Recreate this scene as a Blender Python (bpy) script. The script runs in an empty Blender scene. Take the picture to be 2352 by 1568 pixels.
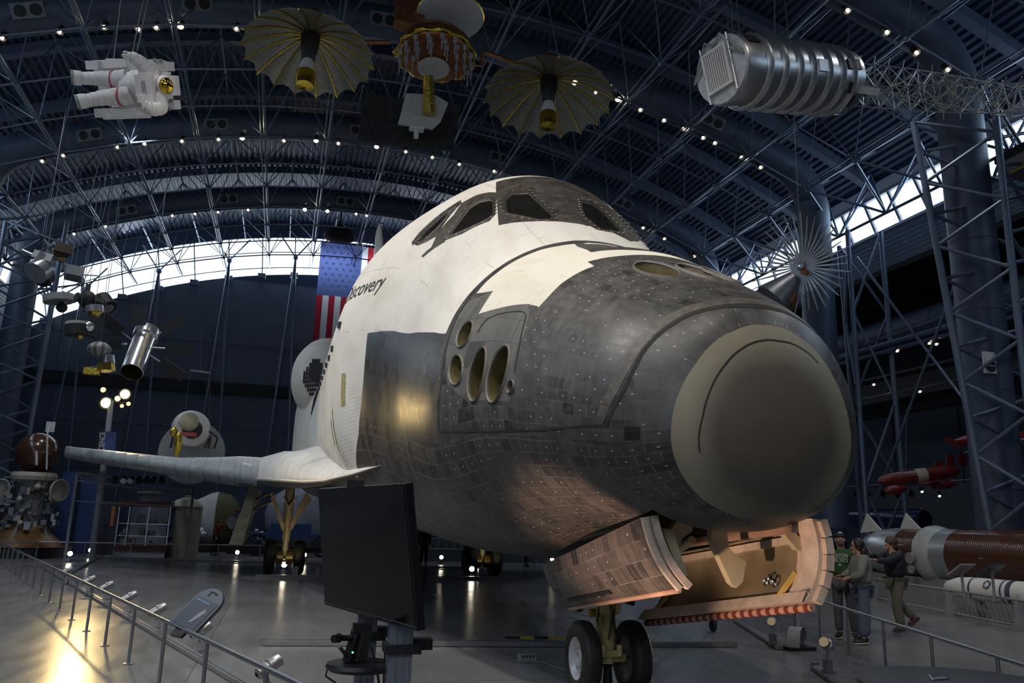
import bpy, bmesh, math, random
import numpy as np
from mathutils import Vector, Matrix, Euler
random.seed(7)
SC = bpy.context.scene
COL = SC.collection
PI = math.pi

# ------------------------------------------------------------------ camera
CAM = Vector((-5.4856, 3.7394, 1.8445))
FL, PITCH, ROLL, YAW = 1844.5, .22468, .02912, -.26971
def _axes():
    cp, sp = math.cos(PITCH), math.sin(PITCH)
    f = Vector((0, cp, sp)); x = Vector((1, 0, 0)); u = Vector((0, -sp, cp))
    c, s = math.cos(ROLL), math.sin(ROLL)
    x, u = c*x+s*u, -s*x+c*u
    A = Vector((math.sin(YAW), math.cos(YAW), 0)); S = Vector((-math.cos(YAW), math.sin(YAW), 0))
    B = lambda v: Vector((v.dot(A), v.dot(S), v.z))
    return B(x), B(u), B(f)
CX, CU, CF = _axes()
cam_data = bpy.data.cameras.new('camera')
cam_data.sensor_width = 36; cam_data.lens = FL*36/2352; cam_data.clip_end = 300; cam_data.clip_start = .05
cam = bpy.data.objects.new('camera', cam_data); COL.objects.link(cam)
cam.matrix_world = Matrix.Translation(CAM) @ Matrix((CX, CU, -CF)).transposed().to_4x4()
SC.camera = cam
def ray(px, py):
    return CF + CX*((px-1176)/FL) - CU*((py-784)/FL)
def at(px, py, X=None, Y=None, Z=None):
    """The point of the hall seen at a pixel of the photograph on the plane X=, Y= or Z= (hall axes, metres)."""
    d = ray(px, py)
    t = (X-CAM.x)/d.x if X is not None else (Y-CAM.y)/d.y if Y is not None else (Z-CAM.z)/d.z
    return CAM + d*t
def deep(px, py, dist):
    return CAM + ray(px, py)*dist

# ------------------------------------------------------------------ mesh builder
class MB:
    def __init__(s): s.v = []; s.f = []; s.m = []; s.mi = 0
    def add(s, vs, fs):
        n = len(s.v); s.v += [tuple(p) for p in vs]; s.f += [tuple(i+n for i in f) for f in fs]; s.m += [s.mi]*len(fs); return s
    def box(s, c, size, rot=None):
        a, b, d = size[0]/2, size[1]/2, size[2]/2
        P = [Vector(p) for p in ((-a,-b,-d),(a,-b,-d),(a,b,-d),(-a,b,-d),(-a,-b,d),(a,-b,d),(a,b,d),(-a,b,d))]
        if rot is not None: P = [rot @ p for p in P]
        c = Vector(c)
        return s.add([p+c for p in P], [(0,3,2,1),(4,5,6,7),(0,1,5,4),(1,2,6,5),(2,3,7,6),(3,0,4,7)])
    def hexa(s, P):
        return s.add(P, [(0,3,2,1),(4,5,6,7),(0,1,5,4),(1,2,6,5),(2,3,7,6),(3,0,4,7)])
    def beam(s, p, q, w, h, up=(0,0,1)):
        p, q = Vector(p), Vector(q); d = (q-p).normalized(); up = Vector(up)
        if abs(d.dot(up)) > .98: up = Vector((1,0,0))
        a = d.cross(up).normalized()*(w/2); b = a.cross(d).normalized()*(h/2)
        return s.hexa([p-a-b, p+a-b, p+a+b, p-a+b, q-a-b, q+a-b, q+a+b, q-a+b])
    def cyl(s, p, q, r, r2=None, n=12, cap=True):
        p, q = Vector(p), Vector(q); d = q-p
        if d.length < 1e-7: return s
        d.normalize(); r2 = r if r2 is None else r2
        a = d.orthogonal().normalized(); b = d.cross(a)
        P = [p+(a*math.cos(2*PI*i/n)+b*math.sin(2*PI*i/n))*r for i in range(n)]
        Q = [q+(a*math.cos(2*PI*i/n)+b*math.sin(2*PI*i/n))*r2 for i in range(n)]
        F = [(i, (i+1)%n, n+(i+1)%n, n+i) for i in range(n)]
        if cap: F += [tuple(range(n-1,-1,-1)), tuple(range(n, 2*n))]
        return s.add(P+Q, F)
    def tube(s, path, r, n=8, cap=True):
        path = [Vector(p) for p in path]; m = len(path); V = []; F = []
        rr = r if isinstance(r, (list, tuple)) else [r]*m
        T = [(path[min(i+1,m-1)]-path[max(i-1,0)]).normalized() for i in range(m)]
        a = T[0].orthogonal().normalized()
        for i in range(m):
            a = (a - T[i]*a.dot(T[i])).normalized(); b = T[i].cross(a)
            V += [path[i]+(a*math.cos(2*PI*k/n)+b*math.sin(2*PI*k/n))*rr[i] for k in range(n)]
        for i in range(m-1):
            F += [(i*n+k, i*n+(k+1)%n, (i+1)*n+(k+1)%n, (i+1)*n+k) for k in range(n)]
        if cap: F += [tuple(range(n-1,-1,-1)), tuple(range((m-1)*n, m*n))]
        return s.add(V, F)
    def lathe(s, prof, o, d, n=24, cap=False, a=None, sy=1.0):
        """prof = [(radius, distance along d)]"""
        o, d = Vector(o), Vector(d).normalized(); a = Vector(a).normalized() if a is not None else d.orthogonal().normalized(); b = d.cross(a)
        V = []; m = len(prof)
        for r, h in prof: V += [o+d*h+(a*math.cos(2*PI*k/n)+b*(sy*math.sin(2*PI*k/n)))*max(r,1e-4) for k in range(n)]
        F = []
        for i in range(m-1): F += [(i*n+k, i*n+(k+1)%n, (i+1)*n+(k+1)%n, (i+1)*n+k) for k in range(n)]
        if cap: F += [tuple(range(n-1,-1,-1)), tuple(range((m-1)*n, m*n))]
        return s.add(V, F)
    def ball(s, c, r, n=16, m=10, rot=None):
        c = Vector(c); r = (r,r,r) if not isinstance(r,(tuple,list)) else r
        V = []
        for i in range(m+1):
            t = PI*i/m
            for k in range(n):
                p = Vector((r[0]*math.sin(t)*math.cos(2*PI*k/n), r[1]*math.sin(t)*math.sin(2*PI*k/n), r[2]*math.cos(t)))
                V.append(c+(rot@p if rot is not None else p))
        F = [(i*n+k, (i+1)*n+k, (i+1)*n+(k+1)%n, i*n+(k+1)%n) for i in range(m) for k in range(n)]
        return s.add(V, F)
    def prism(s, poly, vec):
        n = len(poly); vec = Vector(vec); P = [Vector(p) for p in poly]
        return s.add(P+[p+vec for p in P], [tuple(range(n-1,-1,-1)), tuple(range(n,2*n))]+[(i,(i+1)%n,n+(i+1)%n,n+i) for i in range(n)])
    def grid(s, rows):
        m, n = len(rows), len(rows[0]); V = [p for r in rows for p in r]
        return s.add(V, [(i*n+k, i*n+k+1, (i+1)*n+k+1, (i+1)*n+k) for i in range(m-1) for k in range(n-1)])
    def build(s, name, mat, parent=None, smooth=False, weld=False):
        me = bpy.data.meshes.new(name)
        L = parent_loc(parent)
        me.from_pydata([(x-L.x, y-L.y, z-L.z) for x, y, z in s.v], [], s.f)
        for m in (mat if isinstance(mat, (list, tuple)) else [mat]): me.materials.append(m)
        if isinstance(mat, (list, tuple)): me.polygons.foreach_set('material_index', s.m)
        bm = bmesh.new(); bm.from_mesh(me)
        if weld: bmesh.ops.remove_doubles(bm, verts=bm.verts, dist=1e-5)
        bmesh.ops.recalc_face_normals(bm, faces=bm.faces); bm.to_mesh(me); bm.free()
        if smooth:
            me.polygons.foreach_set('use_smooth', [True]*len(me.polygons))
            try: me.set_sharp_from_angle(angle=math.radians(smooth if smooth is not True else 40))
            except Exception: pass
        o = bpy.data.objects.new(name, me); COL.objects.link(o)
        if parent is not None: o.parent = parent
        return o
def parent_loc(p):
    L = Vector((0,0,0))
    while p is not None: L = L + p.location; p = p.parent
    return L
def tag(o, label=None, cat=None, group=None, kind=None):
    if label: o['label'] = label
    if cat: o['category'] = cat
    if group: o['group'] = group
    if kind: o['kind'] = kind
    return o
def empty(name, loc, label, cat, group=None):
    o = bpy.data.objects.new(name, None); COL.objects.link(o); o.location = loc; o.empty_display_size = .1
    return tag(o, label, cat, group)
def kids(o): return [c for c in list(COL.objects) if c.parent == o]
def dup(root, loc=None, rotz=None, label=None, group=None):
    def cp(o, par):
        c = o.copy(); COL.objects.link(c); c.parent = par
        for ch in list(o.children): cp(ch, c)
        return c
    r = cp(root, root.parent)
    if loc is not None: r.location = loc
    if rotz is not None: r.rotation_euler = (0,0,rotz)
    if label: r['label'] = label
    if group: r['group'] = group
    return r
def struct(mb, name, mat, smooth=False):
    o = mb.build(name, mat, None, smooth); o['kind'] = 'structure'; return o

# ------------------------------------------------------------------ materials
MATS = {}
def mat(name, col, rough=.5, metal=0., var=.12, scale=8., bump=0., emit=None, estr=0., spec=None, trans=0., alpha=1., coat=0.):
    if name in MATS: return MATS[name]
    m = bpy.data.materials.new(name); m.use_nodes = True; nt = m.node_tree; b = nt.nodes['Principled BSDF']
    b.inputs['Roughness'].default_value = rough; b.inputs['Metallic'].default_value = metal
    if spec is not None: b.inputs['Specular IOR Level'].default_value = spec
    if trans: b.inputs['Transmission Weight'].default_value = trans
    if alpha < 1: b.inputs['Alpha'].default_value = alpha
    if coat: b.inputs['Coat Weight'].default_value = coat
    tc = nt.nodes.new('ShaderNodeTexCoord'); nz = nt.nodes.new('ShaderNodeTexNoise'); nz.inputs['Scale'].default_value = scale; nz.inputs['Detail'].default_value = 3
    nt.links.new(tc.outputs['Object'], nz.inputs['Vector'])
    r = nt.nodes.new('ShaderNodeValToRGB'); r.color_ramp.elements[0].position = .3; r.color_ramp.elements[1].position = .7
    r.color_ramp.elements[0].color = tuple(c*(1-var) for c in col)+(1,); r.color_ramp.elements[1].color = tuple(min(1,c*(1+var)) for c in col)+(1,)
    nt.links.new(nz.outputs['Fac'], r.inputs['Fac']); nt.links.new(r.outputs['Color'], b.inputs['Base Color'])
    if bump:
        bp = nt.nodes.new('ShaderNodeBump'); bp.inputs['Strength'].default_value = bump; bp.inputs['Distance'].default_value = .02
        nt.links.new(nz.outputs['Fac'], bp.inputs['Height']); nt.links.new(bp.outputs['Normal'], b.inputs['Normal'])
    if emit is not None:
        b.inputs['Emission Color'].default_value = tuple(emit)+(1,); b.inputs['Emission Strength'].default_value = estr
    MATS[name] = m; return m
class NT:
    """small helper to write node maths"""
    def __init__(s, m): s.m = m; s.t = m.node_tree
    def n(s, typ, **kw):
        o = s.t.nodes.new(typ)
        for k, v in kw.items(): setattr(o, k, v)
        return o
    def put(s, sock, v):
        if hasattr(v, 'links') or hasattr(v, 'is_linked'): s.t.links.new(v, sock)
        else: sock.default_value = v
    def M(s, op, a, b=0., c=0.):
        o = s.n('ShaderNodeMath', operation=op)
        s.put(o.inputs[0], a); s.put(o.inputs[1], b)
        if op in ('MULTIPLY_ADD','COMPARE'): s.put(o.inputs[2], c)
        return o.outputs[0]
    def mix(s, f, a, b):
        o = s.n('ShaderNodeMix', data_type='RGBA'); s.put(o.inputs[0], f)
        s.put(o.inputs[6], a if not isinstance(a, tuple) else a+(1,)*(4-len(a))); s.put(o.inputs[7], b if not isinstance(b, tuple) else b+(1,)*(4-len(b)))
        return o.outputs[2]
    def noise(s, vec, scale, detail=3):
        o = s.n('ShaderNodeTexNoise'); s.t.links.new(vec, o.inputs['Vector']); o.inputs['Scale'].default_value = scale; o.inputs['Detail'].default_value = detail
        return o.outputs['Fac']
    def ramp(s, f, stops):
        o = s.n('ShaderNodeValToRGB'); s.t.links.new(f, o.inputs['Fac']); cr = o.color_ramp
        while len(cr.elements) < len(stops): cr.elements.new(.5)
        for e, (p, c) in zip(cr.elements, stops): e.position = p; e.color = c if len(c) == 4 else tuple(c)+(1,)
        return o.outputs['Color']
def newmat(name):
    m = bpy.data.materials.new(name); m.use_nodes = True; MATS[name] = m
    return NT(m), m.node_tree.nodes['Principled BSDF']
def uvxy(N):
    u = N.n('ShaderNodeUVMap'); sp = N.n('ShaderNodeSeparateXYZ'); N.t.links.new(u.outputs[0], sp.inputs[0])
    return u.outputs[0], sp.outputs[0], sp.outputs[1]
def tile_mat(name, c1, c2, mortar, size=.155, dots=.5, rough=.45, dirt=(.16,.15,.14), line=.0035, dotcol=(.42,.40,.37), rot=0.):
    N, b = newmat(name); uv, u, v = uvxy(N)
    br = N.n('ShaderNodeTexBrick'); br.offset = .5; br.squash = 1
    N.t.links.new(uv, br.inputs['Vector'])
    for k, val in (('Scale',1.),('Mortar Size',line),('Mortar Smooth',.1),('Bias',0.),('Brick Width',size),('Row Height',size)): br.inputs[k].default_value = val
    br.inputs['Color1'].default_value = c1+(1,); br.inputs['Color2'].default_value = c2+(1,)
    row = N.M('FLOOR', N.M('DIVIDE', v, size)); odd = N.M('FLOORED_MODULO', row, 2.)
    uu = N.M('ADD', N.M('DIVIDE', u, size), N.M('MULTIPLY', N.M('SUBTRACT', 1., odd), .5))
    cell = N.n('ShaderNodeCombineXYZ'); N.put(cell.inputs[0], N.M('FLOOR', uu)); N.put(cell.inputs[1], row)
    wn = N.n('ShaderNodeTexWhiteNoise', noise_dimensions='2D'); N.t.links.new(cell.outputs[0], wn.inputs['Vector'])
    fx = N.M('SUBTRACT', N.M('FRACT', uu), .5); fy = N.M('SUBTRACT', N.M('FRACT', N.M('DIVIDE', v, size)), .5)
    d = N.M('SQRT', N.M('ADD', N.M('MULTIPLY', fx, fx), N.M('MULTIPLY', fy, fy)))
    dot = N.M('MULTIPLY', N.M('LESS_THAN', d, .062), N.M('LESS_THAN', wn.outputs['Value'], dots))
    n1 = N.noise(uv, 1.3, 5); n2 = N.noise(uv, 9., 4)
    mor = N.ramp(n1, [(.42, tuple(x*.35 for x in mortar)), (.6, mortar)])
    N.t.links.new(mor, br.inputs['Mortar'])
    # a few tiles clearly darker than their neighbours
    dk = N.M('GREATER_THAN', wn.outputs['Value'], .93)
    c = N.mix(N.M('MULTIPLY', dk, N.M('MULTIPLY', N.M('SUBTRACT', 1., br.outputs['Fac']), .75)), br.outputs['Color'], (.012,.012,.013))
    st = N.n('ShaderNodeMapping'); st.inputs['Scale'].default_value = (6., .7, 1.); N.t.links.new(uv, st.inputs['Vector'])
    n3 = N.noise(st.outputs[0], 2.2, 5)
    c = N.mix(N.M('MULTIPLY', N.ramp_f(n3, .52, .8), .35), c, dirt)
    c = N.mix(N.M('MULTIPLY', N.ramp_f(n2, .45, .75), .22), c, dirt)
    c = N.mix(dot, c, dotcol)
    N.t.links.new(c, b.inputs['Base Color'])
    rg = N.M('ADD', N.M('MULTIPLY', n2, .3), rough-.15); N.t.links.new(rg, b.inputs['Roughness'])
    bp = N.n('ShaderNodeBump'); bp.inputs['Strength'].default_value = .5; bp.inputs['Distance'].default_value = .006
    h = N.M('ADD', N.M('MULTIPLY', br.outputs['Fac'], -1.), N.M('MULTIPLY', wn.outputs['Value'], .35))
    N.t.links.new(h, bp.inputs['Height']); N.t.links.new(bp.outputs['Normal'], b.inputs['Normal'])
    return N.m
def _rf(s, f, a, b):
    o = s.n('ShaderNodeMapRange'); s.put(o.inputs[0], f); o.inputs[1].default_value = a; o.inputs[2].default_value = b; o.clamp = True
    return o.outputs[0]
NT.ramp_f = _rf
def blanket_mat(name, col, pitch=.027, stain=(.38,.34,.27), amt=.35, quilt=True):
    N, b = newmat(name); uv, u, v = uvxy(N)
    st = N.n('ShaderNodeMapping'); st.inputs['Scale'].default_value = (1.2, 3., 1.); N.t.links.new(uv, st.inputs['Vector'])
    n1 = N.noise(st.outputs[0], .9, 5); n2 = N.noise(uv, 14., 3)
    c = N.mix(N.M('MULTIPLY', N.ramp_f(n1, .45, .75), amt), col, stain)
    c = N.mix(N.M('MULTIPLY', N.ramp_f(n2, .5, .8), .18), c, tuple(x*.6 for x in col))
    # panel joints and short dark gap filler marks
    br = N.n('ShaderNodeTexBrick'); br.offset = .37; N.t.links.new(uv, br.inputs['Vector'])
    for k, val in (('Scale',1.),('Mortar Size',.004),('Bias',0.),('Brick Width',.62),('Row Height',.71)): br.inputs[k].default_value = val
    nj = N.noise(uv, 2.1, 2)
    c = N.mix(N.M('MULTIPLY', N.M('MULTIPLY', br.outputs['Fac'], N.ramp_f(nj, .5, .62)), .55), c, (.12,.115,.10))
    N.t.links.new(c, b.inputs['Base Color']); b.inputs['Roughness'].default_value = .75; b.inputs['Specular IOR Level'].default_value = .25
    bp = N.n('ShaderNodeBump'); bp.inputs['Strength'].default_value = .07; bp.inputs['Distance'].default_value = .006
    tcq = N.n('ShaderNodeTexCoord'); sq = N.n('ShaderNodeSeparateXYZ'); N.t.links.new(tcq.outputs['Object'], sq.inputs[0])
    h = N.M('SINE', N.M('MULTIPLY', sq.outputs[2], 2*PI/.06)) if quilt else n2
    N.t.links.new(N.M('ADD', h, N.M('MULTIPLY', n2, .6)), bp.inputs['Height']); N.t.links.new(bp.outputs['Normal'], b.inputs['Normal'])
    return N.m

M_BLACK = tile_mat('black_tile', (.034,.033,.034), (.062,.060,.060), (.10,.095,.09), .16, .5, .42, dotcol=(.36,.345,.32))
M_BELLY = tile_mat('belly_tile', (.026,.025,.025), (.066,.059,.056), (.21,.19,.175), .17, .5, .42, line=.003, dotcol=(.36,.345,.32))
M_SIDE = tile_mat('side_tile', (.034,.036,.039), (.046,.048,.052), (.02,.02,.02), .15, .05, .36, dirt=(.10,.105,.11), line=.0025)
M_GREY = tile_mat('weathered_tile', (.058,.059,.060), (.092,.090,.085), (.025,.024,.022), .32, 0., .55, dirt=(.20,.18,.13), line=.003)
M_PANEL = tile_mat('window_surround_tile', (.026,.022,.019), (.046,.040,.034), (.085,.078,.07), .10, .05, .5, line=.0015)
M_WTILE = blanket_mat('white_tile', (.68,.65,.575), .16, (.50,.45,.34), .4, False)
M_WBLK = blanket_mat('white_blanket', (.66,.645,.61))
M_WWING = blanket_mat('white_wing_skin', (.60,.59,.565), .3, (.36,.35,.33), .5, False)
M_RCC = mat('grey_carbon_edge', (.30,.315,.33), .42, 0, .15, 3.)
# ------------------------------------------------------------------ orbiter body sections (x aft of the nose tip)
ST = np.array([0,.25,.7,1.5,2.5,3.75,4.6,5.3,6.0,6.8,8.7,27])
TB = dict(zb=[2.75,1.984,1.848,1.80,1.70,1.488,1.44,1.433,1.454,1.491,1.634,2.5],
 zt=[2.75,3.697,3.992,4.434,4.954,5.447,6.105,6.743,7.329,7.647,7.85,8.592],
 zw=[2.75,2.686,2.795,2.903,3.049,3.211,3.351,3.552,3.839,4.192,4.809,5.421],
 w=[0.,.826,1.225,1.503,1.795,2.161,2.248,2.319,2.464,2.682,3.05,2.9],
 nu=[1.996,2.034,2.045,2.048,2.078,2.049,1.965,1.921,1.951,2.003,1.991,1.996],
 nl=[1.996,2.059,2.193,2.138,2.05,2.473,2.607,2.809,2.976,2.925,2.929,3.49])
SQ = np.sqrt(ST)
def pchip(X, Y, x):
    Y = np.asarray(Y, float); h = np.diff(X); d = np.diff(Y)/h; m = np.zeros_like(Y)
    w1 = 2*h[1:]+h[:-1]; w2 = h[1:]+2*h[:-1]; ok = d[:-1]*d[1:] > 0
    with np.errstate(all='ignore'): m[1:-1] = np.where(ok, (w1+w2)/(w1/d[:-1]+w2/d[1:]), 0)
    m[0] = d[0]; m[-1] = d[-1]
    i = np.clip(np.searchsorted(X, x)-1, 0, len(X)-2); t = (x-X[i])/h[i]
    return (1+2*t)*(1-t)**2*Y[i]+t*(1-t)**2*h[i]*m[i]+t*t*(3-2*t)*Y[i+1]+t*t*(t-1)*h[i]*m[i+1]
TT = np.concatenate([np.linspace(PI/2, 0, 61), np.linspace(0, -PI/2, 61)[1:]])
def skin(x, v, off=0.):
    """surface points at (x, v); v = share of the half girth from the crest (0) to the keel (1), negative to port"""
    x = np.atleast_1d(np.asarray(x, float)); v = np.atleast_1d(np.asarray(v, float)); out = np.empty((len(x), 3)); G = np.empty(len(x))
    for a in range(0, len(x), 20000):
        xx = x[a:a+20000]; vv = np.clip(np.abs(v[a:a+20000]), 0, 1); s = np.sqrt(np.clip(xx, 1e-6, 27))
        zb, zt, zw, w, nu, nl = [pchip(SQ, TB[k], s)[:,None] for k in ('zb','zt','zw','w','nu','nl')]
        c, sn = np.abs(np.cos(TT))[None], np.sin(TT)[None]; e = np.where(sn >= 0, nu, nl)
        y = w*c**(2/e); z = np.where(sn >= 0, zw+(zt-zw)*np.abs(sn)**(2/e), zw-(zw-zb)*np.abs(sn)**(2/e))
        L = np.concatenate([np.zeros((len(xx),1)), np.cumsum(np.hypot(np.diff(y,axis=1), np.diff(z,axis=1)), 1)], 1); T = L[:,-1:]+1e-9
        r = L/T; i = np.clip((r < vv[:,None]).sum(1)-1, 0, len(TT)-2); k = np.arange(len(xx))
        f = (vv-r[k,i])/np.maximum(r[k,i+1]-r[k,i], 1e-9)
        yy = y[k,i]+(y[k,i+1]-y[k,i])*f; z2 = z[k,i]+(z[k,i+1]-z[k,i])*f
        if off:
            ny = z[k,i]-z[k,i+1]; nz = y[k,i+1]-y[k,i]; l = np.hypot(ny, nz)+1e-9
            yy = yy+ny/l*off; z2 = z2+nz/l*off
        out[a:a+20000] = np.stack([xx, yy*np.where(v[a:a+20000] < 0, -1, 1), z2], 1); G[a:a+20000] = T[:,0]
    return out, G
def sp(x, v, off=0.): return Vector(skin([x], [v], off)[0][0])

def inpoly(P, pts):
    x, y = pts[:,0], pts[:,1]; r = np.zeros(len(pts), bool); n = len(P)
    for i in range(n):
        (x1,y1),(x2,y2) = P[i], P[(i+1)%n]
        if y1 == y2: continue
        c = ((y1 > y) != (y2 > y)) & (x < (x2-x1)*(y-y1)/(y2-y1)+x1); r ^= c
    return r
VS = 8.
def flat_half(xs, vs, polys, sign):
    bm = bmesh.new()
    V = [[bm.verts.new((x, v*VS, 0)) for v in vs] for x in xs]
    for i in range(len(xs)-1):
        for k in range(len(vs)-1): bm.faces.new((V[i][k], V[i][k+1], V[i+1][k+1], V[i+1][k]))
    for P in polys:
        n = len(P)
        for i in range(n):
            p = Vector((P[i][0], P[i][1]*VS, 0)); q = Vector((P[(i+1)%n][0], P[(i+1)%n][1]*VS, 0)); d = q-p
            if d.length < 1e-5: continue
            no = Vector((-d.y, d.x, 0)); e = 1e-3
            x0, x1, y0, y1 = min(p.x,q.x)-e, max(p.x,q.x)+e, min(p.y,q.y)-e, max(p.y,q.y)+e
            if (x0 < -.002 and x1 < .01) or x1 > 40: continue
            fs = []
            for f in bm.faces:
                a = f.verts[0].co; b = f.verts[len(f.verts)//2].co
                if abs(a.x-(x0+x1)/2) > (x1-x0)/2+.6 or abs(a.y-(y0+y1)/2) > (y1-y0)/2+.6: continue
                xa = [w.co.x for w in f.verts]; ya = [w.co.y for w in f.verts]
                if max(xa) >= x0 and min(xa) <= x1 and max(ya) >= y0 and min(ya) <= y1: fs.append(f)
            if not fs: continue
            g = set(fs)
            for f in fs: g.update(f.edges); g.update(f.verts)
            bmesh.ops.bisect_plane(bm, geom=list(g), dist=1e-5, plane_co=p, plane_no=no)
    return bm
def skin_parts(xs, vs, region, classify, polysS, polysP, off=0.):
    """classify(cent (N,2), sign) -> (part id or -1, material index) arrays; builds {part: (verts, faces, mats, uvs)}"""
    parts = {}
    for sign, polys in ((1, polysS), (-1, polysP)):
        bm = flat_half(xs, vs, polys, sign); bm.verts.ensure_lookup_table(); bm.verts.index_update()
        co = np.array([v.co[:] for v in bm.verts]); x, v = co[:,0], co[:,1]/VS
        P, G = skin(x, v*sign if True else v); P[:,1] = np.abs(P[:,1])*sign
        cen = np.array([f.calc_center_median()[:2] for f in bm.faces]); cen[:,1] /= VS
        pid, mid = classify(cen, sign)
        uv = np.stack([x, v*np.where(x < 8.7, 6.2, 9.2)*sign], 1)
        for f, p, m in zip(bm.faces, pid, mid):
            if p < 0: continue
            d = parts.setdefault(p, dict(v={}, vs=[], f=[], m=[], uv=[])); idx = []
            for w in f.verts:
                key = (sign, w.index)
                if key not in d['v']: d['v'][key] = len(d['vs']); d['vs'].append(P[w.index]); 
                idx.append(d['v'][key])
            ids = [w.index for w in f.verts]
            if sign > 0: idx = idx[::-1]; ids = ids[::-1]
            d['f'].append(idx); d['m'].append(m); d['uv'] += [uv[i] for i in ids]
        bm.free()
    return parts
def build_skin(d, name, mats, parent):
    me = bpy.data.meshes.new(name); L = parent_loc(parent)
    me.from_pydata([tuple(p-np.array(L)) for p in d['vs']], [], d['f'])
    for m in mats: me.materials.append(m)
    me.polygons.foreach_set('material_index', d['m'])
    ul = me.uv_layers.new(name='UVMap'); ul.data.foreach_set('uv', np.array(d['uv']).ravel())
    bm = bmesh.new(); bm.from_mesh(me); bmesh.ops.remove_doubles(bm, verts=bm.verts, dist=2e-5); bm.to_mesh(me); bm.free()
    me.polygons.foreach_set('use_smooth', [True]*len(me.polygons))
    o = bpy.data.objects.new(name, me); COL.objects.link(o); o.parent = parent
    return o

ORB = empty('space_shuttle', (3.56, 0, 0), 'black and white space shuttle orbiter standing on its landing gear in the hall', 'spacecraft')

W1g=[(6.483,.286),(6.456,.274),(6.289,.2087),(6.231,.1856),(6.127,.197),(6.096,.2508),(6.217,.275),(6.339,.2868)]
W1o=[(6.546,.2919),(6.537,.2677),(6.366,.2088),(6.258,.1743),(6.118,.1797),(5.925,.2577),(5.929,.2639),(6.105,.2818),(6.294,.2933)]
W2g=[(5.632,.247),(5.7,.2159),(5.799,.1799),(5.776,.1571),(5.673,.1406),(5.596,.1353),(5.254,.1541),(5.245,.1715),(5.439,.2175)]
W2o=[(5.695,.2654),(5.956,.2638),(5.965,.2089),(6.118,.1797),(6.033,.1514),(5.848,.1294),(5.727,.1186),(5.213,.1488),(5.146,.1666),(5.384,.2241),(5.592,.2535)]
S1=[(5.646,.2532),(5.605,.2597),(5.893,.3088),(5.974,.3082),(5.844,.2834),(5.916,.264)]
W3g=[(5.475,.1139),(5.556,.0977),(5.452,.0669),(5.218,.0627),(4.714,.051),(4.61,.0624),(4.655,.0835),(5.087,.1276),(5.218,.1264)]
W4g=[(5.236,.0326),(5.36,.0622),(5.209,.0782),(4.786,.0983),(4.57,.0789),(4.39,.0321),(4.7,.018),(4.934,.022)]
PANS=[(4.903,.158),(6.217,.0985),(6.15,.05),(6.1,-.01),(4.40,-.01),(4.453,.0316),(4.538,.0684),(4.642,.0999)]
PANP=[(4.38,-.01),(4.403,.0105),(4.318,.0216),(4.376,.0592),(4.318,.0928),(4.6,.125),(5.146,.1666),(5.727,.1186),(6.2,.09),(6.15,.05),(6.1,-.01)]
SIDE=[(-1,-.01),(3.87,-.01),(3.86,.05),(3.82,.1),(3.79,.18),(3.78,.26),(3.79,.31),(3.787,.35),(3.75,.3915),(4.187,.3975),(4.6,.409),(4.961,.4204),(5.3,.434),(5.655,.4452),(6.267,.4567),(6.573,.4625),(6.843,.4645),(6.80,.4977),(6.807,.546),(6.861,.5842),(7.068,.632),(7.504,.6766),(7.7,.70),(41,.71),(41,1.01),(-1,1.01)]
WP=[(3.584,.299),(3.62,.2818),(3.629,.2703),(3.634,.2419),(3.647,.1965),(3.643,.1626),(3.655,.134),(3.62,.1001),(3.638,.0654),(2.999,.0971),(2.504,.1215),(2.392,.0743),(2.32,.0381),(2.32,-.01),(2.035,-.01),(2.041,.0439),(2.072,.0919),(2.149,.1332),(2.194,.1625),(2.005,.1683),(2.027,.1858),(2.05,.2151),(2.068,.2502),(2.059,.2914),(2.077,.321),(2.297,.3207),(2.734,.343),(3.152,.3497),(3.175,.3205),(3.22,.2913)]
STRP=[(3.72,-.01),(3.71,.035),(3.60,.05),(3.66,-.01)]
GREY=[(3.22,.2913),(3.152,.3497),(2.297,.3207),(2.167,.3387),(2.081,.3808),(2.054,.4172),(1.978,.4789),(2.041,.5303),(2.833,.5329),(3.305,.4893),(3.494,.4327),(3.638,.379),(3.634,.3215)]
GEAR=[(.76,.79),(1.58,.865),(2.387,.91),(2.986,.925),(3.40,.925),(3.40,1.01),(.76,1.01)]
CAPP=[(-1,-.01),(.14,-.01),(.15,.15),(.19,.35),(.24,.5),(.27,.62),(.31,.8),(.34,1.01),(-1,1.01)]
BTILE=[(.529,.5589),(.421,.5604),(.434,.5934),(.547,.5925)]
TH=dict(T1=[(3.143,.3732),(3.089,.3916),(3.094,.4152),(3.197,.4194),(3.287,.412),(3.35,.3936),(3.328,.3764),(3.238,.3718)],
 T2=[(3.202,.443),(3.094,.4451),(3.026,.4647),(3.022,.4895),(3.107,.4936),(3.22,.4849),(3.278,.4596),(3.274,.4477)],
 T3=[(2.729,.4274),(2.644,.4408),(2.59,.4725),(2.612,.5107),(2.707,.529),(2.801,.5203),(2.846,.4873),(2.833,.4503)],
 T4=[(2.306,.4233),(2.221,.4357),(2.158,.4605),(2.194,.5113),(2.329,.5314),(2.437,.5247),(2.477,.4921),(2.441,.448)],
 T5=[(2.045,.4917),(1.996,.4915),(1.991,.5042),(2.032,.5108),(2.072,.5109),(2.081,.4981)],
 TA=[(1.627,.115),(1.703,.0855),(1.64,.0615),(1.424,.0554),(1.186,.0613),(1.073,.0792),(1.1,.103),(1.28,.1207),(1.469,.1208)])
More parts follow.
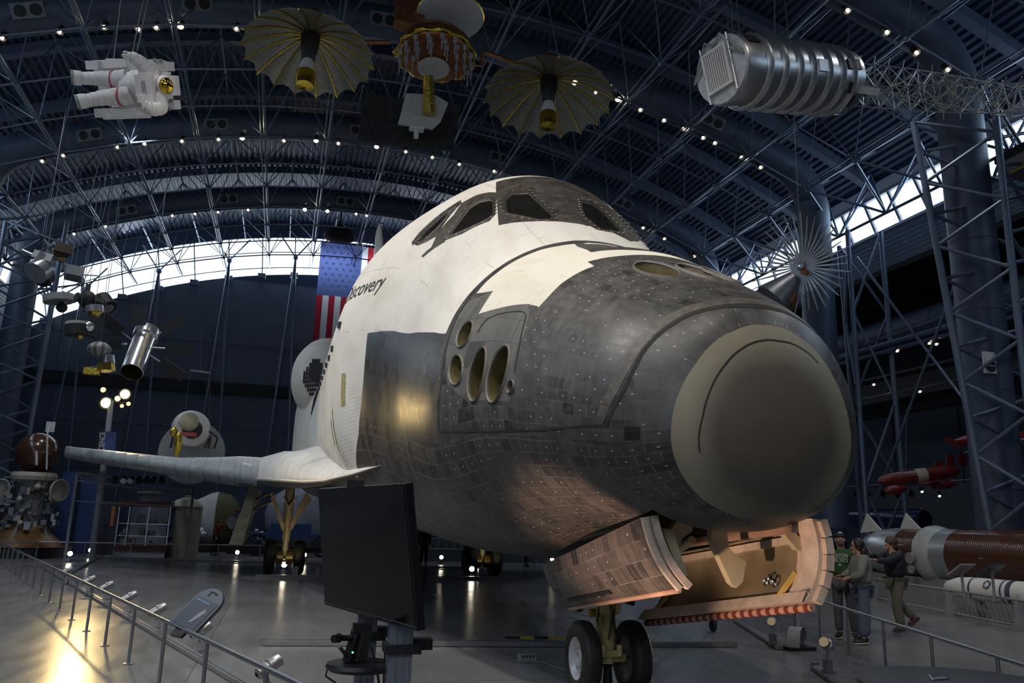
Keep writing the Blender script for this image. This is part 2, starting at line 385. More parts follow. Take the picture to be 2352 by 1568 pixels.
def ell(P, n=28):
    """smooth closed outline through a ring of (x, v) points (least squares ellipse by moments)"""
    P = np.array(P); m = len(P); t = np.linspace(0, 2*PI, m, endpoint=False); a = np.fft.fft(P[:,0])/m; b = np.fft.fft(P[:,1])/m
    T = np.linspace(0, 2*PI, n, endpoint=False)
    f = lambda c: (c[0]+2*(c[1]*np.exp(1j*T))).real
    return [(float(p), float(q)) for p, q in zip(f(a), f(b))]
THR = {k: ell(v) for k, v in TH.items()}
TBm = [(x, v) for x, v in ell([(1.50,.027),(1.60,.0),(1.50,-.027),(1.28,-.032),(1.06,-.024),(1.0,.0),(1.06,.024),(1.28,.032)])]
holesS = list(THR.values()) + [TBm]
holesP = [THR[k] for k in ('T1','T2','T3','T4','T5')] + [[(x, v-.018) for x, v in THR['TA']]] + [[(x, -v) for x, v in TBm]]
baseS = [W1g, W1o, W2g, W2o, S1, W3g, PANS, SIDE, WP, STRP, GREY, GEAR, CAPP, BTILE]
baseP = [W1g, W1o, W2g, W2o, S1, W4g, PANP, SIDE, WP, STRP, GREY, GEAR, CAPP]
def classify_front(c, sign):
    n = len(c); pid = np.zeros(n, int); mid = np.full(n, 1)           # 0 black 1 white blanket 2 white tile 3 grey 4 side 5 belly 6 panel
    ip = lambda P: inpoly(P, c)
    x, v = c[:,0], c[:,1]
    sd = ip(SIDE); mid[sd] = 0
    mid[sd & (x > 3.63) & (v < .7)] = 4; mid[sd & (v > .60+.0*x)] = 5; mid[sd & (x > 5.) & (v > .66)] = 5
    fr = (x < 3.62) & (v < .575)
    mid[ip(WP)] = 2; mid[ip(STRP)] = 2; mid[ip(GREY)] = 3
    mid[ip(PANS if sign > 0 else PANP)] = 6
    for P in (W1o, W2o, S1): mid[ip(P)] = 6
    if sign > 0: mid[ip(BTILE)] = 7
    pid[fr] = 1
    cap = ip(CAPP); pid[cap] = 2; mid[cap] = 8
    for P in [W1g, W2g, W3g if sign > 0 else W4g, GEAR] + (holesS if sign > 0 else holesP): pid[ip(P)] = -1
    return pid, mid
xs = np.concatenate([np.linspace(0, math.sqrt(.5), 22)**2, np.linspace(.5, 8.7, 110)[1:]])
vs = np.linspace(0, 1, 76)
FR = skin_parts(xs, vs, None, classify_front, baseS+holesS, baseP+holesP)
def cap_mat():
    N, b = newmat('nose_cap_carbon')
    tc = N.n('ShaderNodeTexCoord'); sx = N.n('ShaderNodeSeparateXYZ'); N.t.links.new(tc.outputs['Object'], sx.inputs[0])
    # discoloured disc burnt into the middle, offset low; some shading painted in too
    dy = sx.outputs[1]; dz = N.M('SUBTRACT', sx.outputs[2], 2.62)
    r = N.M('SQRT', N.M('ADD', N.M('MULTIPLY', dy, dy), N.M('MULTIPLY', N.M('MULTIPLY', dz, .95), N.M('MULTIPLY', dz, .95))))
    nz = N.noise(tc.outputs['Object'], 3., 5)
    f = N.ramp_f(N.M('ADD', r, N.M('MULTIPLY', nz, .16)), .58, .82)
    c = N.mix(f, (.115,.094,.074), (.285,.25,.18))
    c = N.mix(N.M('MULTIPLY', N.ramp_f(nz, .45, .75), .3), c, (.16,.125,.085))
    N.t.links.new(c, b.inputs['Base Color']); b.inputs['Roughness'].default_value = .5; b.inputs['Specular IOR Level'].default_value = .35
    return N.m
M_CAP = cap_mat()
M_NEWTILE = mat('fresh_black_tile', (.008,.008,.009), .5, 0, .1)
fmats = [M_BLACK, M_WBLK, M_WTILE, M_GREY, M_SIDE, M_BELLY, M_PANEL, M_NEWTILE, M_CAP]
o_fwd = build_skin(FR[0], 'crew_module_hull', fmats, ORB)
o_rcs = build_skin(FR[1], 'forward_thruster_module', fmats, ORB); o_rcs['label'] = 'black tiled nose module with white patch and round thruster openings'
o_cap = build_skin(FR[2], 'nose_cap', fmats, ORB); o_cap['label'] = 'smooth grey brown rounded nose cap'

M_SEAM = mat('seam_filler', (.018,.016,.014), .8); M_SEAMB = mat('seam_brown', (.10,.075,.06), .7)
M_RIM = mat('thruster_rim', (.13,.122,.11), .6, 0, .2, 20.); M_CUP = mat('thruster_throat', (.125,.10,.042), .5, .1, .35, 5.)
def ribbon(name, pts, w, mt, parent, off=.004, n=None):
    pts = np.array(pts, float); L = np.r_[0, np.cumsum(np.hypot(np.diff(pts[:,0]), np.diff(pts[:,1])*VS))]; n = n or max(8, int(L[-1]/.05))
    t = np.linspace(0, L[-1], n); x = np.interp(t, L, pts[:,0]); v = np.interp(t, L, pts[:,1])
    for _ in range(4): x[1:-1] = (x[:-2]+2*x[1:-1]+x[2:])/4; v[1:-1] = (v[:-2]+2*v[1:-1]+v[2:])/4
    dx = np.gradient(x); dv = np.gradient(v)*VS; l = np.hypot(dx, dv)+1e-9
    a, _ = skin(x-dv/l*w/2, v+dx/l*w/2/VS, off); b, _ = skin(x+dv/l*w/2, v-dx/l*w/2/VS, off)
    mb = MB(); mb.grid([[Vector(p), Vector(q)] for p, q in zip(a, b)]); return mb.build(name, mt, parent, True)
ribbon('panel_seam', [(3.463,.5732),(2.482,.5932),(1.523,.5806),(.673,.5553)], .035, M_SEAM, ORB)
ribbon('panel_seam', [(.68,.5554),(.62,.5226),(.54,.4709),(.5,.41),(.484,.3592),(.448,.3005),(.403,.2415),(.358,.1883),(.304,.1354),(.26,.0671),(.25,.0),(.26,-.0671),(.304,-.1354),(.358,-.1883),(.403,-.2415)], .03, M_SEAM, ORB)
ribbon('edge_strip', [(.75,.5554),(.70,.5226),(.62,.4709),(.57,.41),(.55,.3592),(.515,.3005),(.47,.2415),(.425,.1883),(.37,.1354),(.325,.0671),(.315,.0),(.325,-.0671),(.37,-.1354),(.425,-.1883),(.47,-.2415)], .085, mat('edge_tile', (.085,.074,.064), .5, 0, .45, 14.), ORB, .003)
ribbon('panel_seam', [(3.467,.573),(3.445,.493),(3.539,.4263),(3.616,.3792),(3.661,.3385),(3.70,.30)], .022, M_SEAM, ORB)
ribbon('panel_seam', [(3.55,.573),(3.53,.493),(3.61,.4263),(3.68,.3792)], .03, M_SEAMB, ORB, .003)
ribbon('panel_seam', [(2.963,.3937),(2.927,.3645),(2.797,.3543),(2.266,.3386),(2.189,.3447),(2.054,.4172),(2.014,.4727)], .02, M_SEAM, ORB)
ribbon('cap_joint', [(.165,.66),(.155,.6188),(.133,.5452),(.115,.4223),(.099,.287),(.092,.1742),(.09,.059),(.092,-.043),(.11,-.1639),(.13,-.2688)], .006, M_SEAM, o_cap, .0015)
def thruster(P, depth, parent, shrink=.55, tilt=(0,0,0), lip=.035):
    n = len(P); a = np.array(P); pts, _ = skin(a[:,0], a[:,1], .012); ring = [Vector(p) for p in pts]
    c = sum(ring, Vector())/n; no = Vector()
    for i in range(n): no += (ring[i]-c).cross(ring[(i+1)%n]-c)
    no.normalize()
    if no.dot(c-Vector((c.x,0,3.2))) < 0: no = -no
    out = [c+(p-c)*(1+lip/(p-c).length)-no*.012 for p in ring]; mid = [c+(p-c)*(1+lip*.5/(p-c).length)+no*.012 for p in ring]
    close = lambda r: r+[r[0]]
    mb = MB(); mb.grid([close(out), close(mid), close(ring), close([p-no*.03 for p in ring])])
    rim = mb.build('thruster_nozzle', M_RIM, parent, True, True)
    inn = -no+Vector(tilt); rows = [close([c+(p-c)*(1-(1-shrink)*k/6)+inn*depth*k/6-no*.02 for p in ring]) for k in range(7)]
    rows.append(close([c+inn*depth-no*.02]*n))
    mb = MB(); mb.grid(rows); mb.build('throat', M_CUP, rim, 30, True)
for k, P in THR.items():
    thruster(P, {'T5':.14,'TA':.35}.get(k,.42), o_rcs, .6, (.35,0,0) if k in ('T3','T4') else (0,0,0), .016 if k == 'T5' else .03)
thruster(TBm, .35, o_rcs)
for k in ('T1','T2','T3','T4','T5','TA'):
    P = [(x, -v+(.018 if k == 'TA' else 0)) for x, v in THR[k]]; thruster(P, .14 if k == 'T5' else .4, o_rcs, .6, (0,0,0), .016 if k == 'T5' else .03)
# windscreen panes
M_GLASS = mat('dark_window_glass', (.012,.011,.010), .06, 0, .2, 3., spec=.6, coat=.3)
M_WFRAME = mat('window_frame', (.026,.023,.020), .5, 0, .2, 12.); M_DOT = mat('frame_bolt', (.42,.40,.36), .5)
def window(P, sg, parent):
    n = len(P); c = np.mean(np.array(P), 0)
    def ringpts(k, off):
        a = np.array([(c[0]+(x-c[0])*k, (c[1]+(v-c[1])*k)*sg) for x, v in P]); return [Vector(p) for p in skin(a[:,0], a[:,1], off)[0]]
    cl = lambda r: r+[r[0]]
    ax = [(x-c[0], (v-c[1])*VS) for x, v in P]
    mb = MB(); mb.grid([cl(ringpts(1.13, .002)), cl(ringpts(1.10, .012)), cl(ringpts(1.03, .012)), cl(ringpts(.985, -.018)), cl(ringpts(.96, -.022))])
    fr = mb.build('windscreen', M_WFRAME, parent, 50, True)
    inner = ringpts(.97, -.022); cc = sum(inner, Vector())/n
    mb = MB(); mb.add(inner+[cc], [(i, (i+1)%n, n) for i in range(n)]); mb.build('pane', M_GLASS, fr, True)
    # bolts around the frame
    mb = MB(); R = ringpts(1.19, .006); Lr = [(R[(i+1)%n]-R[i]).length for i in range(n)]
    for i in range(n):
        k = max(1, int(Lr[i]/.12))
        for j in range(k):
            p = R[i].lerp(R[(i+1)%n], (j+.5)/k); no = Vector((0, p.y, p.z-4.2)).normalized(); no.x = -.35; no.normalize()
            mb.cyl(p, p+no*.012, .016, n=8)
    mb.build('frame_bolts', M_DOT, fr)
for sg in (1,-1):
    window(W1g, sg, o_fwd); window(W2g, sg, o_fwd)
window(W3g, 1, o_fwd); window(W4g, -1, o_fwd)
# aft half of the body: mid fuselage and payload bay doors
xs2 = np.linspace(8.7, 27, 62); vs2 = np.linspace(0, 1, 61)
DOOR = [(8.75,-.01),(27.2,-.01),(27.2,.45),(20,.463),(15,.474),(10.6,.473),(8.8,.468)]
CHN = [(8,.70),(41,.70),(41,1.01),(8,1.01)]
def classify_mid(c, sign):
    pid = np.full(len(c), 3); mid = np.zeros(len(c), int); pid[inpoly(DOOR, c)] = 4 if sign > 0 else 5; mid[inpoly(CHN, c)] = 1; return pid, mid
MR = skin_parts(xs2, vs2, None, classify_mid, [DOOR, CHN], [DOOR, CHN])
build_skin(MR[3], 'mid_fuselage', [M_WBLK, M_BELLY], ORB)
for k in (4,5): build_skin(MR[k], 'payload_bay_door', [M_WBLK, M_BELLY], ORB)
# row of dark hinge covers along the door edge, on both sides
mb = MB()
for i in range(16):
    x = 8.3+i*1.12
    for sg in (1,-1):
        v_ = float(np.interp(x, [8.1,8.8,10.6,15,20,27],[.43,.468,.473,.474,.463,.45])); p = sp(x, v_*sg, .0); q = sp(x+.16, v_*sg, .0); mb.beam(p, q, .10, .09, (0,1,0))
mb.build('hinge_covers', M_NEWTILE, ORB)
# aft fuselage
aft = []
for i in range(14):
    x = 27+i*.45; k = i/13; a = np.linspace(0, 2*PI, 49); w = 2.9+.55*k; zc = 5.42+.25*k; zt = 8.55-.3*k; zb = 2.5+.2*k
    n = 2.6+1.2*k; c, s = np.cos(a), np.sin(a)
    y = w*np.sign(c)*np.abs(c)**(2/n); z = zc+np.where(s > 0, zt-zc, zc-zb)*np.sign(s)*np.abs(s)**(2/n)
    aft.append([Vector((x, float(p), float(q))) for p, q in zip(y, z)])
mb = MB(); mb.grid(aft); mb.add(aft[-1][:-1], [tuple(range(48))])
mb.build('aft_fuselage', mat('aft_white_tile', (.62,.60,.57), .7, 0, .12, 3.), ORB, 40, True)
# manoeuvring engine pods with a patch of black tiles on the nose
def pod(sg):
    prof = [(0,26.9),(.40,26.95),(.80,27.15),(1.12,27.6),(1.34,28.4),(1.44,29.4),(1.45,30.8),(1.4,32.2),(1.25,33.6),(1.0,34.6)]
    rows = []
    for r, x in prof:
        rows.append([Vector((x+.35*math.cos(t)*0, sg*(2.32+r*math.cos(t)), 7.78+.02*(x-27)+r*1.12*math.sin(t))) for t in np.linspace(0, 2*PI, 41)])
    mb = MB(); mb.grid(rows)
    p = mb.build('engine_pod', [M_WPOD, M_NEWTILE], ORB, True, True)
    mb = MB(); cx = 27.2
    for i in range(9):
        for j in range(9):
            u, w = (i-4)*.12, (j-4)*.12
            if u*u+w*w > .25 or (u < -.3): continue
            yy = sg*(2.86+u*.8); zz = 7.40+w*1.3; rr = math.hypot((yy-sg*2.32), (zz-7.78)/1.12)
            xx = float(np.interp(rr, [0,.40,.80,1.12,1.34], [26.9,26.95,27.15,27.6,28.4]))
            mb.box((xx, yy, zz), (.05, .125, .16))
    mb.build('black_tile_patch', mat('pod_black_tile', (.03,.033,.035), .5), p)
M_WPOD = mat('pod_blanket', (.60,.585,.55), .75, 0, .12, 4.)
pod(1); pod(-1)
# fin
def airfoil(le, ch, th, axis, n=14):
    """closed section; le point, chord along +x, thickness along axis"""
    axis = Vector(axis); t = np.linspace(0, PI, n); P = []
    for a in list(t)+list(t[::-1][1:-1]+PI*0):
        P.append(a)
    up = [(.5-.5*math.cos(a)) for a in t]; f = lambda u: th*(1.48*math.sqrt(max(u,0))-.63*u-1.76*u*u+1.42*u**3-.51*u**4)
    pts = [Vector(le)+Vector((u*ch,0,0))+axis*f(u) for u in up]+[Vector(le)+Vector((u*ch,0,0))-axis*f(u) for u in up[::-1][1:-1]]
    return pts
secs = [airfoil((25.6+ (z-8.3), 0, z), 7.0-4.2*(z-8.3)/8.65, .30-.12*(z-8.3)/8.65, (0,1,0)) for z in np.linspace(8.3, 16.95, 10)]
mb = MB(); mb.grid([s+[s[0]] for s in secs]); mb.add(secs[-1], [tuple(range(len(secs[-1])))])
mb.build('tail_fin', mat('fin_tile', (.52,.53,.53), .6, 0, .15, 3.), ORB, 45, True)
# wings: thin strake along the body, then the main panel with a thick rounded carbon edge
LEP = [(6.3,2.40,2.63),(7.6,2.68,2.56),(9.5,3.0,2.53),(11.5,3.3,2.58),(14.5,3.75,2.72),(18.4,4.42,2.90),(19.4,5.1,3.02),(21.9,7.0,3.30),(24.3,8.9,3.58),(26.7,10.8,3.86),(27.7,11.45,3.97),(28.6,11.78,4.05),(29.6,11.88,4.12)]
TEX = lambda y: 32.6-(y-3.0)*.13
def bump(xl, x, y):
    k = min(1, max(0, (x-8.5)/9.)); return .95*k*k*(3-2*k)*max(0, 1-max(0, y-2.86)/3.4)*(1-math.exp(-(x-xl)/1.2))
def wing_rows(sg):
    rows = []
    for i, (x, y, z) in enumerate(LEP):
        ch = TEX(y)-x; th = (.34-.018*(y-4.8)) if y > 4.8 else .05+.17*max(0, (y-2.40))/2.0
        up = [0,.004,.015,.04,.08,.16,.3,.5,.75,1.0]
        f = lambda u: min(1, (u/.05)**.5)*(1-u**2.2)*th if y > 4.8 else min(1,(u/.02)**.6)*(1-u**2)*th
        zz = lambda u: z+u*ch*.030
        top = [Vector((x+u*ch, y*sg, zz(u)+f(u)*(1.15 if y > 4.8 else 1.2)+bump(x, x+u*ch, y))) for u in up]
        bot = [Vector((x+u*ch, y*sg, zz(u)-f(u)*.85)) for u in up]
        rows.append((top, bot))
    return rows
def wing(sg):
    R = wing_rows(sg); root = [(Vector((p.x, 2.0*sg, p.z+.1)), Vector((q.x, 2.0*sg, q.z))) for p, q in zip(R[0][0], R[0][1])]
    w = None
    mb = MB(); mb.mi = 0; mb.grid([[a for a, b in root]]+[r[0][2:] if 0 else r[0] for r in R]); mb.mi = 1
    mb.grid([[b for a, b in root]]+[r[1] for r in R]); mb.mi = 0
    tip = R[-1]; mb.grid([tip[0], tip[1]]); 
    w = mb.build('wing', [M_WWING2, M_WBOT], ORB, 50, True)
    # rounded leading edge panels of the main wing
    le = MB()
    for i in range(5, len(LEP)-1):
        for j in range(4):
            def sec(t):
                k = (i+t); a = int(k); a = min(a, len(LEP)-2); t2 = k-a
                p0 = [q for q in R[a][0][:5]]; p1 = [q for q in R[a+1][0][:5]]; b0 = [q for q in R[a][1][:5]]; b1 = [q for q in R[a+1][1][:5]]
                tp = [m.lerp(n, t2) for m, n in zip(p0, p1)]; bt = [m.lerp(n, t2) for m, n in zip(b0, b1)]
                pts = tp[::-1]+bt[1:]; c = sum(pts, Vector())/len(pts)
                return [c+(q-c)*1.012+Vector((-.015,0,0)) for q in pts]
            le.grid([sec(j/4+.004), sec((j+1)/4-.004)])
    le.build('leading_edge', M_RCC, w, 40)
    ed = MB(); ed.tube([Vector((x-.03, y*sg, z)) for x, y, z in LEP[:6]], [.006,.015,.025,.035,.04,.05], 8); ed.build('strake_edge', mat('strake_edge', (.42,.40,.34), .45), w, True)
M_WWING2 = mat('wing_upper_skin', (.60,.59,.56), .6, 0, .12, 2.5); M_WBOT = mat('wing_under_tile', (.045,.044,.044), .42, 0, .3, 6.)
wing(1); wing(-1)
# name painted on the side, starboard
fc = bpy.data.curves.new('lettering', 'FONT'); fc.body = 'Discovery'; fc.size = 1; fc.shear = .28; fc.resolution_u = 3
fo = bpy.data.objects.new('lettering', fc); COL.objects.link(fo); bpy.context.view_layer.update()
dg = bpy.context.evaluated_depsgraph_get(); me = bpy.data.meshes.new_from_object(fo.evaluated_get(dg)); bpy.data.objects.remove(fo); bpy.data.curves.remove(fc)
bm = bmesh.new(); bm.from_mesh(me); bmesh.ops.triangulate(bm, faces=bm.faces); bmesh.ops.subdivide_edges(bm, edges=[e for e in bm.edges if e.calc_length() > .12], cuts=2, use_grid_fill=False); bm.to_mesh(me); bm.free()
co = np.array([v.co[:] for v in me.vertices]); W = co[:,0].max()
tx = 8.62+(6.74-8.62)*(co[:,0]/W)
tv = .400+(.3835-.400)*(co[:,0]/W) - co[:,1]*.40/9.2
for sg in (1,):
    P, _ = skin(tx, tv, .006)
    for v, p in zip(me.vertices, P): v.co = Vector(p)-ORB.location
me.materials.clear(); me.materials.append(mat('black_lettering', (.02,.02,.02), .7))
lt = bpy.data.objects.new('name_lettering', me); COL.objects.link(lt); lt.parent = ORB
# taped notes on the white strip beside the black tiles
for (x, v0, v1, w) in ((7.75,.53,.585,.22),(8.95,.585,.66,.16),(9.6,.60,.65,.12)):
    a = [[Vector(q) for q in skin([x-w/2]*6, np.linspace(v0, v1, 6), .006)[0]], [Vector(q) for q in skin([x+w/2]*6, np.linspace(v0, v1, 6), .006)[0]]]
    mb = MB(); mb.grid(a); mb.build('marking_tape', mat('ochre_tape', (.30,.27,.11), .7, 0, .5, 25.), ORB)
# ------------------------------------------------------------------ landing gear and doors
M_TYRE = mat('tyre_rubber', (.014,.013,.013), .62, 0, .2, 10.); M_WHL = mat('white_wheel', (.50,.51,.53), .4, .1, .12, 8.)
M_WHLD = mat('brown_wheel', (.12,.105,.085), .5, .2, .3, 8.)  # darker brown rim for the port nose wheel and the main wheels
M_STRUT = mat('cream_strut', (.50,.43,.20), .4, .1, .15, 6.); M_STEEL = mat('steel_fitting', (.32,.30,.27), .35, .8, .2, 12.)
M_PRIM = mat('green_cream_primer', (.60,.54,.36), .5, 0, .15, 5.); M_OIL = mat('dark_hydraulic', (.03,.027,.025), .4, .3)
def wheel(parent, c, R, W, side, mt):
    """one tyre with its hub; axle along Y"""
    prof = []
    for i in range(25):
        t = PI*i/24; ex = 2.6
        cc, ss = math.cos(t), math.sin(t); prof.append((R-(R*.36)*(1-abs(ss)**(2/ex)), -math.copysign(abs(cc)**(2/ex), cc)*W/2))
    prof = [(R*.56, -W*.40)]+prof+[(R*.56, W*.40)]
    mb = MB(); mb.lathe(prof, c, (0,1,0), 48)
    for g in (-.22,0,.22): mb.lathe([(R+.001,g*W-.006),(R+.003,g*W),(R+.001,g*W+.006)], c, (0,1,0), 48)
    w = mb.build('wheel', M_TYRE, parent, 50)
    mb = MB(); c = Vector(c); s = side
    mb.lathe([(.02,s*W*.10),(R*.12,s*W*.12),(R*.16,s*W*.28),(R*.22,s*W*.30),(R*.26,s*W*.12),(R*.44,s*W*.16),(R*.50,s*W*.34),(R*.56,s*W*.40),(R*.585,s*W*.38),(R*.585,-s*W*.38),(R*.5,-s*W*.3),(.02,-s*W*.2)], c, (0,1,0), 40)
    for k in range(8):
        a = 2*PI*k/8; mb.cyl(c+Vector((R*.35*math.cos(a), s*W*.12, R*.35*math.sin(a))), c+Vector((R*.35*math.cos(a), s*W*.19, R*.35*math.sin(a))), R*.045, n=8)
    mb.build('rim', mt, w, 40)
# nose gear
NG = empty('nose_gear', (3.56,0,0), None, None); NG.parent = ORB; NG.location = (0,0,0)
for k in ('label','category'):
    if k in NG: del NG[k]
for s in (1,-1): wheel(NG, (3.56, s*.30, .405), .405, .225, s, M_WHL if s > 0 else M_WHLD)
mb = MB(); mb.lathe([(.075,.50),(.088,.52),(.088,.98),(.10,1.0),(.10,1.06),(.085,1.08),(.085,1.9)], (3.56,0,0), (0,0,1), 24)
mb.build('strut', M_STRUT, NG, 40)
mb = MB(); mb.cyl((3.56,-.2,.405),(3.56,.2,.405),.055); mb.cyl((3.56,0,.36),(3.56,0,.56),.08,n=16); mb.box((3.50,0,.46),(.10,.24,.07))
for s in (1,-1): mb.cyl((3.45,s*.10,.44),(3.45,s*.10,.56),.035)
mb.build('axle', M_STRUT, NG, 40)
mb = MB()
for s in (1,-1):
    mb.beam((3.66,s*.06,.58),(3.78,s*.04,.80),.03,.05); mb.beam((3.78,s*.04,.80),(3.66,s*.06,1.02),.03,.05)
    mb.hexa([Vector(p) for p in ((3.46,s*.05,.88),(3.52,s*.05,.86),(3.52,s*.11,.88),(3.46,s*.11,.90),(3.43,s*.07,1.35),(3.52,s*.07,1.35),(3.52,s*.125,1.35),(3.43,s*.125,1.35))])
mb.build('torque_link', M_STRUT, NG)
mb = MB(); mb.beam((3.45,0,1.0),(3.45,0,1.3),.10,.05); mb.cyl((3.50,.16,1.02),(3.52,.34,.96),.03); mb.cyl((3.52,.34,.96),(3.52,.40,.94),.045); mb.cyl((3.5,-.14,1.05),(3.5,-.30,1.0),.03)
mb.cyl((3.42,.05,.62),(3.42,-.03,.95),.012); mb.cyl((3.44,-.07,.62),(3.42,.05,1.1),.010)
mb.build('steering_actuator', M_OIL, NG)
mb = MB(); mb.cyl((3.5,.12,1.15),(2.1,.32,1.75),.045); mb.cyl((3.5,-.12,1.15),(2.1,-.32,1.75),.045); mb.beam((2.9,-.25,1.42),(2.9,.25,1.42),.06,.06)
mb.build('drag_brace', M_PRIM, NG, 40)
# jack stand under the nose axle
mb = MB(); mb.lathe([(.02,.0),(.16,0),(.15,.03),(.06,.10),(.045,.30),(.07,.33),(.02,.335)], (3.56,0,0), (0,0,1), 20)
tag(mb.build('axle_stand', M_OIL, None, 40), 'small dark stand under the nose gear axle between the wheels', 'stand')
# wheel well lining
mb = MB(); rs = []
for x in np.linspace(.82, 3.38, 12):
    k = (x-.82)/2.56; y = .60+.05*k; rs.append([Vector((x, y, 1.62+.35*(1-k))), Vector((x, y*.9, 2.3)), Vector((x, 0, 2.42)), Vector((x, -y*.9, 2.3)), Vector((x, -y, 1.62+.35*(1-k)))])
mb.grid(rs); mb.add(rs[0], [tuple(range(5))]); mb.add(rs[-1], [tuple(range(5))])
for x in np.linspace(1.1, 3.1, 6): mb.beam((x,-.52,2.27),(x,.52,2.27),.05,.10)
well = mb.build('wheel_well', mat('well_lining', (.16,.15,.11), .6, 0, .35, 4.), ORB)
mb = MB(); random.seed(3)
for i in range(26):
    x = random.uniform(.9,3.2); y = random.uniform(-.5,.5); z = random.uniform(1.95,2.25)
    if i % 2: mb.box((x,y,z),(random.uniform(.08,.3),random.uniform(.06,.2),random.uniform(.06,.16)))
    else: mb.cyl((x,y,z),(x+random.uniform(-.5,.5),y*.6,z+.1),random.uniform(.012,.03),n=8)
mb.build('well_equipment', M_PRIM, well)
# nose gear doors. outer skin tiled, inner face primed, edge framed
def quilt(c00, c10, c01, c11, bulge, nx=22, nz=10):
    rows = []; c00, c10, c01, c11 = map(Vector, (c00, c10, c01, c11)); no = (c10-c00).cross(c01-c00).normalized()
    for j in range(nz+1):
        r = []
        for i in range(nx+1):
            u, w = i/nx, j/nz; p = (c00*(1-u)+c10*u)*(1-w)+(c01*(1-u)+c11*u)*w
            r.append(p+no*(bulge*4*w*(1-w)+.0))
        rows.append(r)
    return rows, no
def skin_uv(o, rows):
    me = o.data; ul = me.uv_layers.new(name='UVMap'); n = len(rows[0]); L = {}
    for j, r in enumerate(rows):
        for i, p in enumerate(r): L[j*n+i] = ((r[i]-r[0]).length, (rows[j][0]-rows[0][0]).length)
    for poly in me.polygons:
        for li in poly.loop_indices: ul.data[li].uv = L.get(me.loops[li].vertex_index % (n*len(rows)), (0,0))
M_DOORT = tile_mat('door_tile', (.050,.044,.042), (.115,.098,.09), (.30,.27,.24), .17, .35, .42, dirt=(.22,.19,.165), line=.003)
M_SEAL = mat('pale_door_seal', (.62,.53,.44), .65, 0, .15, 9.); M_REDT = mat('red_stripe_tape', (.20,.035,.02), .6)
M_LIN = mat('door_liner', (.36,.31,.20), .38, .25, .35, 2.5)
# starboard door: hinge edge up, hanging down and a little inward
A0, A1, B0, B1 = (.95,.775,1.94), (3.62,.775,1.41), (.95,.455,1.36), (3.62,.47,.945)
rows, no = quilt(A0, A1, B0, B1, .06)
if no.y < 0: pass
rows, no = quilt(A0, A1, B0, B1, .06 if no.y > 0 else -.06)
mb = MB(); mb.grid(rows); dS = mb.build('nose_gear_door', M_DOORT, ORB, True); dS['label'] = 'starboard nose gear door with tiled outer face towards the screen'; skin_uv(dS, rows)
inn = [[p+Vector((0,-.13,.02)) for p in r] for r in rows]
mb = MB(); mb.grid(inn); mb.build('inner_face', M_LIN, dS, True)
mb = MB()
mb.grid([[r[0] for r in rows],[r[0] for r in inn]]); mb.grid([[r[-1] for r in rows],[r[-1] for r in inn]]); mb.grid([rows[-1], inn[-1]]); mb.grid([rows[0], inn[0]])
fr = [r[0] for r in rows]
for k in range(len(fr)-1): mb.beam(fr[k]+Vector((-.02,-.02,0)), fr[k+1]+Vector((-.02,-.02,0)), .05, .045); mb.beam(fr[k]+Vector((-.03,-.10,.02)), fr[k+1]+Vector((-.03,-.10,.02)), .06, .06)
mb.build('edge_seal', M_SEAL, dS)
mb = MB(); mb.tube([p+Vector((0,-.03,-.015)) for p in rows[-1]], .022, 8); mb.build('lower_seal', mat('rose_edge', (.45,.29,.22), .55), dS, True)
mb = MB(); r8 = rows[8]
mb.add([p+no*(.012 if no.y > 0 else -.012) for p in r8[10:21]]+[(r8[k]*.45+rows[9][k]*.55 if k % 2 else rows[9][k])+no*(.012 if no.y > 0 else -.012) for k in range(20, 9, -1)], [tuple(range(22))])
mb.build('patched_tile', M_NEWTILE, dS)
# port door: inner face seen
P0, P1, Q0, Q1 = (.80,-.90,1.965), (3.60,-.90,1.624), (.80,-.79,1.255), (3.60,-.53,.80)
rows, no = quilt(P0, P1, Q0, Q1, .10); sgn = -1 if no.y > 0 else 1
rows, no = quilt(P0, P1, Q0, Q1, .10*sgn)
mb = MB(); mb.grid(rows); dP = mb.build('nose_gear_door', M_DOORT, ORB, True); dP['label'] = 'port nose gear door showing its lined inner face and striped lower edge'; skin_uv(dP, rows)
inn = [[p+Vector((0,.10,.015)) for p in r] for r in rows]
mb = MB(); mb.grid([r[2:-1] for r in inn[1:-1]]); mb.build('inner_face', M_LIN, dP, True)
def frame_band(name, sel_a, sel_b, mt, thick=.0):
    mb = MB(); mb.grid([sel_a, sel_b]); return mb.build(name, mt, dP, 40)
# pale frame: front post and lower rail, each with a step
mb = MB()
F0 = [r[0] for r in inn]; F1 = [r[1] for r in inn]; F2 = [r[2]+Vector((0,.03,0)) for r in inn]; O0 = [r[0] for r in rows]
mb.grid([O0, F0, [p+Vector((.0,.04,0)) for p in F1], F2, [r[2] for r in inn]])
for k in range(0, len(O0)-1, 2):
    p, q = O0[k]+Vector((-.02,.02,0)), O0[k+1]+Vector((-.02,.02,0)); mb.beam(p, p.lerp(q, 1.8), .08, .07)
mb.build('front_frame', M_SEAL, dP, 40)
mb = MB(); L0 = inn[-1]; L1 = inn[-2]
mb.grid([rows[-1], [p for p in L0], [p+Vector((0,.035,.0)) for p in L0], [p+Vector((0,.03,.03)) for p in L1], L1])
mb.build('lower_frame', M_SEAL, dP, 40)
mb = MB(); lowr = [p+Vector((0,.03,-.03)) for p in rows[-1]]; mb.tube(lowr, .034, 10); le_ = mb.build('lower_edge', mat('rose_pale_edge', (.55,.33,.24), .55), dP, True)
mb = MB()
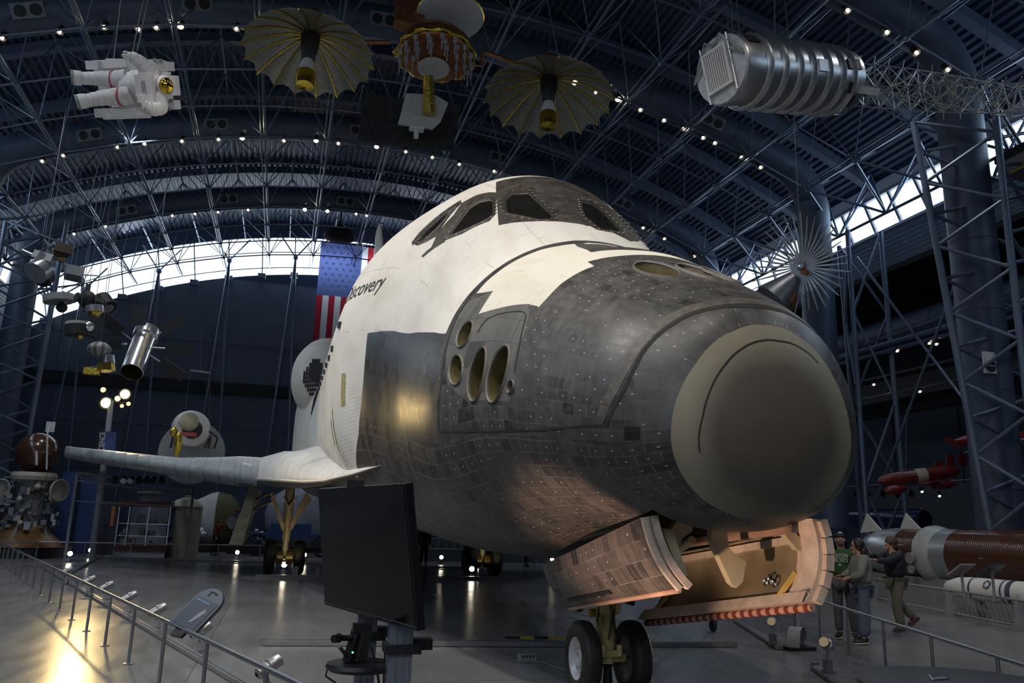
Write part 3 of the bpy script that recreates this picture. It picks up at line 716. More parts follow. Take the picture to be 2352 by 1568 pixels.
for k in range(0, 22):
    p, q = lowr[min(k,21)], lowr[min(k,21)+1]; a = p.lerp(q, .2); b = p.lerp(q, .65)
    mb.lathe([(.0365,0),(.0365,(b-a).length)], a+Vector((0,0,0)), (b-a), 10)
mb.build('red_stripes', M_REDT, le_)
# stiffener, hinge arms and latch on the port door
mb = MB(); I = lambda u, w: (inn[int(w*10)][int(u*22)]+Vector((0,.02,0)))
mb.beam(I(.1,.25), I(.95,.2), .05, .07); mb.build('stiffener', M_SEAL, dP)
def arm(name, pts, w, par, mt):
    mb = MB(); pts = [Vector(p) for p in pts]
    for a, b in zip(pts[:-1], pts[1:]): mb.beam(a, b, w, .05)
    return mb.build(name, mt, par)
def plate(name, px, X, th, par, mt):
    mb = MB(); mb.prism([at(x, y, X=X) for x, y in px], (th, 0, 0)); return mb.build(name, mt, par)
plate('hinge_arm', [(1636,1206),(1668,1216),(1676,1258),(1690,1276),(1714,1290),(1706,1336),(1692,1350),(1680,1340),(1652,1278),(1634,1240)], 1.25, .09, dP, M_PRIM)
plate('hinge_arm', [(1790,1214),(1818,1216),(1850,1244),(1846,1268),(1832,1262)], .98, .08, dP, M_PRIM)
plate('hinge_arm', [(1556,1196),(1592,1200),(1590,1220),(1568,1236),(1556,1262),(1540,1250),(1548,1232),(1536,1222)], 1.35, .09, dS, M_PRIM)
plate('hinge_arm', [(1520,1212),(1545,1216),(1560,1262),(1580,1320),(1566,1330)], 1.1, .05, dS, M_PRIM)
mb = MB(); c = I(.22,.72)
for k in range(3): mb.lathe([(.03,-.01),(.042,0),(.03,.012)], c+Vector((.07*k,.03,.02*(k % 2))), (0,1,0), 14)
mb.build('latch_roller', mat('chrome', (.6,.6,.6), .15, 1.), dP, True)
mb = MB(); mb.beam(I(.12,.60), I(.15,.9), .06, .05); mb.beam(I(.9,.65), I(.93,.9), .05, .04); mb.build('yellow_bracket', mat('ochre_bracket', (.42,.28,.03), .5), dP)
mb = MB(); mb.beam((.55,-.45,1.93),(3.2,-.72,1.72),.06,.16); mb.build('sill_beam', mat('rose_sill', (.42,.27,.20), .55), dP)
# yellow tow bar head behind the nose strut
mb = MB(); mb.tube([(4.3,-.25,1.1),(4.35,-.28,.95),(4.35,-.33,.85),(4.4,-.40,.82)], .07, 10); mb.cyl((4.4,-.45,.82),(4.4,-.1,.80),.05)
mb.build('lock_strut', mat('yellow_paint', (.50,.33,.01), .4), NG, True)
# main gear
def main_gear(s):
    g = empty('main_gear', (0,0,0), None, None); g.parent = ORB
    X, Y = 23.76, 3.45*s
    for d in (-.47,.47): wheel(g, (X, Y+d, .565), .565, .40, math.copysign(1, d), M_WHLD)
    mb = MB(); mb.lathe([(.09,.5),(.10,.55),(.10,1.1),(.13,1.12),(.15,1.6),(.16,3.2)], (X,Y,0), (0,0,1), 18); mb.build('strut', M_STRUT2, g, 40)
    mb = MB(); mb.cyl((X,Y-.4,.565),(X,Y+.4,.565),.07); mb.lathe([(.08,-.30),(.24,-.28),(.24,-.05),(.08,-.03),(.08,.03),(.24,.05),(.24,.28),(.08,.30)], (X,Y,.565), (0,1,0), 16); mb.build('axle', M_BRAKE, g, 40)
    mb = MB()
    for dy in (-.62,.55):
        mb.hexa([Vector(p) for p in ((X-.08,Y+dy*.15-.05,1.45),(X+.08,Y+dy*.15-.05,1.45),(X+.08,Y+dy*.15+.08,1.45),(X-.08,Y+dy*.15+.08,1.45),(X-.1,Y+dy*1.05-.10,2.55),(X+.1,Y+dy*1.05-.10,2.55),(X+.1,Y+dy*1.05+.12,2.75),(X-.1,Y+dy*1.05+.12,2.75))])
    mb.build('side_brace', M_STRUT2, g)
    mb = MB(); mb.cyl((X-.2,Y,1.0),(X-.2,Y,2.3),.05,n=10)
    for q in (-.22,.22): mb.beam((X-.2,Y+q,2.6),(X-.2,Y,2.2),.06,.06)
    mb.build('drag_strut', mat('worn_cream', (.40,.34,.20), .4, 0, .25, 8.), g)
    mb = MB(); mb.hexa([Vector(p) for p in ((X-1.6,Y+1.35*s,1.0),(X-1.55,Y+1.75*s,1.0),(X+1.6,Y+1.75*s,1.0),(X+1.6,Y+1.35*s,1.0),(X-1.6,Y+1.0*s,2.75),(X-1.55,Y+1.28*s,2.85),(X+1.6,Y+1.28*s,2.85),(X+1.6,Y+1.0*s,2.75))])
    d = mb.build('gear_door', M_GDOOR, g)
    for z in (2.2,2.5):
        m2 = MB(); m2.cyl((X-.9,Y+.55*s,z+.2),(X-1.2,Y+1.25*s,z-.15),.04,n=8); m2.build('door_link', M_STRUT2, d)
M_STRUT2 = mat('gear_primer', (.30,.26,.17), .5, .1, .25, 5.); M_BRAKE = mat('brass_brake', (.32,.23,.08), .35, .7, .4, 14.); M_GDOOR = mat('gear_door_liner', (.34,.30,.20), .5, .1, .3, 5.)
main_gear(1); main_gear(-1)
for s, x in ((1,22.2),(-1,22.5)):
    mb = MB(); mb.box((x,3.2*s,.03),(1.0,3.0,.06)); mb.box((x-.35,3.0*s,.09),(.2,2.6,.05)); mb.box((x-.1,3.1*s,.2),(.12,.2,.32)); mb.box((x-.1,2.4*s,.18),(.10,.12,.28))
    tag(mb.build('light_track', mat('track_steel', (.20,.20,.20), .35, .5), None), 'low steel strip with light sockets in front of the %s main wheels' % ('starboard' if s > 0 else 'port'), 'track')
# ------------------------------------------------------------------ the hall. arch of the roof about the axis (y 0, z ZC)
ZC = -20.44; YW = 20.3; XE = 49.6; XF = -16.
def arc(R, th): return (R*math.sin(th), R*math.cos(th)+ZC)
def thy(R, y): return math.asin(y/R)
M_DECK = mat('navy_roof_deck', (.050,.072,.125), .45, .2, .15, 1.2); M_TRUSS = mat('blue_grey_steel', (.13,.175,.25), .38, .35, .12, 2.)
M_DUCT = mat('dark_blue_duct', (.058,.080,.125), .5, .1, .1, .8); M_WALLB = mat('blue_grey_wall', (.075,.10,.155), .65, 0, .1, .6)
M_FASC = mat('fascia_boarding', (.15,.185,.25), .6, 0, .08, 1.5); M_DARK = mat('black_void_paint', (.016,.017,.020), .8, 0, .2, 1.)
def floor_mat():
    N, b = newmat('polished_concrete'); tc = N.n('ShaderNodeTexCoord'); o = tc.outputs['Object']
    n1 = N.noise(o, .35, 6); mp = N.n('ShaderNodeMapping'); mp.inputs['Scale'].default_value = (.25,1.6,1); mp.inputs['Rotation'].default_value = (0,0,.5); N.t.links.new(o, mp.inputs['Vector'])
    n2 = N.noise(mp.outputs[0], 2.2, 4); n3 = N.noise(o, 14., 4)
    c = N.ramp(n1, [(.3,(.155,.155,.160)),(.7,(.235,.235,.240))]); c = N.mix(N.M('MULTIPLY', N.ramp_f(n3,.45,.75), .25), c, (.12,.115,.11))
    br = N.n('ShaderNodeTexBrick'); br.offset = 0; N.t.links.new(o, br.inputs['Vector'])
    for k, v in (('Scale',1.),('Mortar Size',.008),('Bias',0.),('Brick Width',4.6),('Row Height',4.6)): br.inputs[k].default_value = v
    c = N.mix(N.M('MULTIPLY', br.outputs['Fac'], .7), c, (.03,.03,.03)); N.t.links.new(c, b.inputs['Base Color'])
    N.t.links.new(N.M('ADD', N.M('MULTIPLY', n2, .22), .12), b.inputs['Roughness']); b.inputs['Specular IOR Level'].default_value = .6
    bp = N.n('ShaderNodeBump'); bp.inputs['Strength'].default_value = .06; bp.inputs['Distance'].default_value = .03
    N.t.links.new(n2, bp.inputs['Height']); N.t.links.new(bp.outputs['Normal'], b.inputs['Normal'])
    return N.m
mb = MB(); mb.add([(XF,-34,0),(XE+.5,-34,0),(XE+.5,24,0),(XF,24,0)], [(0,1,2,3)]); struct(mb, 'floor', floor_mat())
# corrugated deck, ribs along the hall
R0 = 42.6; t1 = thy(R0, YW); pitch = .30; n = int(2*t1*R0/pitch); mb = MB(); A_, B_ = [], []
for i in range(n):
    for f, d in ((0,0),(.45,0),(.55,.09),(.92,.09)):
        y, z = arc(R0+d, -t1+(i+f)*2*t1/n); A_.append(Vector((XF,y,z))); B_.append(Vector((XE,y,z)))
mb.grid([A_, B_]); struct(mb, 'ceiling', M_DECK)
# broad flat ribs under the deck
for i in range(14):
    x = -9.5+4.515*i
    if x > XE-.5: break
    mb = MB(); r = []
    for t in np.linspace(-t1, t1, 41):
        (y0, z0), (y1, z1) = arc(R0-.02, t), arc(R0-.42, t); r.append([Vector((x-.19,y0,z0)), Vector((x-.19,y1,z1)), Vector((x+.19,y1,z1)), Vector((x+.19,y0,z0))])
    mb.grid(r); struct(mb, 'trim_roof_rib', mat('blue_rib', (.085,.115,.175), .5, .1, .1, 1.))
# space frame: lower nodes on R 39.3, upper nodes half a bay over on R 41.5
RL, RU = 39.3, 41.5; TH0, DT = .008, .0705; XN0, DX = .80, 2.85; NXN = 18; J = range(-6, 7)
node = lambda i, j: Vector((XN0+DX*i,)+arc(RL, TH0+DT*j)); unode = lambda i, j: Vector((XN0+DX*(i+.5),)+arc(RU, TH0+DT*(j+.5)))
for i in range(-5, NXN):
    if XN0+DX*i > XE-.6: break
    mb = MB(); N_ = [node(i, j) for j in J]
    for j in range(len(N_)-1): mb.cyl(N_[j], N_[j+1], .04, n=6, cap=False)
    for j in J:
        for di in (0,-1):
            for dj in (0,-1):
                u = unode(i+di, j+dj)
                if u.x < XE-.2: mb.cyl(node(i,j), u, .026, n=5, cap=False)
        mb.ball(node(i,j), .11, 8, 6)
    # eave nodes
    for s in (-1,1):
        e = Vector((XN0+DX*(i+.5),)+arc(RL, TH0+DT*7*s-(0 if s < 0 else .016))); k = 6*s
        if e.x < XE:
            for ii in (i, i+1): mb.cyl(node(ii, k), e, .055, n=6, cap=False)
            u = Vector((e.x, s*(YW-.15), e.z+2.6)); mb.cyl(e, u, .05, n=6, cap=False); mb.cyl(e, e+Vector((DX*.5, s*.6, 2.4)), .045, n=6, cap=False); mb.cyl(e, e+Vector((-DX*.5, s*.6, 2.4)), .045, n=6, cap=False)
            mb.cyl(e, e+Vector((DX,0,0)), .06, n=6, cap=False)
    struct(mb, 'trim_roof_truss', M_TRUSS)
for j in J:
    mb = MB(); a, b = node(-5, j), node(16, j); b.x = XE-.3
    mb.cyl(a, b, .055, n=6); a2, b2 = a+Vector((0,.18,.10)), b+Vector((0,.18,.10)); mb.cyl(a2, b2, .03, n=6)
    u, w = unode(-5, j), unode(16, j); w.x = XE-.3; mb.cyl(u, w, .045, n=6); struct(mb, 'trim_roof_purlin', M_TRUSS)
# ducts across the roof, with a standing leg at each end
DX_ = [-5.0, 4.02, 13.05, 21.98, 31.07, 40.16]
RD = 40.72; LEGY = {13.05:15.85, 21.98:16.97, 31.07:17.0, 40.16:17.6}
which = {13.05:'nearest in view, its leg thick inside the right tower', 21.98:'second one, its leg behind the spiky antenna', 31.07:'third one, passing low behind the dish antennas', 40.16:'farthest one, just before the arched window'}
for x in DX_:
    if x < 0: continue
    lab = which.get(x, 'over the nose, above the picture, its legs outside it')
    d = empty('air_duct', (x,0,0), 'dark round roof duct, '+lab, 'duct', 'air ducts across the roof')
    ly = LEGY.get(x, 17.0); tD = thy(RD, ly-1.25)
    path = [Vector((x,)+arc(RD, t)) for t in np.linspace(-tD, tD, 49)]
    mb = MB(); mb.tube(path, .66, 20)
    for p, q in zip(path[4::6], path[5::6]): mb.cyl(p, p+(q-p).normalized()*.06, .675, n=20)
    a = mb.build('arch_run', M_DUCT, d, 50)
    for s in (1,-1):
        e = path[-1] if s > 0 else path[0]; tng = (path[-1]-path[-2] if s > 0 else path[0]-path[1]).normalized(); P = [e]
        yl = ly*s; z0 = e.z
        for k in range(1, 9):
            t = k/8; P.append(Vector((x, e.y+(yl-e.y)*math.sin(t*PI/2), z0-1.75*(1-math.cos(t*PI/2))-.5*math.sin(t*PI/2)*(1-t*.3))))
        P += [Vector((x, yl, P[-1].z-k*2.2)) for k in range(1, 5)]+[Vector((x, yl, 2.1))]
        mb = MB(); mb.tube(P, .66, 20)
        for z in (3.2,6.0,8.4,10.6): mb.cyl((x,yl,z),(x,yl,z+.06),.675,n=20)
        mb.build('standing_leg', M_DUCT, d, 50)
    # square outlet boxes
    for k, t in enumerate((-.30,-.13,.04,.2,.33)):
        if False: continue
        p = Vector((x-.62,)+arc(RD-.25, t)); y, z = arc(1, t); ax = Vector((0, math.cos(t), -math.sin(t))); up = Vector((-.9, .0, -.35)).normalized()
        mb = MB(); n_ = ax.cross(up).normalized(); rot = Matrix((ax, up, n_)).transposed(); mb.box(p, (1.0,.10,.5), rot); v = mb.build('outlet_box', mat('outlet_frame', (.16,.17,.19), .5), d)
        mb = MB()
        for q in (-.24,.24): mb.cyl(p+ax*q+up*.04, p+ax*q+up*.07, .19, n=16)
        mb.build('round_outlet', M_DARK, v)
# end wall
def arcband(Ra, Rb, y0, y1, x0, x1, n=48):
    mb = MB(); r = []
    for y in np.linspace(y0, y1, n):
        ta, tb = thy(Ra, y), thy(Rb, y); pa, pb = arc(Ra, ta), arc(Rb, tb); r.append([Vector((x0,)+pa), Vector((x0,)+pb), Vector((x1,)+pb), Vector((x1,)+pa), Vector((x0,)+pa)])
    mb.grid(r); return mb
RW0, RW1 = 38.9, 41.5
mb = MB(); r = []
for y in np.linspace(-YW, YW, 61):
    z = arc(RW0, thy(RW0, y))[1]; r.append([Vector((XE,y,z-k*(z-.0)/20)) for k in range(21)])
mb.grid(r)
for z in (4.6,7.4,13.0): mb.box((XE-.03,0,z),(.05,2*YW,.05))
for y in np.arange(-18,19,4.5): mb.box((XE-.03,y,7.2),(.05,.05,14.))
struct(mb, 'wall_back', M_WALLB)
struct(arcband(RW1, R0+.2, -YW, YW, XE-.15, XE+.1), 'trim_window_head', M_TRUSS)
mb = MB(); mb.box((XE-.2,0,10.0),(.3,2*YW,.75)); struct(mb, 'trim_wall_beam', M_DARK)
def pane_mat():
    return mat('frosted_daylit_pane', (.8,.85,.9), .4, 0, .03, 1., emit=(.80,.91,1.0), estr=1.7)
M_PANE = pane_mat()
struct(arcband(RW0, RW1, -YW+.3, YW-.3, XE-.02, XE+.02), 'window_1', M_PANE)
mb = MB()
for y in np.arange(-18.9, 19, 2.1):
    a, b = arc(RW0-.2, thy(RW0, y)), arc(RW1, thy(RW1, y*1.03)); mb.cyl((XE-.12,)+a, (XE-.12,)+b, .04, n=6)
    mb.box((XE-.25, y, a[1]+.05), (.3,.5,.35))
for Rk in (39.35, 40.45):
    P = [Vector((XE-.14,)+arc(Rk, t)) for t in np.linspace(-.47,.47,40)]; mb.tube(P, .035, 6)
struct(mb, 'trim_window_bars', M_TRUSS)
# raking struts standing before the end wall
mb = MB()
for i, y in enumerate(np.arange(-16.8, 17, 4.2)):
    zt = arc(RW0+.9, thy(RW0, y))[1]
    for d in (-.9,.9): mb.cyl((XE-1.0,y,zt),(XE-1.1,y+d,.2),.075,n=6); mb.cyl((XE-1.0,y,zt),(XE-1.0,y+d*1.3,zt+1.6),.05,n=6)
    mb.ball((XE-1.0,y,zt),.2,8,6)
struct(mb, 'trim_wall_struts', M_TRUSS)
# side walls: fascia, clerestory with leaning mullions, solid wall below on the left
for s, nm in ((-1,'right'),(1,'left')):
    mb = MB(); mb.box(((XF+XE)/2, s*(YW+.1), 13.85),(XE-XF,.2,1.65))
    for z in np.arange(13.15,14.7,.2): mb.box(((XF+XE)/2, s*(YW-.01), z),(XE-XF,.03,.03))
    for x in np.arange(-14,49,4.5): mb.box((x, s*(YW-.02), 13.85),(.05,.05,1.65))
    struct(mb, 'wall_%s_fascia' % nm, M_FASC)
    mb = MB(); mb.box(((XF+XE)/2, s*(YW+.12), 15.5),(XE-XF,.04,1.75)); struct(mb, 'window_%d' % (2 if s < 0 else 3), M_PANE)
    mb = MB()
    for x in np.arange(-15,49,1.5): mb.beam((x-.35, s*(YW+.02), 14.6),(x+.35, s*(YW+.02), 16.4), .12, .12, (0,1,0))
    mb.box(((XF+XE)/2, s*(YW+.02), 16.4),(XE-XF,.2,.16)); mb.box(((XF+XE)/2, s*(YW+.02), 14.66),(XE-XF,.2,.12))
    struct(mb, 'trim_clerestory_%s' % nm, mat('pale_mullion', (.34,.38,.46), .5))
mb = MB(); mb.box(((XF+XE)/2, YW+.15, 6.5),(XE-XF,.2,13.0)); struct(mb, 'wall_left', M_WALLB)
# right bay: recess behind the columns
mb = MB(); mb.box(((XF+XE)/2, -28.2, 4.2),(XE-XF,.3,8.4))
for x in np.arange(-14,49,4.5): mb.box((x,-28.0,4.2),(.06,.06,8.4))
for z in (2.8,5.6): mb.box(((XF+XE)/2,-28.0,z),(XE-XF,.05,.05))
struct(mb, 'wall_right', M_WALLB)
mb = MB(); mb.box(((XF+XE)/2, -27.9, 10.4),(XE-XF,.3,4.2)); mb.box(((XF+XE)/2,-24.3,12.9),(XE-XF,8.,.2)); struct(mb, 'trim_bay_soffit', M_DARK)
mb = MB(); mb.box((16,-27.6,2.2),(34,.3,4.4)); struct(mb, 'trim_bay_partition', mat('grey_partition', (.12,.13,.16), .6))
mb = MB(); mb.box((15,-26.9,1.9),(2.4,.5,3.8)); struct(mb, 'door_1', mat('dark_door', (.03,.033,.045), .6))
mb = MB(); mb.tube([(x,-21.2,10.45) for x in np.linspace(-8,44,20)], .62, 18)
for x in np.arange(-6,44,2.6): mb.cyl((x,-21.2,10.45),(x+.05,-21.2,10.45),.64,n=18)
tag(mb.build('supply_duct', M_DUCT, None, 50), 'long level air duct running along the recessed right side bay', 'duct')
for (y, z, w) in ((-19.0,9.03,.09),(-21.0,8.62,.05),(-21.4,7.9,.05)):
    mb = MB(); mb.cyl((-6,y,z),(44,y,z),w,n=8)
    if w > .06: mb.cyl((-6,y,z+.28),(44,y,z+.28),.12,n=8)
    struct(mb, 'trim_light_rail', M_TRUSS)
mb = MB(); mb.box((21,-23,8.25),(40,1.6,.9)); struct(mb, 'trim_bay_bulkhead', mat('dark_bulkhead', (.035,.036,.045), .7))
# front of the hall behind the viewer
mb = MB(); mb.box((XF-.1,-5,7),(.2,58,14.)); struct(mb, 'wall_front', M_WALLB)
# lattice towers on the right, carrying the eaves
def tower(name, label, legs_b, legs_t, nb=6, parent=None):
    T = empty('lattice_tower', (legs_b[0][0],legs_b[0][1],0), label, 'tower', 'lattice towers along the side of the hall')
    lb = [Vector(p) for p in legs_b]; lt = [Vector(p) for p in legs_t]
    for p, q in zip(lb, lt):
        mb = MB(); mb.cyl(p, q, .10, n=10); mb.build('leg', M_TOW, T, True)
    mb = MB(); m = len(lb)
    for a in range(m):
        b = (a+1) % m
        for k in range(nb):
            u, v, w = k/nb, (k+.5)/nb, (k+1)/nb
            mb.cyl(lb[a].lerp(lt[a],u), lb[b].lerp(lt[b],v), .055, n=6); mb.cyl(lb[b].lerp(lt[b],v), lb[a].lerp(lt[a],w), .055, n=6)
    mb.build('bracing', M_TOW, T)
M_TOW = mat('tower_steel', (.115,.15,.21), .42, .25, .12, 2.)
tower('t', 'tall blue grey lattice tower around the thick duct leg on the right', [(12.2,-14.75,0),(11.3,-15.25,0),(12.6,-17.6,0)], [(13.0,-14.0,14.3),(11.2,-15.2,14.3),(12.4,-17.8,14.3)], 7)
tower('t', 'slim three legged steel tower rising beside the nose cap, behind the spiky antenna', [(20.9,-17.75,0),(22.6,-18.9,0),(20.6,-19.3,0)], [(21.2,-18.0,14.2),(22.9,-18.9,14.2),(20.9,-19.4,14.2)], 2)
tower('t', 'lattice tower against the left wall near the hanging silver spacecraft', [(34,14.6,0),(36,15.2,0),(35,17.2,0)], [(34,14.4,15),(36,15.0,15),(35,17.2,15)], 7)
# crossed rods between the towers on the right
mb = MB(); mb.cyl((21.,-18.2,13.),(13.,-17.2,3.),.05,n=6); mb.cyl((13.,-17.2,13.5),(21.,-18.2,3.),.05,n=6); mb.cyl((12.6,-17.4,9.3),(20.9,-18.2,9.3),.05,n=6); struct(mb, 'trim_cross_rods', M_TOW)
# stone white beam end with yellow edge, upper right
mb = MB(); mb.box((11.2,-17.6,13.0),(3.0,1.6,.5)); mb.mi = 1; mb.box((11.2,-16.78,12.73),(3.0,.04,.06)); mb.mi = 2; mb.box((11.2,-17.6,13.35),(3.2,1.7,.25))
tag(mb.build('hoist_cradle', [mat('grey_underside', (.22,.22,.22), .7), mat('yellow_edge', (.5,.4,.05), .5), M_DARK], None), 'dark hoist cradle with yellow edge high at the right picture edge', 'hoist')
# flag hanging before the arched window
def flag():
    y0, z0, Wd, Hd = 2.62, 20.3, 5.2, 9.6; x = XE-1.5
    F = empty('hanging_flag', (x, y0-Wd/2, z0), 'large striped flag hanging upright against the arched window', 'flag')
    def sheet(y_a, y_b, z_a, z_b, off=0, n=12):
        r = []
        for z in np.linspace(z_a, z_b, n):
            r.append([Vector((x+off+.06*math.sin(y*2.1+z*.5), y, z)) for y in np.linspace(y_a, y_b, max(2, int(abs(y_b-y_a)/.2)))])
        return r
    def cloth(name, col):
        N, b = newmat(name); b.inputs['Roughness'].default_value = .8
        tr = N.n('ShaderNodeBsdfTranslucent'); mx = N.n('ShaderNodeMixShader'); mx.inputs[0].default_value = .55
        tc = N.n('ShaderNodeTexCoord'); nz = N.noise(tc.outputs['Object'], 3., 3); c = N.mix(N.M('MULTIPLY', nz, .15), col, tuple(k*.6 for k in col))
        N.t.links.new(c, b.inputs['Base Color']); N.t.links.new(c, tr.inputs[0]); N.t.links.new(b.outputs[0], mx.inputs[1]); N.t.links.new(tr.outputs[0], mx.inputs[2])
        N.t.links.new(mx.outputs[0], N.t.nodes['Material Output'].inputs[0]); return N.m
    red, white, blue = cloth('flag_red',(.42,.03,.05)), cloth('flag_white',(.72,.74,.78)), cloth('flag_blue',(.09,.12,.30))
    uw, uh = Wd*7/13, Hd*.39
    mb = MB(); sw = Wd/13
    for k in range(13):
        mb.mi = 0 if k % 2 == 0 else 1; top = z0-uh if k < 7 else z0
        mb.grid(sheet(y0-k*sw, y0-(k+1)*sw, top, z0-Hd))
    mb.build('stripes', [red, white], F)
    mb = MB(); mb.grid(sheet(y0, y0-uw, z0, z0-uh)); mb.build('star_field', blue, F)
    mb = MB(); k = 0
    for i in range(9):
        for j in range(6 if i % 2 == 0 else 5):
            zc = z0-uh*(i+.75)/9.5; yc = y0-uw*((j+.5)/6+(0 if i % 2 == 0 else 1/12))
            p = []
            for q in range(10):
                rr = .15 if q % 2 == 0 else .06; a = PI/2+q*PI/5; p.append(Vector((x-.09+.06*math.sin(yc*2.1+zc*.5), yc+rr*math.cos(a), zc+rr*math.sin(a))))
            mb.add(p, [tuple(range(10))])
    mb.build('stars', white, F)
    mb = MB(); mb.cyl((x,y0+.1,z0+.03),(x,y0-Wd-.1,z0+.03),.05,n=8); mb.build('hanging_rod', M_TRUSS, F)
flag()
DR = at(781,532,X=43.5); mb = MB(); mb.lathe([(.02,.0),(.6,0),(.95,.15),(1.0,.35),(.95,.5),(.3,.9),(.05,1.2)], (DR.x,DR.y,DR.z-.6), (0,0,1), 18)
mb.cyl((DR.x,DR.y,DR.z+.5),(DR.x,DR.y,21.9),.05,n=6)
tag(mb.build('black_hanging_drum', M_DARK, None, 40), 'black drum hanging under the roof just above the flag', 'drum')
# ------------------------------------------------------------------ hanging and standing exhibits
M_GOLD = mat('gold_foil', (.55,.38,.06), .28, .9, .35, 12., bump=.6); M_COPPER = mat('copper_foil', (.42,.17,.07), .35, .8, .4, 14., bump=.6)
M_WHITE = mat('white_panel', (.62,.62,.62), .55, 0, .06, 3.); M_SILV = mat('brushed_silver', (.52,.53,.55), .34, .85, .12, 4.)
M_CHRM = mat('mirror_silver', (.75,.77,.80), .22, .85, .06, 3.); M_BLK = mat('matt_black', (.012,.012,.014), .6, 0, .2, 6.)
M_SUIT = mat('white_suit_cloth', (.66,.65,.65), .75, 0, .08, 14., bump=.35); M_SUITH = mat('white_hard_shell', (.68,.68,.68), .4, 0, .04, 5.)
M_VISOR = mat('gold_visor', (.62,.42,.05), .08, 1., .05, 2.); M_SOLE = mat('grey_sole', (.22,.22,.22), .7); M_RED = mat('red_band', (.38,.05,.05), .6)
M_CABLE = mat('hanging_cable', (.10,.11,.13), .5, .4); M_BROWN = mat('brown_orb_paint', (.075,.030,.012), .22, 0, .2, 2., coat=.4)
M_CREAM = mat('cream_paint', (.45,.42,.35), .55, 0, .12, 4.); M_GREYP = mat('grey_paint', (.22,.23,.25), .5, 0, .1, 4.); M_BLUEP = mat('blue_panel', (.035,.075,.24), .55, 0, .12, 2.)
M_DRED = mat('dark_red_paint', (.13,.012,.014), .45, 0, .1, 3.); M_TEAL = mat('blue_lit_panel', (.07,.13,.25), .5, 0, .25, 2.)
def cable(par, p, q, r=.012): 
    mb = MB(); mb.cyl(p, q, r, n=6); return mb.build('hanging_cable', M_CABLE, par)
def frame(fwd, up):
    f = Vector(fwd).normalized(); r = f.cross(Vector(up)).normalized(); u = r.cross(f); return f, r, u

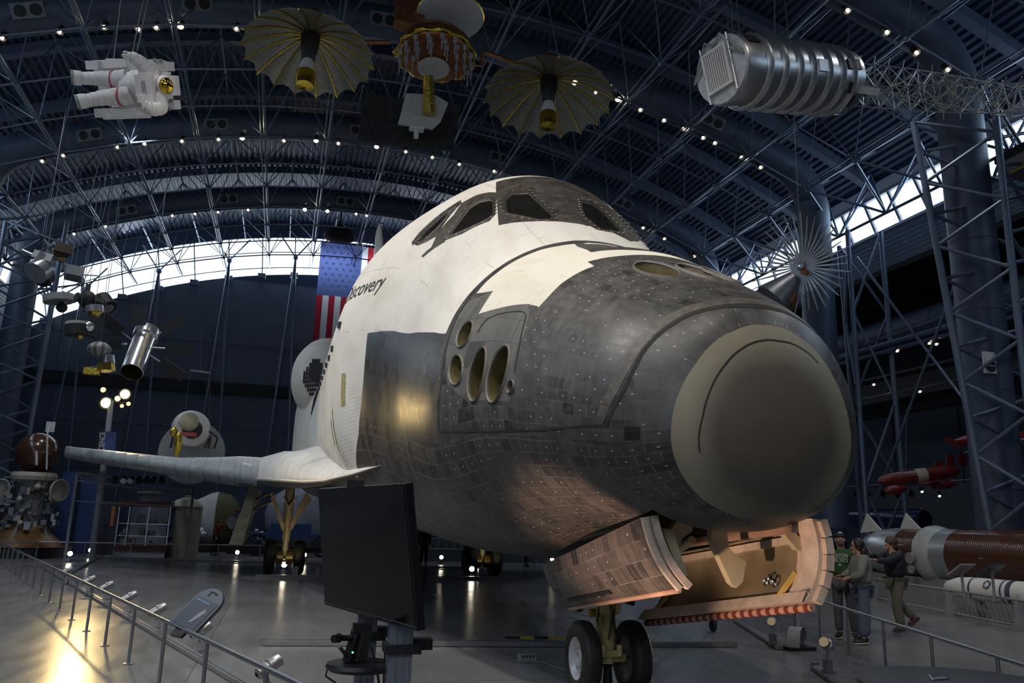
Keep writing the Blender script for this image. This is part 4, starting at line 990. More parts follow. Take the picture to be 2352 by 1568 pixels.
# --- spacesuit with backpack, lying flat in the air, head to the right, feet to the camera's left
def astronaut():
    c = at(290, 195, X=9.0); T = empty('space_suit', c, 'white space suit with gold visor and jet backpack hanging at the upper left', 'space suit')
    def P(px, py, dd=0.): return deep(px, py, ((c-CAM).dot(CF))+dd)
    def limb(name, pts, mt=M_SUIT, sub=True, extra=None):
        m = bpy.data.meshes.new(name); me = MB()
        path = [p for p, r in pts]; n = 14
        # resample with soft folds
        t = np.linspace(0, len(path)-1, 36); pp = []; rr = []
        for k in t:
            i = min(int(k), len(path)-2); f = k-i; pp.append(path[i].lerp(path[i+1], f)); rr.append((pts[i][1]*(1-f)+pts[i+1][1]*f)*(1+.035*math.sin(k*9)))
        me.tube(pp, rr, n); return me.build(name, mt, T, 60)
    # body: one continuous torso + legs + arms skin
    me = MB()
    def seg(pts, n=16):
        t = np.linspace(0, len(pts)-1, 40); pp, rr = [], []
        for k in t:
            i = min(int(k), len(pts)-2); f = k-i; f = f*f*(3-2*f); pp.append(pts[i][0].lerp(pts[i+1][0], k-i)); rr.append((pts[i][1]*(1-f)+pts[i+1][1]*f)*(1+.03*math.sin(k*11)))
        me.tube(pp, rr, n)
    seg([(P(268,200,0),.13),(P(290,198,0),.22),(P(318,195,0),.26),(P(348,195,0),.27),(P(368,198,0),.20)])
    seg([(P(290,182,-.05),.17),(P(262,183,-.1),.155),(P(232,180,-.16),.13),(P(205,180,-.2),.115),(P(184,180,-.25),.105)])
    seg([(P(300,215,-.05),.18),(P(270,222,-.1),.16),(P(240,224,-.16),.135),(P(215,228,-.2),.12),(P(196,232,-.25),.11)])
    seg([(P(352,178,0),.15),(P(335,158,-.1),.13),(P(322,142,-.2),.115),(P(306,132,-.32),.10),(P(300,128,-.36),.085)])
    seg([(P(362,222,0),.15),(P(368,246,-.1),.14),(P(352,252,-.25),.115),(P(340,246,-.35),.10),(P(336,240,-.38),.085)])
    body = me.build('suit_body', M_SUIT, T, 70)
    for (a, b) in (((188,180,-.24),(168,178,-.3)),((200,231,-.24),(180,234,-.3))):
        m2 = MB(); p, q = P(*a), P(*b); m2.tube([p, p.lerp(q,.5), q], [.12,.13,.125], 16); m2.build('boot', M_SUIT, T, 60)
        m3 = MB(); d = (q-p).normalized(); m3.cyl(q-d*.01, q+d*.035, .13, n=18); m3.build('boot_sole', M_SOLE, T, 40)
    for a, b, r in (((259,183,-.1),(262,183,-.1),.165),((276,221,-.1),(279,221,-.1),.172)):
        m2 = MB(); p, q = P(*a), P(*b); m2.cyl(p, p+(q-p).normalized()*.025, r, n=18); m2.build('red_stripe', M_RED, T, 40)
    # helmet
    h = P(381,196,-.02); m2 = MB(); m2.ball(h, .185, 20, 12); hel = m2.build('helmet', M_SUITH, T, True)
    vd = (CAM-h).normalized()+Vector((0,-.25,.0)); vd.normalize()
    m2 = MB(); m2.ball(h+vd*.055, .158, 20, 12); m2.build('gold_visor', M_VISOR, hel, True)
    m2 = MB(); f, r, u = frame(P(400,198)-P(300,196), CAM-h)
    for s in (-1,1): m2.box(h+r*.19*s+f*.04+u*.02, (.12,.08,.10), Matrix((f,r,u)).transposed())
    m2.box(h+f*.16+u*.0, (.10,.34,.2), Matrix((f,r,u)).transposed()); m2.build('helmet_lamps', M_SUITH, hel)
    rot = Matrix((f,r,u)).transposed()
    m2 = MB(); m2.box(P(333,196,-.27), (.30,.36,.13), rot); m2.box(P(337,228,-.24),(.28,.11,.12),rot); ch = m2.build('chest_pack', M_SUITH, T)
    m2 = MB(); m2.box(P(339,184,-.34)+u*.0, (.05,.09,.02), rot); m2.build('red_label', M_RED, ch)
    m2 = MB(); m2.box(P(332,200,-.34), (.015,.22,.012), rot); m2.box(P(327,200,-.34), (.015,.2,.012), rot); m2.build('control_strip', M_GREYP, ch)
    # gloves with fingers
    for c0, d0 in ((P(298,127,-.38), P(290,131,-.42)-P(300,127,-.36)), (P(334,238,-.40), P(330,240,-.5)-P(336,239,-.38))):
        m2 = MB(); f2, r2, u2 = frame(d0, CAM-c0); m2.ball(c0, (.07,.06,.05), 12, 8, Matrix((f2,r2,u2)).transposed())
        for k in range(4): m2.tube([c0+f2*.04+r2*(k-1.5)*.028, c0+f2*(.10+.01*(k in (1,2)))+r2*(k-1.5)*.03, c0+f2*.13+r2*(k-1.5)*.03-u2*.02], [.017,.016,.012], 8)
        m2.tube([c0+r2*.05, c0+r2*.085+f2*.05, c0+r2*.08+f2*.09], [.018,.016,.012], 8); m2.build('glove', M_SUIT, T, 60)
    # jet backpack: a deep frame behind the wearer with arm rests and four nozzle towers
    m2 = MB(); m2.box(P(318,192,.42), (.95,.85,.32), rot); m2.box(P(262,190,.35), (.5,.62,.2), rot); m2.box(P(372,152,.28), (.34,.16,.3), rot); m2.box(P(386,240,.28), (.34,.16,.3), rot)
    pk = m2.build('jet_backpack', M_SUITH, T)
    m2 = MB()
    for a, b in (((215,152),(290,148)),((235,262),(345,258))):
        m2 = MB(); m2.beam(P(*a,-.05), P(*b,.2), .12, .16); m2.box(P(a[0]+2,a[1]-2,-.05), (.22,.15,.2), rot); m2.build('arm_rest', M_SUITH, pk)
    m2 = MB()
    for a in ((355,138),(368,140),(392,232),(390,250)): m2.cyl(P(a[0],a[1],.1), P(a[0]+3,a[1]-2,.0), .03, .02, n=10)
    m2.build('thruster_tip', M_GREYP, pk)
    for (px, py, pd, qx) in ((305,118,.2,330),(316,116,.25,336),(260,148,.2,246)):
        a = P(px,py,pd); b = a+Vector((.3,0,0)); b.z = 17.4; b.y += (-.3 if px > 300 else .25); cable(T, a, b)
astronaut()

# --- relay satellite with two umbrella dishes
def satellite():
    X0 = 18.0; c = at(992, 110, X=X0); T = empty('relay_satellite', c, 'gold foil satellite with two wide umbrella dishes hanging under the roof apex', 'satellite')
    rad = lambda a, b: (at(*a, X=X0)-at(*b, X=X0)).length/2
    def dish(apex, low, Rr, up, seed):
        """umbrella dish: apex at the back, opening down towards the viewer"""
        f = Vector((-.13, low[2], -1)); f.normalize(); a = Vector((0,1,0)); a = (a-f*a.dot(f)).normalized(); b = f.cross(a)
        o = at(*apex, X=X0); nr = 18; H = Rr*.40
        prof = lambda u: (u*Rr, H*u*u)
        mb = MB(); rows = []
        N_, b_ = newmat('mesh_dish_%d' % seed); tr = N_.n('ShaderNodeBsdfTransparent'); mx = N_.n('ShaderNodeMixShader'); tc = N_.n('ShaderNodeTexCoord'); nz = N_.noise(tc.outputs['Object'], 26., 3)
        N_.put(mx.inputs[0], N_.ramp_f(nz, .05, .62)); b_.inputs['Base Color'].default_value = (.34,.33,.27,1); b_.inputs['Roughness'].default_value = .4; b_.inputs['Metallic'].default_value = .5
        N_.t.links.new(tr.outputs[0], mx.inputs[1]); N_.t.links.new(b_.outputs[0], mx.inputs[2]); N_.t.links.new(mx.outputs[0], N_.t.nodes['Material Output'].inputs[0])
        for i in range(9):
            u = i/8; r = []
            for k in range(nr*6+1):
                t = 2*PI*k/(nr*6); sc = 1-.055*u*abs(math.sin(t*nr/2)); R, h = prof(u*sc); h -= .06*u*abs(math.sin(t*nr/2))
                r.append(o+f*h+(a*math.cos(t)+b*math.sin(t))*max(R,.02))
            rows.append(r)
        mb.grid(rows); d = mb.build('umbrella_dish', N_.m, T, True)
        for k in range(nr):
            t = 2*PI*k/nr; pts = []
            for i in range(8):
                R, h = prof(i/7); pts.append(o+f*(h+.012)+(a*math.cos(t)+b*math.sin(t))*R)
            m2 = MB(); m2.tube(pts, .030, 6); m2.build('rib', M_GOLD, d, True)
        m2 = MB(); m2.lathe([(.02,-.45),(.24,-.42),(.25,-.1),(.30,.1),(.28,.4),(.20,.92),(.17,.96)], o, f, 20); m2.build('dark_feed_cone', M_BLK, T, 40)
        m2 = MB(); m2.lathe([(.16,.96),(.28,1.40),(.28,1.42)], o, f, 20); m2.build('white_feed_collar', M_WHITE, T, 40)
        m2 = MB(); m2.lathe([(.29,1.42),(.30,1.72),(.27,1.9),(.02,1.95)], o, f, 20); m2.build('gold_feed_cup', mat('bright_gold', (.60,.42,.05), .2, 1., .2, 6.), T, 30)
        m2 = MB(); m2.cyl(o-f*.9, o-f*.3, .22, n=14); m2.mi = 1; m2.cyl(o-f*.95, o-f*.88, .24, n=14); m2.build('dish_hub', [M_BLK, M_COPPER], T, 40)
        return o
    o1 = dish((714,82), (0,0,.02), rad((553,110),(872,150))*.97, 1, 1); o2 = dish((1261,182), (0,0,.04), rad((1118,218),(1408,232))*.97, 1, 2)
    # body: hexagonal foil box with a ring of rod antennas, a big white disc above and a small one in front
    q = lambda px, py, d=0.: at(px, py, X=X0+d)
    fd = Vector((-.13,.02,-1)).normalized(); ra = Vector((0,1,0)); ra = (ra-fd*ra.dot(fd)).normalized(); rb = fd.cross(ra); Rb = rad((918,140),(1085,140)); bc = q(1001,134)
    m2 = MB(); m2.lathe([(.02,0),(Rb*.96,0),(Rb,-.06),(Rb*.97,-.45),(Rb*.75,-.8),(.3,-.85)], bc, fd, 14); m2.build('foil_body', M_COPPER, T)
    m2 = MB(); m2.tube([bc-fd*.1+(ra*math.cos(t)+rb*math.sin(t))*Rb*(1.02+.04*math.sin(t*11)) for t in np.linspace(0, 2*PI, 50)], [.07+.03*math.sin(k*1.7) for k in range(50)], 8)
    m2.tube([q(905,118,.2),q(908,126,.2),q(925,122,.1)], .07, 8); m2.build('gold_foil_edge', M_GOLD, T, 60)
    dc = q(1034,41); R2 = rad((960,40),(1108,40)); m2 = MB(); m2.lathe([(.02,0),(R2*.98,0),(R2,-.03),(R2*.95,-.10),(.3,-.25)], dc, fd, 44); m2.build('white_disc', M_WHITE, T, 40)
    m2 = MB(); m2.lathe([(R2*1.0,-.02),(R2*1.03,-.06),(R2*.99,-.12)], dc, fd, 44); m2.build('gold_disc_rim', M_GOLD, T, 40)
    m2 = MB()
    for a, b in (((1000,60),(990,105)),((1065,66),(1050,100))): m2.cyl(q(*a)+fd*.02, q(*b), .015, n=6)
    m2.build('disc_stay', M_GOLD, T)
    R3 = rad((954,118),(1026,118)); m2 = MB(); m2.lathe([(.02,.10),(R3,.10),(R3*1.02,.06),(R3*.9,-.02)], bc+fd*.03+rb*(-.32*Rb if rb.x < 0 else .32*Rb), fd, 30); m2.build('small_white_disc', M_WHITE, T, 40)
    for rr, m_ in ((.60,9),(.80,13),(.97,17)):
        for i in range(m_):
            t = 2*PI*i/m_+.3*rr; p = bc+(ra*math.cos(t)+rb*math.sin(t))*Rb*rr
            if (p-bc).dot(rb)*(1 if rb.x > 0 else -1) > .28*Rb: continue
            m2 = MB(); m2.cyl(p, p+fd*.13, .07, n=10); m2.cyl(p+fd*.13, p+fd*.62, .024, n=6); m2.build('rod_antenna', M_GREYROD, T, 50)
    # lower arm with the pale tilted antenna plate
    m2 = MB(); m2.cyl(q(984,175,-.4), q(986,262,-.2), .16, .22, n=8); m2.build('gold_arm', M_GOLD, T)
    m2 = MB(); pl = [q(933,214),q(1000,218),(q(1030,236)),q(1012,280),q(994,296),q(975,293),q(954,290),q(915,284),(q(922,258))]; m2.prism(pl, (.18,0,.05)); m2.build('pale_plate', mat('pale_plate', (.50,.50,.47), .6), T)
    m2 = MB(); m2.box(q(957,296),(.2,.45,.12)); m2.box(q(956,306),(.1,.14,.35)); m2.build('plate_foot', M_WHITE, T)
    # folded dark panels below
    m2 = MB(); m2.prism([q(835,215,1.),q(905,222,1.),q(895,330,1.),q(822,320,1.)], (.1,0,0)); m2.prism([q(905,222,1.),q(1060,240,1.),(q(1040,345,1.)),q(895,330,1.)], (.1,0,0)); m2.build('dark_panel', mat('dark_cell_panel', (.030,.030,.033), .45, .1, .4, 5.), T)
    # booms
    m2 = MB(); m2.tube([q(770,96),q(895,97)], .07, 8); m2.tube([q(1085,128),q(1090,150),q(1105,152),(q(1108,122)),q(1120,122)], .055, 8); m2.tube([q(1120,122),q(1225,160)], .07, 8); m2.build('boom', M_COPPER, T, 60)
    m2 = MB(); m2.box(q(940,25,.5),(.8,.9,1.1)); m2.box(q(930,50,.3),(.5,.7,.3)); m2.build('upper_foil_box', M_COPPER, T)
    for a, b in (((925,10),(920,-120)),((1030,5),(1045,-120)),((715,35),(718,-90)),((1262,135),(1265,10))):
        p = q(*a, .3); e = Vector((p.x, p.y, 19.4)); cable(T, p, e)
M_GREYROD = mat('pale_rod', (.40,.42,.45), .45, .1)
satellite()

# --- silver canister with the lattice mast unrolling to the right
def canister():
    a, b = deep(1660,160,15.2), deep(1925,190,16.9); ax = (b-a).normalized(); L = (b-a).length; T = empty('mast_canister', (a+b)/2, 'silver ribbed canister with lattice mast, hanging at the upper right', 'spacecraft')
    R = .66; prof = [(R*.98,0),(R,.03),(R,.45)]
    rib = [.50,.86,1.22,1.55,1.95,2.3,2.6]; sc = L/2.9
    for h in rib: prof += [(R,h*sc-.09),(R*1.07,h*sc-.045),(R*1.10,h*sc),(R*1.07,h*sc+.045),(R,h*sc+.09)]
    prof += [(R,L),(R*.6,L+.03)]
    m2 = MB(); m2.lathe(prof, a, ax, 40); m2.build('drum', M_SILV, T, 30)
    m2 = MB(); m2.lathe([(R*.98,0),(R*.96,-.06),(R*.5,-.10),(.02,-.11)], a, ax, 40); lid = m2.build('end_cap', mat('cap_blanket', (.50,.51,.52), .5, .3, .2, 9.), T, 40)
    f, r, u = frame(ax, (0,0,1)); rot = Matrix((f,r,u)).transposed()
    m2 = MB(); m2.box(a-ax*.14, (.07,.62,.80), rot)
    m2.build('white_radiator', M_WHITE, lid)
    m2 = MB()
    for k in range(10): m2.box(a-ax*.18+r*(-.24+.053*k), (.015,.012,.70), rot)
    m2.build('radiator_slits', M_GREYP, lid)
    m2 = MB()
    for s in (-1,1):
        for w in (-.62,.62): m2.cyl(a-ax*.12+r*s*.35+u*w*.9, a-ax*.12+r*s*.35-u*w*.1, .02, n=6); m2.cyl(a-ax*.12+r*w*1.05+u*.0, a-ax*.12+r*.2*s+u*.62, .02, n=6)
    m2.build('cap_struts', M_SILV, lid)
    side = (CAM-(a+b)/2); side = (side-ax*side.dot(ax)).normalized()
    m2 = MB(); m2.box(a+ax*(L-.05)+side*.68+u*-.1, (.22,.14,.52), Matrix((f, f.cross(side).normalized(), side)).transposed() @ Matrix.Rotation(0,3,'X')); m2.build('white_box', M_WHITE, T)
    m2 = MB(); up = side.cross(ax).normalized() if side.cross(ax).z > 0 else -side.cross(ax).normalized()
    for h, t, w in ((.28,1.1,.3),(.62,-.9,.1),(L-.45,.6,.16),(L-.25,.62,.2),(L-.4,-.1,.14),(L-.28,-.5,.16)):
        d = side*math.cos(t)+up*math.sin(t); m2.box(a+ax*h+d*(R-.02), (w,.22,.10), Matrix((f, f.cross(d).normalized(), d)).transposed())
    m2.build('dark_fittings', M_BLK, T)
    m2 = MB(); d = side*math.cos(.45)+up*math.sin(.45); m2.box(a+ax*(L*.62)+d*(R-.01), (.32,.24,.06), Matrix((f, f.cross(d).normalized(), d)).transposed()); m2.build('access_plate', M_SILV, T)
    # mast: square bays of thin rods twisting along, with loose bands through it
    e = deep(2420,238,16.6); d = (e-b); Lm = d.length; d.normalize(); s1 = d.cross(Vector((0,0,1))).normalized(); s2 = s1.cross(d); nb = 14; w = .42
    cor = lambda k, i: b+d*(Lm*k/nb)+(s1*math.cos(PI/4+PI/2*i+k*.10)+s2*math.sin(PI/4+PI/2*i+k*.10))*w
    m2 = MB()
    for k in range(1, nb+1):
        for i in range(4):
            m2.cyl(cor(k,i), cor(k,(i+1)%4), .012, n=5)
            if k < nb: m2.cyl(cor(k,i), cor(k+1,i), .014, n=5); m2.cyl(cor(k,i), cor(k+1,(i+1)%4), .009, n=5); m2.cyl(cor(k,(i+1)%4), cor(k+1,i), .007, n=5)
            p = cor(k,i); m2.cyl(p, p+(p-(b+d*(Lm*k/nb))).normalized()*.16, .01, n=5)
    m2.build('lattice_mast', M_SILV, T)
    m2 = MB()
    for i in range(3):
        m2.tube([b+d*(Lm*t)+(s1*math.cos(i*2.1+t*16)+s2*math.sin(i*2.1+t*16))*(.22+.08*math.sin(t*40)) for t in np.linspace(.02,1,70)], .018, 6)
    m2.build('cable_run', M_CREAM, T, True)
    for px, py, k in ((1690,85,.3),(1690,85,.5),(1853,108,1.9)):
        p = a+ax*k+Vector((0,0,R)); cable(T, p, Vector((p.x+.15*k, p.y+(.25 if k == .5 else 0), 16.2)))
canister()

# --- spiky antenna: flat ribs fanning round a hub, with a silver cone behind
def burst():
    X0 = 15.5; q = lambda px, py, d=0.: at(px, py, X=X0+d); c = q(1842,612); T = empty('rib_antenna', c, 'spiky fan of pale metal ribs on an orange hub, hanging right of the nose', 'antenna')
    nrm = (CAM-c).normalized(); nrm = (nrm*.8+Vector((0,.55,.1))).normalized(); a = Vector((0,0,1)); a = (a-nrm*a.dot(nrm)).normalized(); b = nrm.cross(a); Rr = (q(1842,612)-q(1770,530)).length
    for k in range(40):
        t = 2*PI*k/40; d = a*math.cos(t)+b*math.sin(t); w = nrm.cross(d); r = Rr*(1.05+.06*math.sin(k*2.3))
        m2 = MB(); p0, p1, p2 = c+d*.15, c+d*r*.55+nrm*.10, c+d*r+nrm*.36
        m2.hexa([p0-w*.02-nrm*.01, p0+w*.02-nrm*.01, p0+w*.02+nrm*.01, p0-w*.02+nrm*.01, p1-w*.035, p1+w*.035, p1+w*.035+nrm*.015, p1-w*.035+nrm*.015])
        m2.hexa([p1-w*.035, p1+w*.035, p1+w*.035+nrm*.015, p1-w*.035+nrm*.015, p2-w*.012, p2+w*.012, p2+w*.012+nrm*.01, p2-w*.012+nrm*.01])
        m2.build('rib', M_RIBM, T)
    m2 = MB(); m2.lathe([(.02,.2),(.10,.18),(.16,.05),(.18,-.15)], c, nrm, 16); m2.build('hub', M_SILV, T, 40)
    m2 = MB(); e = q(1890,598); m2.cyl(c, e, .10, n=10); m2.ball(e, .3, 12, 8); m2.build('rear_drum', M_BLK, T, 40)
    m2 = MB(); m2.cyl(q(1845,625,-.2), q(1868,622,.2), .09, n=10); m2.build('orange_foil', mat('orange_foil', (.45,.19,.03), .4, .4, .4, 12.), T, 40)
    m2 = MB(); m2.cyl(q(1825,640,.3), q(1775,690,.6), .28, .62, n=20); m2.build('silver_cone', mat('dull_silver', (.20,.20,.21), .4, .5), T, 40)
    m2 = MB(); m2.cyl(q(1815,680,.4), q(1800,698,.4), .3, n=14); m2.build('copper_cap', M_COPPER, T, 40)
    cable(T, q(1840,600), Vector((X0, c.y, 15.6)))
M_RIBM = mat('pale_rib_metal', (.52,.52,.53), .4, .6, .1, 5.)
burst()

# --- silver telescope with six dark paddles
def telescope():
    X0 = 30.; q = lambda px, py, d=0.: at(px, py, X=X0+d); a, b = q(337,765,.8), q(303,854,-.8); ax = (b-a).normalized(); L = (b-a).length
    T = empty('orbiting_telescope', (a+b)/2, 'shiny silver telescope tube with six dark paddles hanging at the left', 'satellite'); R = (q(278,850)-q(331,850)).length/2
    m2 = MB(); m2.lathe([(R*1.15,-.1),(R*1.18,.0),(R*1.18,.35),(R,.45),(R,L),(R*.95,L+.02)], a, ax, 26); m2.build('tube', M_CHRM, T, 30)
    m2 = MB(); m2.lathe([(R*.94,L),(R*.92,L-1.0),(.02,L-1.05)], a, ax, 26); m2.build('dark_bore', mat('gold_bore', (.10,.08,.02), .3, .6), T, 30)
    m2 = MB(); m2.cyl(a-ax*.2, a, R*.9, n=20); m2.build('upper_dome', M_SILV, T, 40)
    for (p, e, w) in (((318,768),(318,700),.62),((302,780),(228,722),.50),((350,775),(420,734),.5),((350,798),(447,804),.46),((345,815),(422,866),.46),((292,790),(250,787),.45)):
        m2 = MB(); s, t = q(*p), q(*e); s2 = s.lerp(t, .30); m2.cyl(s, s2, .035, n=6); m2.build('paddle_arm', M_SILV, T)
        m2 = MB(); m2.beam(s2, t, w, .05, CF); m2.build('dark_paddle', M_BLK, T)
    p = a; cable(T, p, Vector((p.x,p.y,17.5)), .015)
telescope()

# --- striped globe satellite, gold legs
def globe():
    X0 = 27.; q = lambda px, py, d=0.: at(px, py, X=X0+d); c = q(228,802); T = empty('striped_globe_satellite', c, 'small striped grey globe satellite on a gold foil body, left of the silver telescope', 'satellite')
    N, b = newmat('striped_globe'); tc = N.n('ShaderNodeTexCoord'); s = N.n('ShaderNodeSeparateXYZ'); N.t.links.new(tc.outputs['Object'], s.inputs[0])
    an = N.M('ARCTAN2', s.outputs[1], s.outputs[0]); st = N.M('GREATER_THAN', N.M('SINE', N.M('MULTIPLY', an, 9.)), .2); N.t.links.new(N.mix(st, (.34,.33,.33), (.12,.11,.12)), b.inputs['Base Color'])
    r = (q(200,802)-q(255,802)).length/2; m2 = MB(); m2.ball(c, (r,r,r*.72), 28, 14); m2.build('globe', N.m, T, True)
    m2 = MB(); m2.cyl(q(248,816), q(248,835), .22, .26, n=10); m2.build('collar', M_SILV, T, 40)
    m2 = MB(); m2.cyl(q(243,834), q(243,852), .30, .34, n=8); m2.box(q(212,853),(.3,.55,.25)); m2.cyl(q(225,848), q(232,838), .05, n=6); m2.cyl(q(252,838), q(263,852), .05, n=6); m2.build('gold_body', M_GOLD, T)
    m2 = MB(); m2.cyl(q(200,843), q(262,836), .02, n=6); m2.build('boom', M_SILV, T)
    cable(T, c+Vector((0,0,r*.7)), Vector((c.x,c.y,17.8)))
globe()

# --- the small dark probes hanging in the corner by the arched window
def probe(px, py, X0, label, parts, name='hanging_probe'):
    q = lambda dx, dy, d=0.: at(px+dx, py+dy, X=X0+d); c = q(0,0); T = empty(name, c, label, 'probe', 'small spacecraft hanging in the far left corner')
    S = X0/2000*1.1
    for (nm, kind, mt, a) in parts:
        m2 = MB()
        if kind == 'drum': m2.lathe([(.02,-a[3]),(a[2],-a[3]),(a[2],a[3]),(.02,a[3])], q(a[0],a[1]), a[4], 14)
        elif kind == 'ball': m2.ball(q(a[0],a[1]), a[2], 14, 10)
        elif kind == 'box': m2.box(q(a[0],a[1]), a[2], Euler(a[3]).to_matrix())
        elif kind == 'rod': m2.cyl(q(a[0],a[1]), q(a[2],a[3]), a[4], n=6)
        elif kind == 'dish': m2.lathe([(.02,0),(a[2]*.5,.08),(a[2],.3)], q(a[0],a[1]), a[3], 20)
        m2.build(nm, mt, T, 40)
    cable(T, c, Vector((c.x, c.y, arc(RL, thy(RL, c.y))[1])))
D1 = (-.6,.3,-.7)
probe(95,590,24,'silver and dark probe with square brown wings, topmost of the corner group', [('drum','drum',M_CHRM,(-5,30,.40,.22,D1)),('bus','box',M_GREYP,(4,4,(.4,.6,.3),(.2,.3,.1))),('wing','box',mat('brown_foil',(.06,.045,.03),.4,.3),(52,-20,(.08,.55,.36),(.1,.2,.3))),('wing','box',mat('brown_foil',(.06,.045,.03),.4,.3),(42,-4,(.08,.5,.4),(.4,.2,.2))),('arm','rod',M_SILV,(-45,-15,0,5,.06)),('foil_pack','box',M_SILV,(0,10,(.5,.5,.4),(.4,.1,.6)))])
probe(100,630,26,'round dark silver drum probe below the brown winged probe', [('drum','drum',M_CHRM,(-6,-10,.40,.16,D1)),('lower_drum','drum',M_BLK,(0,6,.34,.16,D1)),('antenna','rod',M_SILV,(0,0,10,-28,.05))])
probe(170,630,32,'small pale box probe against the bright window', [('bus','box',M_GREYP,(0,-2,(.7,.7,.45),(.1,.2,.2))),('mast','rod',M_SILV,(0,0,55,3,.03)),('mast','rod',M_SILV,(0,0,15,25,.03))])
probe(140,690,28,'wide flat dark probe with little wings in front of the window', [('bus','drum',M_GREYP,(-5,-4,.55,.13,(0,.2,1))),('wing','box',M_BLK,(18,-8,(.3,.6,.12),(.3,.2,.5))),('lower_ball','ball',M_BLK,(2,16,.2)),('strut','rod',M_SILV,(-5,0,2,16,.03)),('strut','rod',M_SILV,(20,-10,2,16,.03))])
probe(200,687,30,'black jagged round probe beside the flat dark probe', [('body','ball',M_BLK,(0,0,.36)),('fin','box',M_BLK,(0,-14,(.2,.2,.8),(0,.3,.2))),('fin','box',M_BLK,(14,0,(.3,.9,.2),(.3,.3,.2))),('fin','box',M_BLK,(-12,4,(.3,.7,.2),(.8,.3,.2)))])
probe(238,698,31,'dark grey knobbly probe rightmost of the corner group', [('body','drum',M_BLK,(0,0,.42,.3,(.3,.5,.6))),('arm','rod',M_GREYP,(0,0,-10,-8,.08)),('cap','ball',M_GREYP,(6,5,.3))])
probe(217,712,27,'small bright capsule with gold base below the dark probes', [('shell','drum',M_CHRM,(0,-2,.32,.12,(0,.2,1))),('gold_base','ball',M_GOLD,(0,8,.22))])
probe(178,752,26,'dark probe with pale ribbed drum and side paddle, above the striped globe', [('bus','drum',M_BLK,(0,6,.42,.18,(0,.1,1))),('ribbed_drum','drum',M_CREAM,(0,-3,.40,.14,(0,.1,1))),('ring','ball',M_CHRM,(24,0,.24)),('paddle','box',M_BLK,(38,-2,(.1,.5,.8),(.3,.2,.4))),('arm','rod',M_SILV,(-28,-10,0,0,.04)),('lamp','ball',M_GOLD,(5,20,.12))])

# --- white drum satellite with a broad collar disc, hanging low behind the wing
def drumsat():
    X0 = 33.; q = lambda px, py, d=0.: at(px, py, X=X0+d); c = q(443,990); T = empty('white_drum_satellite', c, 'white drum satellite with broad round collar hanging above the starboard wing', 'satellite')
    n_ = (CAM-c).normalized(); n_ = (n_+Vector((0,-.05,-.02))).normalized()
    R = (q(365,1040)-q(523,1040)).length/2; r2 = (q(398,975)-q(483,975)).length/2
    m2 = MB(); m2.lathe([(.02,-.6),(R*.7,-.62),(R,-.7),(R,-.8),(.1,-.85)], q(443,1040,.4), n_, 40); m2.build('collar_disc', mat('collar_white', (.42,.42,.44), .6), T, 40)
    m2 = MB(); m2.lathe([(r2*1.05,-1.6),(r2*1.02,-.3),(r2,.05),(r2*.9,.15),(r2*.55,.18)], q(441,985,-.8), n_, 32); m2.build('white_drum', M_WHITE, T, 40)
    m2 = MB(); m2.ball(q(434,968,-1.6), (.15,r2*.52,r2*.52), 20, 10); m2.build('cream_dome', mat('cream_dome', (.40,.37,.25), .6), T, True)
    m2 = MB(); m2.ball(q(409,1020,-1.9), (.12,.16,.55), 10, 8); m2.ball(q(399,992,-1.7), (.14,.16,.22), 10, 8); m2.build('gold_foil_patch', M_GOLD, T, 40)
    m2 = MB(); m2.box(q(434,997,-1.9),(.10,.6,.16)); m2.build('red_patch', M_RED, T)
    m2 = MB()
    for a, b in (((480,990),(500,1005)),((500,1005),(492,1030)),((484,1005),(478,1030)),((398,1000),(392,1028)),((470,1028),(484,1000))): m2.cyl(q(*a,-1.3), q(*b,-1.1), .04, n=6)
    m2.build('black_struts', M_BLK, T)
    m2 = MB(); m2.beam(q(437,850), q(482,856), .08, .08); bar = m2.build('spreader_bar', M_GREYP, T)
    for a, b in (((437,852),(425,950)),((482,857),(482,960)),((461,852),(463,760))): cable(T, q(*a), q(*b))
drumsat()

